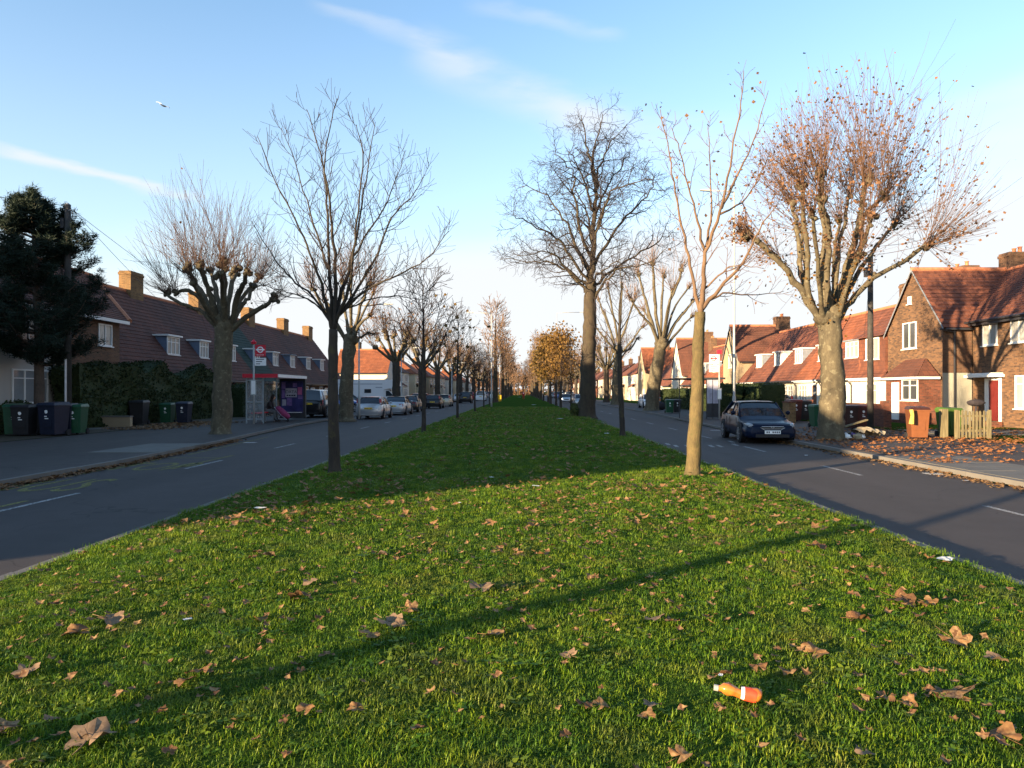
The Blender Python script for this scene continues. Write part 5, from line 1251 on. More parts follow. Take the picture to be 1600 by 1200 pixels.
# left-hand parked row
car('hatch', 'paint_silver', -9.95, 48.2, 0, 'silver hatchback with dark rear window, nearest of the left parked row', group=None)
car('saloon', 'paint_silver', PX(628, 56) - .3, 56, 0, 'silver car with dark soft top, second in the left parked row', roofm='paint_black', group=None)
car('saloon', 'paint_black', PX(652, 63.5) - .55, 63.5, 0, 'black car with red tail lamps, third in the left parked row', group=None)
car('hatch', 'paint_black', PX(679, 77) - .0, 77, 0, 'black hatchback with yellow plate, left road behind the thin young trunk', group=None)
car('hatch', 'paint_beige', PX(695, 87), 87, 0, 'pale gold estate car parked beyond the black hatchback', group=None)
car('suv', 'paint_black', PX(728, 112), 112, 0, 'dark off-road car driving away in the left road', group=None)
car('suv', 'paint_black', -13.6, 47.6, 0.0, 'large black off-road car with white roof on the left pavement beside the poster panel', roofm='paint_white', z=.12, group=None)
car('hatch', 'paint_blue', -15.2, 60, -PI / 2, 'blue hatchback parked side on before the white motorhome', z=.12, group=None)
car('saloon', 'paint_black', -16.2, 67, -PI / 2 + .2, 'black car peeping beside the motorhome cab', z=.12, group=None)
car('hatch', 'paint_orange', PX(650, 92), 92, PI / 2, 'orange hatchback parked side on in the left driveway', z=.12, group=None)
car('van', 'paint_white', PX(752, 140), 140, 0, 'white box van parked far down the left road', group=None, cat='van')
car('van', 'paint_white', PX(770, 185), 185, 0, 'small white van furthest down the left road', group=None, cat='van')
car('saloon', 'paint_silver', PX(664, 108), 104, PI / 2, 'silver car behind the orange hatchback', z=.12, group=None)
cols = ['silver', 'grey', 'red', 'blue', 'black', 'white']
for i in range(9):
    c = cols[i % 6]; car(['saloon', 'hatch', 'suv'][i % 3], 'paint_' + c, -10.9, 124 + i * 13, 0, f'distant {c} car in the left parked row, {words[i]} beyond the off-road car')
for i in range(10):
    c = cols[(i * 5 + 2) % 6]; car(['hatch', 'saloon', 'suv'][i % 3], 'paint_' + c, 9.6, 118 + i * 12, PI, f'distant {c} car on the right road, {words[i]} beyond the lit headlights')

def motorhome():
    y0 = 73.5; xf = PX(615, 70); L = 6.4
    r = empty('motorhome', (xf - L, y0, .12), 0, 'white motorhome with over-cab bulge parked side on in a left driveway', 'motorhome')
    prof = [(0, .55), (0, 2.95), (4.8, 2.95), (5.6, 2.92), (6.2, 2.6), (6.3, 2.25), (6.1, 2.05), (5.2, 1.98), (4.75, 1.9), (4.75, .5)]
    mb = MB(); n = len(prof); mb.add([(x, 0, z) for x, z in prof] + [(x, 2.2, z) for x, z in prof], [tuple(range(n)), tuple(range(n, 2 * n))[::-1]] + [(i, n + i, n + (i + 1) % n, (i + 1) % n) for i in range(n)]); mb.build('body', M['paint_white'], r)
    cab = [(4.751, .45), (4.751, 1.89), (5.2, 1.9), (5.9, 1.25), (6.6, 1.0), (6.7, .5)]; n = len(cab)
    mb = MB(); mb.add([(x, .1, z) for x, z in cab] + [(x, 2.1, z) for x, z in cab], [tuple(range(n)), tuple(range(n, 2 * n))[::-1]] + [(i, n + i, n + (i + 1) % n, (i + 1) % n) for i in range(n)]); c = mb.build('cab', M['paint_white'], r)
    g = MB(); g.quad((4.95, .092, 1.2), (5.75, .092, 1.25), (5.25, .092, 1.78), (4.95, .092, 1.78)); g.build('cab_window', M['car_glass'], c)
    g = MB(); g.quad((5.93, .25, 1.262), (5.93, 1.95, 1.262), (5.24, 1.95, 1.895), (5.24, .25, 1.895)); g.build('windscreen', M['car_glass'], c)
    for (a, b_, z0, z1, nm_) in ((.5, 1.5, 1.6, 2.2, 'side_window'), (2.75, 3.45, 1.55, 1.95, 'side_window')):
        g = MB(); g.box(a, b_, -.02, -.003, z0, z1); g.build(nm_, M['car_glass'] if a > 2 else M['pane_grey'], r)
    g = MB(); g.box(0.05, 4.6, -.012, -.003, 2.45, 2.5); g.box(3.9, 4.6, -.014, -.0125, 2.1, 2.16); g.build('stripe', M['slate_blue'], r)
    for x in (1.3, 5.6): g = MB(); g.tube([(x, .02, .33), (x, .28, .33)], [.33, .33], 18); g.build('wheel', M['rubber'], r)
motorhome()

# ------------------------------------------------------------------ wheelie bins
def bin_meshes():
    b = MB(); b.add([(-.24, -.29, .06), (.24, -.29, .06), (.24, .25, .06), (-.24, .25, .06), (-.29, -.36, .98), (.29, -.36, .98), (.29, .33, .98), (-.29, .33, .98)], [(0, 3, 2, 1), (4, 5, 6, 7), (0, 1, 5, 4), (1, 2, 6, 5), (2, 3, 7, 6), (3, 0, 4, 7)])
    b.box(-.30, .30, -.375, .345, .94, .985); b.box(-.16, .16, -.335, -.315, .3, .85)
    l = MB(); l.add([(-.31, -.40, .986), (.31, -.40, .986), (.31, .36, .986), (-.31, .36, .986), (-.28, -.34, 1.06), (.28, -.34, 1.06), (.27, .30, 1.09), (-.27, .30, 1.09)], [(0, 3, 2, 1), (4, 5, 6, 7), (0, 1, 5, 4), (1, 2, 6, 5), (2, 3, 7, 6), (3, 0, 4, 7)])
    l.tube([(-.25, .40, 1.03), (.25, .40, 1.03)], [.018, .018], 6)
    w = MB(); w.tube([(-.3, .27, .1), (-.24, .27, .1)], [.1, .1], 14); w.tube([(.24, .27, .1), (.3, .27, .1)], [.1, .1], 14)
    s = MB(); s.blob((0, -.352, .78), .055, 10, 6, .12, sz=(1, .12, 1)); s.box(-.06, .02, -.352, -.346, .62, .65); s.box(-.05, .07, -.348, -.342, .55, .58)
    return b.mesh('bin_body', M['rubber']), l.mesh('bin_lid', M['rubber']), w.mesh('bin_wheels', M['rubber']), s.mesh('sticker', M['sign_white'])
BM = bin_meshes()
plain('bin_green', (.012, .065, .03), .45, .1); plain('bin_brown', (.15, .055, .022), .4, .12); plain('bin_black', (.02, .02, .022), .5, .15); plain('bin_navy', (.014, .018, .035), .45, .15); plain('bin_dkbrown', (.04, .016, .013), .45, .15); plain('bin_lime', (.05, .10, .015), .5, .1); plain('bin_maroon', (.08, .02, .015), .45, .1)
def wbin(mat, x, y, rz, label, z=.13, sc=1.0, sticker=True, lid=None, group='wheelie bins outside the houses'):
    r = empty('wheelie_bin', (x, y, z), rz, label, 'wheelie bin', group); r.scale = (sc,) * 3
    for me, nm_ in zip(BM, ('bin_body', 'lid', 'wheels', 'sticker')):
        if nm_ == 'sticker' and not sticker: continue
        o = link(nm_, me, r)
        if nm_ in ('bin_body', 'lid'): setmat(o, lid if (nm_ == 'lid' and lid) else mat)
    return r
Yb = 27.0
wbin('bin_green', PX(20, Yb), Yb + .1, .5, 'green bin at the left end of the bin row under the pine', sc=1.12)
wbin('bin_black', PX(43, Yb), Yb - .1, .1, 'black bin with white sticker, second in the row under the pine', sc=1.1)
wbin('bin_black', PX(64, Yb + .5), Yb + .5, .1, 'plain black bin in the middle of the row under the pine', sc=1.12, sticker=False)
wbin('bin_navy', PX(85, Yb - .1), Yb - .1, -.1, 'dark blue bin with white sticker beside the telegraph pole', sc=1.18)
wbin('bin_navy', PX(100, Yb + .6), Yb + .7, .2, 'second dark blue bin hard behind the telegraph pole', sc=1.12, sticker=False)
wbin('bin_green', PX(119, Yb + .9), Yb + .9, .2, 'green bin just right of the telegraph pole', sc=1.1)
wbin('bin_black', PX(218, 35.6), 35.6, .1, 'wide black bin in front of the tall left hedge', sc=1.15, sticker=False)
wbin('bin_green', PX(262, 37.6), 37.6, .1, 'green bin between two dark bins before the tall left hedge')
wbin('bin_navy', PX(288, 37.5), 37.5, .1, 'dark blue bin at the right end before the tall left hedge', sc=1.05)
wbin('bin_brown', PX(1433, 25.4), 25.4, -.25, 'sunlit orange brown bin on the right pavement left of the picket fence', lid='bin_dkbrown', sc=1.06, sticker=False, z=.12)
wbin('bin_lime', PX(1482, 26.6), 26.6, .1, 'green lidded bin behind the left fence panel', lid='bin_lime', sc=1.0, sticker=False)
wbin('bin_dkbrown', PX(1326, 31.5), 31.5, -.1, 'dark brown bin with white sticker right of the big plane trunk', sc=1.0)
wbin('bin_maroon', PX(1345, 31.9), 31.9, -.1, 'reddish brown bin beside the black pole', sc=1.0)
wbin('bin_green', PX(1277, 33), 33, 0, 'green bin just left of the big plane trunk')
wbin('bin_black', PX(1255, 41), 41, 0, 'grey bin beside the red bin behind the navy saloon', sc=1.1)
wbin('bin_maroon', PX(1240, 40), 40, 0, 'dark red bin behind the navy saloon bonnet', sc=1.15)
wbin('bin_green', PX(1052, 54), 55.5, 0, 'green bin before the clipped hedge left of the sunlit young trunk', z=.12)
wbin('bin_black', PX(1066, 54), 56.0, 0, 'black bin before the clipped hedge left of the sunlit young trunk', z=.12)

# ------------------------------------------------------------------ fences and garden walls
def picket():
    x0, y0 = PX(1497, 25.3), 25.3; w = (1545 - 1497) / F * 25.3
    r = empty('picket_fence', (x0, y0, .12), 0, 'weathered wooden picket fence panel standing on the right pavement', 'fence')
    t = NT('fence_wood'); f = t.noise(3, 5, t.pos(), .6, (6, 6, .6)); t.color(t.ramp(f, [(.3, (.08, .065, .035)), (.6, (.18, .15, .08)), (.8, (.25, .21, .12))])); t.bump(f, .4, .01); MATS['fence_wood'] = t.mat
    n = 9; pm = MB(); pw = .075; pm.add([(0, 0, .02), (pw, 0, .02), (pw, .02, .02), (0, .02, .02), (0, 0, .98), (pw, 0, .98), (pw, .02, .98), (0, .02, .98), (pw / 2, 0, 1.02), (pw / 2, .02, 1.02)], [(0, 1, 5, 8, 4), (3, 7, 9, 6, 2), (0, 4, 7, 3), (1, 2, 6, 5), (4, 8, 9, 7), (8, 5, 6, 9)]); me = pm.mesh('picket', M['fence_wood'])
    for i in range(n): link('picket', me, r, (i * (w - pw) / (n - 1), R.uniform(-.004, .004), R.uniform(-.02, .03)), (0, R.uniform(-.015, .015), 0))
    for z in (.25, .78): m = MB(); m.box(0, w, .022, .06, z, z + .07); m.build('rail', M['fence_wood'], r)
    for x in (-.09, w): m = MB(); m.box(x, x + .09, -.01, .08, 0, 1.03); m.build('post', M['fence_wood'], r)
    x0 = PX(1472, 25.6)
    r = empty('fence_panel', (x0, 25.6, .12), 0, 'short yellowish wooden fence post and boards left of the picket fence', 'fence')
    m = MB(); m.box(0, .22, 0, .2, 0, 1.05); m.build('post', M['fence_wood'], r)
    bm_ = MB(); bm_.box(0, .085, 0, .02, 0, .88); me = bm_.mesh('board', M['fence_wood'])
    for i in range(4): link('board', me, r, (.235 + i * .09, .3 + i * .12, 0))
picket()
def gwall(label, x, y0, y1, h, mat, t=.22, z=.1, pier=True, along='y', x1=None):
    r = empty('garden_wall', (x, y0, z), 0, label, 'garden wall'); m = MB()
    m.box(0, t, 0, y1 - y0, 0, h) if along == 'y' else m.box(0, x1 - x, 0, t, 0, h); m.build('wall', M[mat], r)
    c = MB(); c.box(-.03, t + .03, -.02, y1 - y0 + .02, h + .002, h + .07) if along == 'y' else c.box(-.02, x1 - x + .02, -.03, t + .03, h + .002, h + .07); c.build('coping', M['kerb_stone'] if 'render' in mat else M['brick_red'], r)
    if pier: p = MB(); p.box(-.06, .3, -.36, -.002, 0, h + .22); p.build('pier', M[mat], r)
gwall('red brick garden wall behind the dark brown bins, right side', 16.9, 33.4, 39.5, 1.05, 'brick_red')
gwall('red brick garden wall before the leafy tree cottages, right side', 17.0, 42.5, 50.4, 1.0, 'brick_red')
gwall('brown brick garden wall behind the navy saloon, right side', 17.0, 58, 68, 1.0, 'brick_brown')
gwall('brick garden wall before the cream cottages further right', 16.8, 82, 100, 1.0, 'brick_red')
gwall('low tan brick wall end facing the camera, right of the saloon', 14.4, 38.2, 39.2, 1.1, 'brick_yellow', .35, pier=False)
gwall('low beige garden wall under the tall left hedge', PX(205, 37) , 37.6, 38, .75, 'render_tan', .22, along='x', x1=PX(205, 37) + .01 + .0 if False else PX(250, 37), pier=False) if False else None
gwall('low beige garden wall between the left bin groups', -20.6, 33.2, 33.5, .5, 'render_tan', .22, along='x', x1=PX(203, 33.2), pier=False)
gwall('dark brick wall by the left driveways past the bus shelter', -17.4, 50, 56, .9, 'brick_brown')

# ------------------------------------------------------------------ poles and lamps
def tele_pole(x, y, h, label, r0=.14):
    r = empty('telegraph_pole', (x, y, .1), 0, label, 'pole'); m = MB(); m.tube([(0, 0, 0), (0, 0, h * .5), (0, 0, h)], [r0, r0 * .9, r0 * .78], 12)
    MATS.get('pole_wood') or bark('pole_wood', (.03, .028, .026), (.06, .055, .05), (.07, .065, .06), 4); m.build('post', M['pole_wood'], r, smooth=True)
    c = MB(); c.tube([(0, 0, h), (0, 0, h + .08)], [r0 * .82, r0 * .1], 10); c.build('cap', M['lead_grey'], r)
    b = MB(); b.box(-r0 - .1, -r0 * .7, -.12, .12, h - .95, h - .55); b.build('junction_box', M['dark_paint'], r)
    for a in range(3): q = MB(); q.tube([(.1, -.1 + a * .1, h - .25 - a * .1), (.22, -.1 + a * .1, h - .22 - a * .1)], [.02, .02], 6); q.build('insulator', M['lead_grey'], r)
    return r
Yt = 28.4; tp_ = tele_pole(PX(106, Yt), Yt, PZ(320, Yt) - .1, 'dark wooden telegraph pole in front of the pine on the left')
m = MB(); m.tube([(.02, -.17, 0), (.02, -.17, 3.0)], [.045, .045], 8); m.build('cable_guard', M['galvanised'], tp_)
Yq = 30.5; tele_pole(PX(1360, Yq), Yq, PZ(398, Yq) - .1, 'thick dark pole beside the leafy plane tree on the right', .135)
def wire(a, b, label, sag=.5):
    a, b = Vector(a), Vector(b); P = [a.lerp(b, i / 14) - UP * sag * 4 * (i / 14) * (1 - i / 14) - a for i in range(15)]; m = MB(); m.tube(P, [.009] * 15, 4); o = m.build('overhead_wire', M['black_plastic'], loc=a); tag(o, label, 'wire', 'wires strung from the telegraph poles')
a0 = (PX(106, Yt) + .2, Yt, PZ(328, Yt))
wire(a0, (-20.9, 45, 5.7), 'thin wire from the left pole down to the first dark roofed cottage', .2)
wire(a0, (-20.9, 58, 5.6), 'thin wire from the left pole running past the chimney', .3)
wire(a0, (-21.2, 33, 5.4), 'short wire from the left pole to the hipped house', .1)
wire((PX(1360, Yq), Yq, 7.4), (21.2, 44, 5.2), 'thin wire from the right pole to the white cottage', .3)
wire((PX(1075, 90), 84, PZ(480, 84)), (21.1, 90, 4.6), 'thin wire crossing the sky above the red roofed cottage', .2)
def lamp(x, y, h, arm, label, r0=.09, mat='lamp_grey', zh=None):
    r = empty('street_lamp', (x, y, .1), 0, label, 'street lamp', 'street lamps along the road'); m = MB(); m.tube([(0, 0, 0), (0, 0, 1.4), (0, 0, 1.45), (0, 0, h)], [r0, r0, r0 * .7, r0 * .55], 10); m.build('post', M[mat], r, smooth=True)
    a = MB(); s = 1 if arm > 0 else -1; a.tube([(0, 0, h - .02), (arm * .3, 0, h + .06), (arm, 0, h + .1)], [r0 * .5, .04, .035], 8); a.build('arm', M[mat], r, smooth=True)
    b = MB(); b.add([(arm, -.11, h + .04), (arm + s * .65, -.09, h + .08), (arm + s * .65, .09, h + .08), (arm, .11, h + .04), (arm, -.09, h + .17), (arm + s * .6, -.06, h + .16), (arm + s * .6, .06, h + .16), (arm, .09, h + .17)], [(0, 3, 2, 1), (4, 5, 6, 7), (0, 1, 5, 4), (1, 2, 6, 5), (2, 3, 7, 6), (3, 0, 4, 7)]); b.build('lamp_head', M[mat], r)
lamp(PX(768, 75), 75, PZ(490, 75) - .1, -2.0, 'street lamp on the grass edge with its arm reaching left')
lamp(PX(870, 105), 105, PZ(489, 105) - .1, 3.4, 'street lamp at the right grass edge with arm behind the lime trunk')
lamp(PX(1147, 44.5), 44.5, PZ(300, 44.5) - .1, -1.5, 'tall pale lamp post on the right pavement beside the bus stop', .11)
lamp(PX(561, 44.5) , 44.5, PZ(478, 44.5) - .1, 1.5, 'grey lamp post behind the young left tree by the silver hatchback', .08)
lamp(PX(627, 70), 70, PZ(545, 70) - .1, 1.2, 'short lamp post before the white motorhome cab')
lamp(PX(706, 90), 90, PZ(568, 90) - .1, 1.2, 'pale post by the parked beige estate car')
lamp(-4.3, 140, 9, -2, 'distant lamp post on the left grass edge'); lamp(4.2, 140, 9, 2, 'distant lamp post on the right grass edge')

# ------------------------------------------------------------------ bus stops
def ring(mb, c, r0, r1, y, n=24):
    vs = []
    for q in range(n):
        a = 2 * PI * q / n; vs += [(c[0] + r0 * math.cos(a), y, c[1] + r0 * math.sin(a)), (c[0] + r1 * math.cos(a), y, c[1] + r1 * math.sin(a))]
    mb.add(vs, [(2 * q, 2 * q + 1, (2 * q + 3) % (2 * n), (2 * q + 2) % (2 * n)) for q in range(n)])
def flag(px, Y, zt, label, red=True, side=1):
    X = PX(px, Y); r = empty('bus_stop_flag', (X, Y, .12), 0, label, 'bus stop sign'); m = MB(); m.tube([(0, 0, 0), (0, 0, zt - .12)], [.05, .045], 10); m.build('post', M['lamp_grey'], r, smooth=True)
    fx0, fx1 = (.07, .62) if side > 0 else (-.62, -.07); z1 = zt - .15; z0 = z1 - .6; p = MB(); p.box(fx0, fx1, -.015, .015, z0, z1); pl = p.build('flag_plate', M['sign_red' if red else 'sign_white'], r)
    cx = (fx0 + fx1) / 2; cz = z1 - .25; l = MB(); ring(l, (cx, cz), .11, .165, -.0175); l.box(cx - .22, cx + .22, -.0225, -.018, cz - .035, cz + .035); l.build('roundel', M['sign_white' if red else 'sign_red'], pl)
    t_ = flat_text('BUS STOP', (cx, -.019, z0 + .075), .085, 0, 'sign_white' if red else 'sign_red', 1, pl, rad(90))
    p = MB(); p.box(fx0 - .01, fx1 + .02, -.015, .015, z0 - .48, z0 - .08); tp = p.build('route_plate', M['sign_white'], r)
    l = MB()
    for q in range(3): l.box(fx0 + .05, fx1 - .08 - .1 * q, -.019, -.0155, z0 - .17 - .12 * q, z0 - .13 - .12 * q)
    l.build('route_lettering', M['ink'], tp)
    b = MB(); b.lathe([(.02, 0), (.12, .02), (.14, .12), (.06, .2), (.02, .26)], 12, (0, 0, zt - .12)) if red else b.box(-.12, .12, -.1, .1, zt - .12, zt + .12); b.build('finial', M['sign_red'], r)
    c = MB(); c.box(-.13, .13, -.05, .0, 1.2, 1.9) if not red else c.box(-.14, .14, -.07, -.045, 1.5, 2.3); c.build('timetable_case', M['lamp_grey'], r)
    l = MB(); l.box(-.10, .10, -.0745, -.0715, 1.55, 2.25) if red else l.box(-.1, .1, -.0545, -.0515, 1.25, 1.85); l.build('timetable', M['sign_white'], r)
    return r
flag(396.5, 37, PZ(538, 37), 'bus stop pole with red roundel flag before the left shelter')
plain('poster_blue', (.03, .03, .12), .3, .5, 2); plain('poster_violet', (.16, .10, .28), .3, .5, 3); plain('poster_pale', (.34, .34, .42), .3, .3, 3); plain('poster_pink', (.4, .1, .22), .3, .3, 3)
plain('shelter_grey', (.30, .34, .36), .45, .1, metal=.3); plain('shelter_dark', (.03, .032, .036), .5, .2)
def shelter_left():
    Y0 = 37.6; r = empty('bus_shelter', (-14.6, Y0, .12), 0, 'left bus shelter with red roof edge, red bench and blue poster panel', 'bus shelter'); L = 4.6; W = 1.65
    m = MB(); m.box(-.1, W + .1, -.15, L + .15, 2.52, 2.58); m.build('roof', M['shelter_dark'], r)
    m = MB(); m.box(-.1, W + .1, -.20, -.152, 2.42, 2.62); m.build('roof_end', M['sign_red'], r)
    m = MB(); m.box(W + .102, W + .15, -.15, L + .15, 2.44, 2.6); m.build('roof_edge', M['sign_white'], r)
    for (x, y) in ((0, 0), (0, L), (W - .75, 0), (0, L / 2), (W - .75 + .0, .001 + 0)): 
        m = MB(); m.box(x, x + .06, y, y + .06, 0, 2.52); m.build('post', M['shelter_grey'], r)
    for i in range(3):
        m = MB(); m.box(.02, .035, .08 + i * 1.53, 1.5 + i * 1.53, .25, 2.3); m.build('glass_panel', M['shelter_glass'], r)
    m = MB(); m.box(.07, W - .76, .02, .035, .3, 2.2); m.build('glass_panel', M['shelter_glass'], r)
    m = MB(); m.box(.06, W - .75, 0.0, .05, 1.1, 1.17); m.box(.06, W - .75, 0, .05, .2, .26); m.box(.06, W - .75, 0, .05, 2.25, 2.31); m.build('cross_rail', M['shelter_grey'], r)
    m = MB(); m.box(.15, .45, .35, 3.6, .5, .56); b = m.build('bench', M['sign_red'], r)
    for y in (.6, 2.0, 3.4): m = MB(); m.box(.27, .33, y, y + .06, 0, .5); m.build('bench_leg', M['shelter_grey'], b)
    # poster panel facing the camera, far end
    m = MB(); m.box(.25, 1.78, L - .12, L + .1, .12, 2.45); p = m.build('poster_case', M['shelter_dark'], r)
    m = MB(); m.box(.36, 1.66, L - .135, L - .1225, .42, 2.3); ps = m.build('poster', M['poster_blue'], p)
    yb = L - .1365
    for (a, b_, z0, z1, mt) in ((.40, .62, 1.85, 2.25, 'poster_violet'), (.66, 1.0, 1.9, 2.28, 'poster_blue'), (1.05, 1.3, 1.95, 2.2, 'poster_violet'), (1.34, 1.6, 1.5, 1.95, 'poster_pink'), (.62, 1.30, 1.35, 1.88, 'poster_pale'), (1.36, 1.62, 1.25, 1.46, 'poster_violet'),
                             (.40, .58, 1.3, 1.8, 'poster_violet'), (.42, .66, .85, 1.22, 'poster_pale'), (.70, 1.0, .85, 1.3, 'poster_violet'), (1.05, 1.6, .8, 1.2, 'poster_blue'), (.42, 1.6, .44, .47, 'sign_white')):
        m = MB(); m.box(a, b_, yb - .004, yb, z0, z1); m.build('poster_block', M[mt], ps)
    flat_text('DATA', (.96, yb - .006, 1.66), .25, 0, 'ink', 1, ps, rad(90))
    l = MB()
    for q in range(4): l.box(.68 + q * .14, .79 + q * .14, yb - .007, yb - .005, 1.42, 1.50)
    l.build('poster_lettering', M['ink'], ps)
shelter_left()
def shelter_right():
    Y0 = 44.2; X0 = PX(1104, Y0); r = empty('bus_shelter', (X0, Y0, .12), 0, 'right bus shelter with frosted end panel and dark roof, behind the sunlit young trunk', 'bus shelter'); L = 4.2
    m = MB(); m.box(-.25, 1.15, -.1, L, 2.45, 2.56); m.box(-1.9, -.25, .3, L, 2.47, 2.54); m.build('roof', M['shelter_dark'], r)
    m = MB(); m.box(-.02, 0.02, -.02, .02, 0, 2.45); m.box(.36, .39, -.02, .02, 0, 2.45); m.box(.72, .76, -.02, .02, 0, 2.45); m.box(-1.6, -1.55, .5, .55, 0, 2.47); m.build('post', M['shelter_dark'], r)
    m = MB(); m.box(.022, .358, -.012, .004, .95, 2.42); m.box(.392, .718, -.012, .004, .95, 2.42); m.build('frosted_panel', M['poster_pale'], r)
    m = MB(); m.box(.022, .718, -.02, .012, .08, .94); m.build('lower_panel', M['shelter_dark'], r)
    m = MB(); m.box(-.5, -.1, 1.0, 1.5, .0, 1.0); m.build('litter_bin', M['bin_dkbrown'], r)
shelter_right()
flag(1124, 43.6, PZ(553, 43.6), 'bus stop pole with pale flag and red ring by the right shelter', False, -1)

# ------------------------------------------------------------------ people
def figure(name, label, joints, edges, radii, loc, rz, mats, head, parts=(), hair=None, face=1):
    r = empty(name, loc, rz, label, 'person')
    me = bpy.data.meshes.new('body'); me.from_pydata([Vector(j) for j in joints], edges, []); me.materials.append(M[mats])
    o = link('body', me, r); sk = o.modifiers.new('skin', 'SKIN')
    for i, v in enumerate(me.skin_vertices[0].data if me.skin_vertices else []): v.radius = (radii[i], radii[i])
    if not me.skin_vertices:
        pass
    o.modifiers.new('sub', 'SUBSURF').levels = 2
    o.modifiers['sub'].render_levels = 2
    return r, o
def skin_body(name, joints, edges, radii, mat, parent, root=0):
    import bmesh
    bm = bmesh.new(); lay = bm.verts.layers.skin.verify(); vs = []
    for j, rd in zip(joints, radii):
        v = bm.verts.new(j); v[lay].radius = (rd, rd) if not isinstance(rd, tuple) else rd; v[lay].use_root = (len(vs) == root); vs.append(v)
    for a, b in edges: bm.edges.new((vs[a], vs[b]))
    me = bpy.data.meshes.new(name); bm.to_mesh(me); bm.free(); me.materials.append(M[mat])
    o = link(name, me, parent); s = o.modifiers.new('skin', 'SKIN'); s.use_smooth_shade = True; q = o.modifiers.new('sub', 'SUBSURF'); q.levels = 1; q.render_levels = 1
    return o
plain('coat_black', (.03, .025, .028), .8, .2); plain('trousers_grey', (.16, .17, .18), .8, .2); plain('coat_red', (.4, .02, .03), .8, .1); plain('pink_cloth', (.22, .03, .10), .7, .25, 8); plain('hair_dark', (.02, .014, .012), .6, .2); plain('boot', (.05, .03, .02), .6, .2); plain('jeans', (.04, .06, .12), .8, .2)
def seated():
    # sits on the shelter bench facing the road (+X), leaning forward a little
    r = empty('person', (-14.28, 39.9, .12), 0, 'seated person in dark coat and pale grey trousers on the left bus shelter bench', 'person')
    J = [(0, 0, .60), (.08, 0, .85), (.16, 0, 1.05), (.22, 0, 1.16), (.28, 0, 1.24), (.08, .11, .60), (.50, .12, .58), (.52, .12, .12), (.64, .12, .06), (.08, -.11, .60), (.48, -.14, .58), (.46, -.15, .12), (.58, -.16, .06),
         (.17, .2, 1.07), (.26, .24, .82), (.44, .12, .70), (.17, -.2, 1.07), (.26, -.24, .82), (.46, -.10, .70)]
    E = [(0, 1), (1, 2), (2, 3), (3, 4), (0, 5), (5, 6), (6, 7), (7, 8), (0, 9), (9, 10), (10, 11), (11, 12), (2, 13), (13, 14), (14, 15), (2, 16), (16, 17), (17, 18)]
    Rd = [.17, .16, .17, .07, .06, .1, .075, .05, .045, .1, .075, .05, .045, .08, .06, .035, .08, .06, .035]
    skin_body('body', J, E, Rd, 'coat_black', r)
    skin_body('trousers', [(.04, 0, .6), (.1, .11, .60), (.50, .12, .585), (.525, .12, .16), (.1, -.11, .60), (.48, -.14, .585), (.465, -.15, .16)], [(0, 1), (1, 2), (2, 3), (0, 4), (4, 5), (5, 6)], [.155, .115, .09, .07, .115, .09, .07], 'trousers_grey', r)
    m = MB(); m.blob((.34, 0, 1.36), .105, 14, 10, 0, sz=(1, .85, 1.18)); m.blob((.445, 0, 1.34), .022, 6, 5, 0); h = m.build('head', M['skin'], r, smooth=True)
    m = MB()
    for s in (.04, -.04): m.blob((.432, s, 1.38), .013, 6, 5, 0)
    m.build('eyes', M['ink'], h)
    m = MB(); m.blob((.31, 0, 1.38), .125, 12, 8, .04, sz=(1, .95, 1.15)); m.blob((.24, 0, 1.22), .11, 10, 7, .06, sz=(.8, 1, 1.5)); m.build('hair', M['hair_dark'], h, smooth=True)
    for s in (.12, -.155):
        m = MB(); m.blob((.60, s, .05), .07, 8, 6, 0, sz=(1.7, .8, .8)); m.build('boot', M['boot'], r, smooth=True)
seated()
def pushchair():
    r = empty('pushchair', (-13.35, 39.6, .12), .3, 'pink covered pushchair in front of the seated person', 'pushchair'); r.scale = (.82, .82, .82)
    m = MB(); m.tube([(-.28, 0, .95), (-.1, 0, .75), (.12, 0, .52), (.36, 0, .36), (.48, 0, .26)], [.14, .22, .24, .2, .1], 12, jit=.06, rr=R); m.build('cover', M['pink_cloth'], r, smooth=True)
    m = MB(); m.blob((-.24, 0, .88), .22, 12, 8, .04, sz=(1, 1, .9)); m.build('hood', M['pink_cloth'], r, smooth=True)
    m = MB()
    for s in (.2, -.2): m.tube([(-.5, s, 1.0), (-.1, s, .5), (.35, s, .1)], [.013] * 3, 6); m.tube([(-.1, s, .5), (-.3, s, .1)], [.013] * 2, 6)
    m.tube([(-.5, -.2, 1.0), (-.5, .2, 1.0)], [.016] * 2, 6); m.build('frame', M['alloy'], r)
    for (x, y) in ((.35, .2), (.35, -.2), (-.3, .2), (-.3, -.2)): m = MB(); m.tube([(x, y - .02, .09), (x, y + .02, .09)], [.09, .09], 12); m.build('wheel', M['rubber'], r)
pushchair()
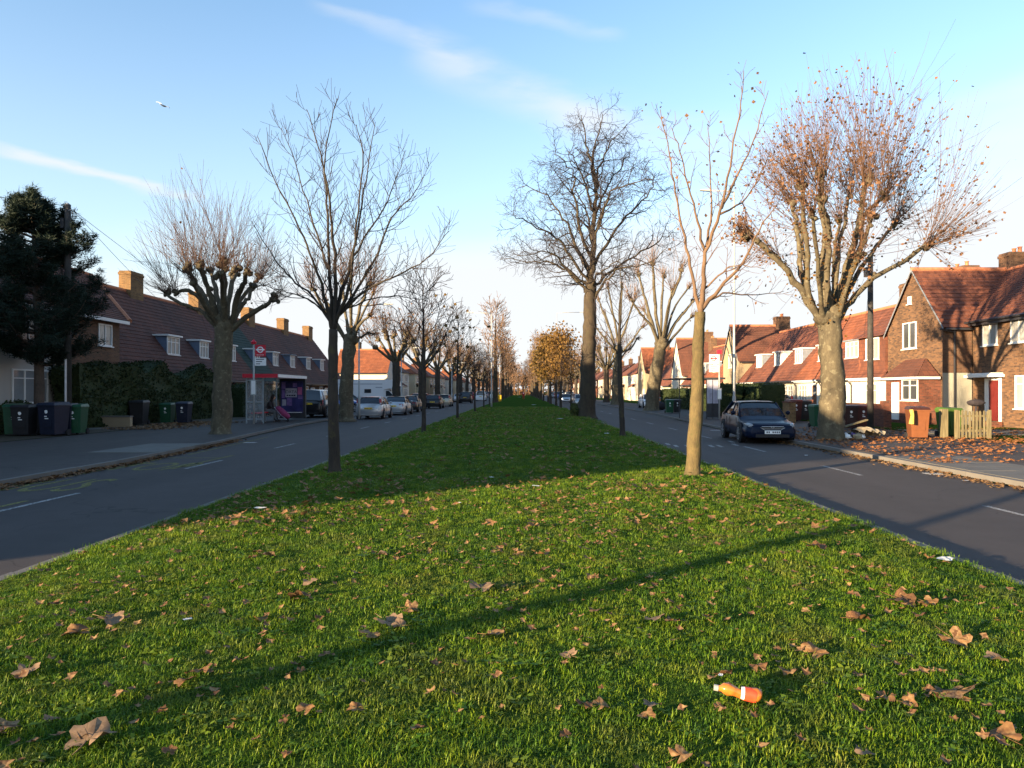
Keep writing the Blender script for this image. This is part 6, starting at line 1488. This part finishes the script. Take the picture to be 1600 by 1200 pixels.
def walker():
    Y = 150; r = empty('person', (PX(818, Y), Y, .2), 0, 'distant person in a red coat standing in the middle of the grass', 'person')
    J = [(0, 0, .95), (0, 0, 1.2), (0, 0, 1.4), (0, 0, 1.5), (.1, 0, .9), (.13, 0, .5), (.14, 0, .1), (.14, -.12, .05), (-.1, 0, .9), (-.12, -.1, .5), (-.13, .1, .1), (-.13, -.02, .05), (.2, 0, 1.4), (.27, 0, 1.12), (.24, -.12, .92), (-.2, 0, 1.4), (-.27, 0, 1.12), (-.24, -.12, .92)]
    E = [(0, 1), (1, 2), (2, 3), (0, 4), (4, 5), (5, 6), (6, 7), (0, 8), (8, 9), (9, 10), (10, 11), (2, 12), (12, 13), (13, 14), (2, 15), (15, 16), (16, 17)]
    skin_body('body', J, E, [.18, .17, .18, .06, .11, .08, .05, .05, .11, .08, .05, .05, .09, .065, .04, .09, .065, .04], 'coat_red', r)
    m = MB(); m.blob((0, 0, 1.64), .11, 12, 9, 0, sz=(.85, 1, 1.15)); m.build('head', M['skin'], r, smooth=True); m = MB(); m.blob((0, .02, 1.68), .12, 10, 8, .03); m.build('hair', M['hair_dark'], r, smooth=True)
    m = MB(); m.box(-.07, .07, -.2, -.18, 1.15, 1.4); m.build('chest_panel', M['sign_white'], r)
walker()
def gull():
    Y = 34; X = PX(255, Y); Z = PZ(165, Y); r = empty('seagull', (X, Y, Z), -.4, 'white gull gliding high in the left sky', 'bird'); r.scale = (.8, .8, .8); r.rotation_euler = (0, rad(27), -.3)
    m = MB(); m.tube([(0, .24, 0), (0, .16, .01), (0, .05, .0), (0, -.1, 0), (0, -.2, .01), (0, -.27, .0)], [.01, .04, .055, .05, .035, .008], 8); m.build('body', M['sign_white'], r, smooth=True)
    for s, mt in ((1, 'lead_grey'), (-1, 'sign_white')):
        P = [(0, .06, -.10), (.18, .09, .05), (.36, .03, .05), (.52, -.06, -.02)]; m = MB()
        fr = [(s * .03, .1, .02), (s * .2, .15, .06), (s * .38, .09, .07), (s * .55, -.03, .03)]; bk = [(s * .03, -.06, .02), (s * .2, .02, .06), (s * .38, -.02, .07), (s * .54, -.06, .03)]
        vs = fr + bk + [(x, y, z - .012) for x, y, z in fr + bk]; m.add(vs, [(0, 1, 5, 4), (1, 2, 6, 5), (2, 3, 7, 6), (8, 12, 13, 9), (9, 13, 14, 10), (10, 14, 15, 11), (0, 8, 9, 1), (1, 9, 10, 2), (2, 10, 11, 3), (4, 5, 13, 12), (5, 6, 14, 13), (6, 7, 15, 14)]); m.build('wing', M[mt], r)
gull()

# ------------------------------------------------------------------ debris, litter, leaves
def debris():
    Y = 25.2; X = PX(1335, Y); tan = plain('cloth_tan', (.36, .3, .2), .9, .25, 5); z = .12
    def pl(a, b, w, label, mat='fence_wood'):
        a, b = Vector(a), Vector(b); d = b - a; n = d.cross(UP).normalized() * w; m = MB(); m.obox((0, 0, 0), d, n, (0, 0, .045)); o = m.build('plank', M[mat], loc=a); tag(o, label, 'plank')
    pl((X - .45, Y - .1, z + .42), (X + .42, Y + .05, z + .66), .14, 'pale wooden plank lying across the top of the dumped heap')
    pl((X - .3, Y + .2, z + .15), (X + .5, Y + .3, z + .3), .12, 'lower wooden plank inside the dumped heap')
    m = MB(); n = 26; rows = []
    for i in range(n):
        for j in range(12):
            u = i / (n - 1); v = j / 11; x = -.1 + .95 * u + .06 * math.sin(v * 9); fold = .05 * math.sin(u * 26 + v * 2) ; zz = .42 * math.cos(min(1, abs(v - .35) * 1.5) * 1.45) * (1 - .35 * abs(u - .4) * 2) + .02
            m.v.append((x + .12 * v * math.sin(u * 20), -.42 + .75 * v + fold, max(.015, zz + fold * .8)))
    m.add([], []); m.f = [(i * 12 + j, i * 12 + j + 1, (i + 1) * 12 + j + 1, (i + 1) * 12 + j) for i in range(n - 1) for j in range(11)]; m.m = [0] * len(m.f)
    o = m.build('dumped_cloth', M['cloth_tan'], loc=(X + .05, Y, z), smooth=True); tag(o, 'crumpled tan cloth draped over the dumped heap by the plane tree', 'cloth')
    for i, (mt, nm_) in enumerate((('sign_white', 'white'), ('coat_black', 'black'), ('poster_violet', 'purple'), ('cloth_tan', 'tan'), ('sign_white', 'small white'))):
        m = MB(); m.blob((0, 0, .1), R.uniform(.11, .17), 9, 7, .3, sz=(1.2, .9, .8)); o = m.build('rubbish_bag', M[mt], loc=(X - .45 + i * .14, Y - .3 + .05 * (i % 3), z), smooth=True); tag(o, f'{nm_} crumpled bag in the dumped heap beside the plane trunk', 'bag')
debris()
def bottle():
    Y = 1.66 * F / (1117 - HY) * .985; X = PX(1154, Y); t = NT('bottle_plastic'); f = t.noise(22, 3); t.color(t.ramp(f, [(.35, (.42, .11, .02)), (.6, (.5, .2, .03))])); t.b.inputs['Roughness'].default_value = .12; t.b.inputs['Transmission Weight'].default_value = .25; t.b.inputs['Specular IOR Level'].default_value = .7; MATS['bottle_plastic'] = t.mat
    plain('bottle_label', (.5, .06, .025), .35, .2, 30)
    r = empty('plastic_bottle', (X - .105, Y, vz(X, Y) + .075), 0, 'squashed orange plastic drinks bottle lying in the grass near the bottom', 'bottle'); r.rotation_euler = (0, rad(7), rad(-12))
    prof = [(0, .012), (.015, .016), (.025, .024), (.05, .031), (.08, .030), (.105, .026), (.125, .029), (.15, .033), (.19, .034), (.205, .030), (.212, .02)]
    m = MB(); m.tube([(x, 0, .006 * math.sin(x * 40)) for x, _ in prof], [q * (.82 if .06 < x < .11 else 1) for x, q in prof], 16, jit=.11, rr=R); m.build('bottle', M['bottle_plastic'], r, smooth=True)
    m = MB(); m.tube([(.13, 0, 0), (.185, 0, 0)], [.0345, .036], 16, cap=False, jit=.02, rr=R); m.build('label', M['bottle_label'], r, smooth=True)
    m = MB(); m.tube([(.112, 0, 0), (.128, 0, 0)], [.029, .0325], 16, cap=False, jit=.03, rr=R); m.build('label_band', M['sign_white'], r, smooth=True)
    m = MB(); m.tube([(-.02, 0, 0), (.002, 0, 0)], [.0155, .0155], 14); m.build('neck', M['pane_net'], r)
bottle()
plain('paper', (.55, .56, .55), .8, .15, 12)
def litter(px, py, s, label, cat='litter', mat='paper'):
    Y = PY(py, 1.62); X = PX(px, Y); m = MB(); n = 5
    s *= .75; vs = [((i / 4 - .5) * s * 1.5 + R.uniform(-.1, .1) * s, (j / 4 - .5) * s + R.uniform(-.08, .08) * s, R.uniform(0, .12) * s + .02) for i in range(5) for j in range(5)]
    m.add(vs, [(i * 5 + j, i * 5 + j + 1, (i + 1) * 5 + j + 1, (i + 1) * 5 + j) for i in range(4) for j in range(4)]); o = m.build('paper_scrap', M[mat], loc=(X, Y, vz(X, Y) + .04 if abs(X) < 4.6 else .01), rot=(0, 0, R.uniform(0, 3))); tag(o, label, cat)
for px, py, s, lb in ((1478, 877, .16, 'flat pale grey scrap near the right edge of the grass'), (406, 805, .12, 'white crumpled scrap by the left grass edge in shade'), (838, 768, .11, 'white scrap on shaded grass just beyond the shadow line'),
                      (768, 753, .09, 'small white scrap left of the centre on shaded grass'), (948, 681, .2, 'white scrap on the grass left of the slender dark tree'), (875, 657, .35, 'pale flat litter on the grass before the ivy'), (834, 634, .5, 'far white scrap in the centre of the grass'), (812, 621, .7, 'white bag beside the distant red coated person'),
                      (1126, 1085, .03, 'tiny white scrap in the grass above the orange bottle'), (293, 988, .05, 'small white scrap among the left leaves'), (718, 796, .05, 'white scrap on the grass near the sunlit edge'), (1148, 740, .05, 'white scrap in the sunlit grass right of the trunk'), (1260, 703, .12, 'white scrap on the right road beyond the saloon'), (1508, 739, .1, 'white scrap on the pavement edge at far right')):
    litter(px, py, s, lb)
def gritbin():
    Y = 118; r = empty('grit_bin', (PX(779, Y), Y, .13), 0, 'yellow grit bin on the far left edge of the grass', 'grit bin'); t = plain('yellow_plastic', (.6, .36, .02), .5, .1)
    m = MB(); m.box(-.45, .45, -.35, .35, 0, .9); m.build('bin_body', t, r); m = MB(); m.add([(-.5, -.4, .902), (.5, -.4, .902), (.5, .4, .902), (-.5, .4, .902), (-.4, -.2, 1.2), (.4, -.2, 1.2), (.4, .2, 1.2), (-.4, .2, 1.2)], [(0, 3, 2, 1), (4, 5, 6, 7), (0, 1, 5, 4), (1, 2, 6, 5), (2, 3, 7, 6), (3, 0, 4, 7)]); m.build('lid', t, r)
gritbin()
def garden_bits():
    Y = 42; X = PX(1205, Y); r = empty('planter', (X, Y + 4, .12), 0, 'orange wooden planter with white flowers behind the navy saloon', 'planter'); m = MB(); m.box(-.6, .6, -.25, .25, 0, .95); m.build('box', plain('orange_wood', (.42, .16, .04), .7, .2), r)
    m = MB()
    for k in range(60): put_leaf(m, Vector((R.uniform(-.6, .6), R.uniform(-.2, .2), R.uniform(.97, 1.3))), .12)
    m.build('foliage', M['ivy_leaf'], r)
    Y = 27.5; X = PX(1525, Y); m = MB(); m.blob((0, 0, 1.25), .24, 12, 8, .08, sz=(1.5, .7, .55)); m.tube([(0, 0, .02), (0, 0, 1.2)], [.04, .04], 8); o = m.build('black_bag', M['coat_black'], loc=(X, Y, .12)); o.name = 'bagged_post'; tag(o, 'post topped with a black plastic bag behind the picket fence', 'post')
    Y = 24.9; X = PX(1420, Y); m = MB(); m.tube([(0, 0, .55), (.03, -.02, .85), (.02, 0, 1.05)], [.08, .05, .07], 8, jit=.2, rr=R); o = m.build('rag', plain('rag_yellow', (.5, .35, .08), .9, .2), loc=(X + .08, Y, .12)); o.name = 'yellow_bag'; tag(o, 'yellow bag hanging on the side of the sunlit brown bin', 'bag')
    Y = 66; X = PX(1033, Y); m = MB(); m.blob((0, 0, .35), .5, 10, 7, .15, sz=(1.1, .8, .75)); o = m.build('rubbish_bag', M['coat_black'], loc=(X, Y, .12), smooth=True); tag(o, 'black rubbish bag on the pavement right of the leaning plane tree', 'bag')
garden_bits()

# fallen leaves ------------------------------------------------------
leafmat('leaf_fallen', [(0, (.09, .045, .022)), (.3, (.17, .085, .035)), (.55, (.24, .13, .05)), (.8, (.31, .205, .095)), (1, (.13, .055, .025))], .12, .7)
leafmat('leaf_pale', [(0, (.19, .125, .075)), (1, (.27, .18, .11))], .12, .7)
def leaf_mesh(seed, mat):
    r = random.Random(seed); lobes = 5; pts = []
    for i in range(lobes * 4):
        a = -math.pi * .85 + 1.7 * math.pi * i / (lobes * 4 - 1); k = i % 4; rad_ = [.24, .40, .5, .38][k] * (1 if 4 < i < 15 else .8) * r.uniform(.85, 1.1); rad_ = rad_ * .55 + .22; pts.append((rad_ * math.sin(a), rad_ * math.cos(a)))
    c1, c2, tw = r.uniform(.2, 1.1), r.uniform(-1.0, 1.0), r.uniform(-.9, .9); ph = r.uniform(0, 6)
    def bend(x, y, k=1.0):
        return (x, y * (1 - .12 * c1 * abs(y)), c1 * x * x * .9 + c2 * y * y * .7 + tw * x * y + .06 * math.sin(9 * x + ph) * math.cos(8 * y) + r.uniform(-.05, .05))
    ring2 = [(x * .5, y * .5) for x, y in pts]; n = len(pts); m = MB()
    vs = [bend(0, 0)] + [bend(x, y) for x, y in ring2] + [bend(x, y) for x, y in pts]
    f = [(0, 1 + i, 1 + (i + 1)) for i in range(n - 1)] + [(1 + i, 1 + n + i, 1 + n + i + 1, 2 + i) for i in range(n - 1)]
    m.add(vs, f); m.tube([(0, -.1, c2 * .01), (.02, -.35, .02), (.03, -.6, .05)], [.012, .01, .007], 4)
    return m.mesh('fallen_leaf', M[mat], True)
LM = [leaf_mesh(i, 'leaf_fallen') for i in range(9)]; LP = [leaf_mesh(40 + i, 'leaf_pale') for i in range(4)]
def leaf_at(x, y, s, label, group, me=None, lift=.035):
    me = me or R.choice(LM); o = link('fallen_leaf', me, None, (x, y, vz(x, y) + lift + s * .04), (R.uniform(-.28, .28), R.uniform(-.28, .28), R.uniform(0, 6.28)), (s, s, s * R.uniform(.7, 1.1))); tag(o, label, 'leaf', group); return o
big = [(752, 929, 44, 1, 'large pale curled leaf in the middle of the sunlit grass'), (605, 983, 50, 1, 'broad tan leaf left of centre, largest of its cluster'), (575, 1004, 40, 0, 'dull brown leaf lying just below the broad tan leaf'), (625, 990, 30, 1, 'leaf fragment at the right of the tan leaf cluster'),
       (770, 1006, 42, 0, 'dark brown crumpled leaf below the centre of the grass'), (1025, 979, 42, 1, 'pale rolled leaf right of the bottom centre'), (1052, 982, 28, 0, 'ragged stalk end beside the pale rolled leaf'), (140, 1172, 80, 1, 'largest pale lobed leaf at the bottom left corner'), (5, 1150, 50, 0, 'brown leaf cut by the left edge near the bottom'),
       (44, 1060, 42, 1, 'rolled tan leaf near the left edge'), (122, 997, 46, 0, 'brown curled leaf left, beside a paler one'), (172, 978, 42, 1, 'pale upturned leaf on the left sunlit grass'), (78, 1138, 24, 1, 'small pale folded leaf above the big lobed one'), (1490, 1010, 52, 0, 'pair of brown leaves near the right edge'), (1492, 1095, 70, 0, 'large russet leaf at the lower right'),
       (1558, 1040, 40, 1, 'orange brown leaf by the right edge'), (1565, 1165, 60, 0, 'brown leaf at the bottom right corner'), (1408, 948, 50, 0, 'tan folded leaf on the right slope'), (1448, 952, 34, 0, 'dark leaf beside the tan folded leaf'), (1272, 1030, 46, 0, 'thin dark leaf above the orange bottle'), (1020, 1120, 34, 1, 'ragged pale leaf left of the orange bottle'),
       (890, 1040, 30, 1, 'small bright tan leaf below centre right'), (884, 1166, 24, 0, 'small brown leaf at the bottom centre'), (468, 940, 40, 0, 'dull brown leaf left of the tan cluster'), (598, 874, 24, 1, 'small golden leaf up the left slope'), (290, 1075, 36, 0, 'brown leaf on the shaded lower left'), (640, 962, 34, 0, 'rusty leaf row above the broad tan leaf'), (1276, 862, 36, 0, 'upright leaf beside the white scraps on the right slope'),
       (1338, 975, 40, 0, 'ragged leaf right of the bottle upslope'), (1350, 1195, 34, 1, 'pale leaf cut by the bottom edge'), (420, 875, 26, 1, 'golden leaf on the upper left slope'), (484, 918, 26, 1, 'pale leaf by the dull brown leaf')]
for px, py, w, pale, lb in big:
    Y = PY(py, 1.60); X = PX(px, Y); s = w / F * Y * 1.05; leaf_at(X, Y, s, lb, None, R.choice(LP if pale else LM), .03)
cnt = 0
CL = [(R.uniform(-4.4, 4.1), 3.2 + 9 * R.random()) for _ in range(38)]
gl = 'curled brown plane leaf, one of many like it on the sunlit grass'
while cnt < 262:
    Y = 2.9 + (R.random() ** 1.1) * 10.5; X = R.uniform(-4.5, 4.2)
    if R.random() < .6: cx_, cy_ = R.choice(CL); Y = cy_ + R.gauss(0, .16) * (1 + cy_ / 6); X = cx_ + R.gauss(0, .2) * (1 + cy_ / 8)
    if Y < 2.9 or not -4.5 < X < 4.2: continue
    if abs(X) > .76 * Y + .3: continue
    s = R.choice([.045, .06, .07, .09, .11]) * R.uniform(.8, 1.2); leaf_at(X, Y, s, gl, 'loose brown leaves on the near grass', R.choice(LM), .03); cnt += 1
def stuff_leaves(name, label, n, fn, size, z, mat='leaf_fallen', cl=None):
    m = MB(); k = 0
    while k < n:
        x, y = fn()
        if cl and R.random() > cl(x, y): continue
        k += 1; s = R.uniform(*size); a = R.uniform(0, 6.28); c, q = math.cos(a) * s, math.sin(a) * s; zz = (z(x, y) if callable(z) else z); t1, t2, cu = R.uniform(-.9, .9), R.uniform(-.9, .9), R.uniform(.2, 1.3)
        vs = []
        for (u, v) in LEAF: vs.append((x + u * c - v * q, y + u * q + v * c, zz + s * (.5 + t1 * u + t2 * v + cu * (u * u + v * v)) * .5))
        vs.append((x, y, zz + s * .2)); m.add(vs, [(8, i, (i + 1) % 8) for i in range(8)])
    o = m.build(name, M[mat]); tag(o, label, 'leaves', kind='stuff')
leafmat('leaf_sunlit', [(0, (.2, .08, .03)), (.4, (.36, .15, .05)), (.75, (.46, .22, .08)), (1, (.25, .1, .04))], .1)  # brighter leaf tones: sunlight on the drift is put into the colour
stuff_leaves('leaf_scatter', 'small leaf fragments scattered through the near grass', 2600, lambda: (R.uniform(-4.5, 4.2), 2.8 + 10 * R.random() ** .8), (.025, .075), lambda x, y: vz(x, y) + .022, cl=lambda x, y: .35 + .9 * noise.noise(Vector((x * .9, y * .5, 4))))
stuff_leaves('leaf_scatter', 'thin scatter of fallen leaves over the far grass', 2300, lambda: (R.uniform(-4.5, 4.2), 8 + 62 * R.random() ** 1.3), (.06, .15), lambda x, y: vz(x, y) + .035, cl=lambda x, y: .5 + .9 * noise.noise(Vector((x * .5, y * .25, 9))))
stuff_leaves('leaf_litter', 'thick drift of orange leaves over the right pavement by the fence', 4600, lambda: (R.uniform(9.6, 22), R.uniform(16.5, 33)), (.07, .15), .125, 'leaf_sunlit', cl=lambda x, y: min(1, max(.04, .75 * math.exp(-((y - 24.2 + (x - 15) * .25) / 1.5) ** 2) + .5 * math.exp(-((x - 10.0) / .5) ** 2) + .25 + .5 * noise.noise(Vector((x * .8, y * .8, 1))))))
stuff_leaves('leaf_litter', 'leaves caught along the right kerb channel', 900, lambda: (RKx(0) - abs(R.gauss(0, .22)) - .03, R.uniform(11, 30)), (.06, .13), .005)
stuff_leaves('leaf_litter', 'dark leaf litter in the left gutter and around the left plane tree', 3000, lambda: ((LKx(15) + abs(R.gauss(0, .16)) + .02, R.uniform(8, 21)) if R.random() < .6 else (-18.2 + R.uniform(-.5, 3.8), R.uniform(30, 40))), (.07, .14), .01 + .0, cl=None) if False else None
def ylit():
    y = R.uniform(7, 26); return (LKx(y) + abs(R.gauss(0, .15)) + .03, y)
stuff_leaves('leaf_litter', 'dark leaf litter packed along the left gutter', 2200, ylit, (.07, .14), .003)
stuff_leaves('leaf_litter', 'brown leaves heaped before the left hedge and bins', 1500, lambda: (R.uniform(-18.6, -14.8), R.uniform(31, 39)), (.1, .17), .125, cl=lambda x, y: min(1, max(.1, 1 - abs(x + 17.3) * .4)))

# ------------------------------------------------------------------ grass blades
def grass():
    t = NT('grass_blade'); oi = t.N.new('ShaderNodeObjectInfo'); n = t.noise(1.1, 4, t.pos()); n2 = t.noise(60, 1, t.pos())
    v = t.math('ADD', t.math('MULTIPLY', oi.outputs['Random'], .45), t.math('MULTIPLY', n, .55)); v = t.math('ADD', v, t.math('MULTIPLY', t.math('SUBTRACT', n2, .5), .35))
    c = t.ramp(v, [(.15, (.022, .062, .006)), (.36, (.056, .135, .007)), (.55, (.115, .20, .008)), (.78, (.19, .245, .014)), (.97, (.30, .27, .09))])
    c = t.mix(t.mr(t.noise(1.7, 5, t.pos()), .52, .72, 0, .5), c, (.15, .125, .035)); c = t.mix(t.mr(t.noise(5.5, 3, t.pos()), .55, .75, 0, .45), c, (.035, .075, .008))
    t.color(c); t.b.inputs['Roughness'].default_value = .55; t.b.inputs['Specular IOR Level'].default_value = .25
    tl = t.N.new('ShaderNodeBsdfTranslucent'); t.L.new(c, tl.inputs[0]); mx = t.N.new('ShaderNodeMixShader'); mx.inputs[0].default_value = .3
    t.L.new(t.b.outputs[0], mx.inputs[1]); t.L.new(tl.outputs[0], mx.inputs[2]); t.L.new(mx.outputs[0], t.out.inputs[0]); MATS['grass_blade'] = t.mat
    coll = bpy.data.collections.new('grass_tufts')
    for k in range(15):
        m = MB(); rr = random.Random(100 + k); nb = 28 if k < 12 else 14
        for b in range(nb):
            x, y = rr.gauss(0, .030), rr.gauss(0, .030); a = rr.uniform(0, 6.28); L = rr.uniform(.025, .062) * (1 if k < 12 else .8); w = rr.uniform(.0013, .0024) * (1 if k < 12 else 2.2); ln = rr.uniform(.3, 1.25); d = Vector((math.cos(a), math.sin(a), 0)); s = Vector((-d.y, d.x, 0)) * w; p = Vector((x, y, -.01))
            p1 = p + UP * L * .55 + d * L * .22 * ln; p2 = p + UP * L * (1 - .35 * ln) + d * L * .75 * ln
            m.add([tuple(p - s), tuple(p + s), tuple(p1 + s * .8), tuple(p1 - s * .8), tuple(p2)], [(0, 1, 2, 3), (3, 2, 4)])
        o = bpy.data.objects.new('grass_tuft', m.mesh('grass_tuft', M['grass_blade'])); coll.objects.link(o)
    for k in range(1):
        m = MB(); rr = random.Random(300 + k)
        for b in range(9):
            a = rr.uniform(0, 6.28); q = Vector((rr.gauss(0, .025), rr.gauss(0, .025), rr.uniform(.012, .035))); d = Vector((math.cos(a), math.sin(a), rr.uniform(-.2, .5))).normalized(); s_ = Vector((-d.y, d.x, rr.uniform(-.3, .3))).normalized(); L_ = rr.uniform(.012, .026)
            pts = [q, q + d * L_ * .5 + s_ * L_ * .42, q + d * L_ * 1.15 + s_ * L_ * .25, q + d * L_ * 1.3, q + d * L_ * 1.15 - s_ * L_ * .25, q + d * L_ * .5 - s_ * L_ * .42]
            m.add([tuple(p) for p in pts], [(0, 1, 2, 3), (0, 3, 4, 5)]); g_ = Vector((q.x, q.y, 0)); w_ = s_ * .0012; m.add([tuple(g_ - w_), tuple(g_ + w_), tuple(q)], [(0, 1, 2)])
        o = bpy.data.objects.new('weed_tuft', m.mesh('weed_tuft', M['grass_blade'])); coll.objects.link(o)
    # emitter sheet
    ys = [1.6 + i * .16 for i in range(90)] + [16.2 + i * 1.2 for i in range(48)]; xs = [-4.63 + i * (4.36 + 4.63) / 60 for i in range(61)]
    vs = [(x, y, vz(x, y) - .004) for y in ys for x in xs]; fs = [(i * 61 + j, i * 61 + j + 1, (i + 1) * 61 + j + 1, (i + 1) * 61 + j) for i in range(len(ys) - 1) for j in range(60)]
    me = bpy.data.meshes.new('grass'); me.from_pydata(vs, [], fs); me.materials.append(M['grass_blade'])
    de = me.attributes.new('dens', 'FLOAT', 'POINT'); sc = me.attributes.new('scl', 'FLOAT', 'POINT')
    for i, (x, y, z) in enumerate(vs):
        vis = 1 if abs(x) < .74 * y + .5 else .15
        de.data[i].value = vis * max(.12, 1 + .9 * noise.noise(Vector((x * 2.3, y * 2.3, 11)))) * (430 if y < 5 else 430 * (5 / y) ** 1.55); sc.data[i].value = (1 if y < 6 else (y / 6) ** .45) * (1.05 + .4 * noise.noise(Vector((x * 1.1, y * .9, 2))) + .55 * noise.noise(Vector((x * 3.1, y * 3.1, 7))))
    o = link('grass', me); tag(o, 'short green mown grass blades covering the central verge', 'grass', kind='stuff')
    ng = bpy.data.node_groups.new('grass_scatter', 'GeometryNodeTree'); ng.interface.new_socket('Geometry', in_out='INPUT', socket_type='NodeSocketGeometry'); ng.interface.new_socket('Geometry', in_out='OUTPUT', socket_type='NodeSocketGeometry')
    N, L = ng.nodes, ng.links; gi = N.new('NodeGroupInput'); go = N.new('NodeGroupOutput')
    dp = N.new('GeometryNodeDistributePointsOnFaces'); at = N.new('GeometryNodeInputNamedAttribute'); at.data_type = 'FLOAT'; at.inputs['Name'].default_value = 'dens'
    L.new(gi.outputs[0], dp.inputs['Mesh']); L.new(at.outputs['Attribute'], dp.inputs['Density'])
    ci = N.new('GeometryNodeCollectionInfo'); ci.inputs['Collection'].default_value = coll; ci.inputs['Separate Children'].default_value = True; ci.inputs['Reset Children'].default_value = True
    ip = N.new('GeometryNodeInstanceOnPoints'); ip.inputs['Pick Instance'].default_value = True; L.new(dp.outputs['Points'], ip.inputs['Points']); L.new(ci.outputs[0], ip.inputs['Instance'])
    rn = N.new('FunctionNodeRandomValue'); rn.data_type = 'FLOAT_VECTOR'; rn.inputs['Min'].default_value = (-.12, -.12, 0); rn.inputs['Max'].default_value = (.12, .12, 6.283); L.new(rn.outputs[0], ip.inputs['Rotation'])
    a2 = N.new('GeometryNodeInputNamedAttribute'); a2.data_type = 'FLOAT'; a2.inputs['Name'].default_value = 'scl'
    r2 = N.new('FunctionNodeRandomValue'); r2.data_type = 'FLOAT'; r2.inputs[2].default_value = .65; r2.inputs[3].default_value = 1.25
    mu = N.new('ShaderNodeMath'); mu.operation = 'MULTIPLY'; L.new(a2.outputs['Attribute'], mu.inputs[0]); L.new(r2.outputs[1], mu.inputs[1]); L.new(mu.outputs[0], ip.inputs['Scale'])
    L.new(ip.outputs[0], go.inputs[0]); md = o.modifiers.new('scatter', 'NODES'); md.node_group = ng
grass()
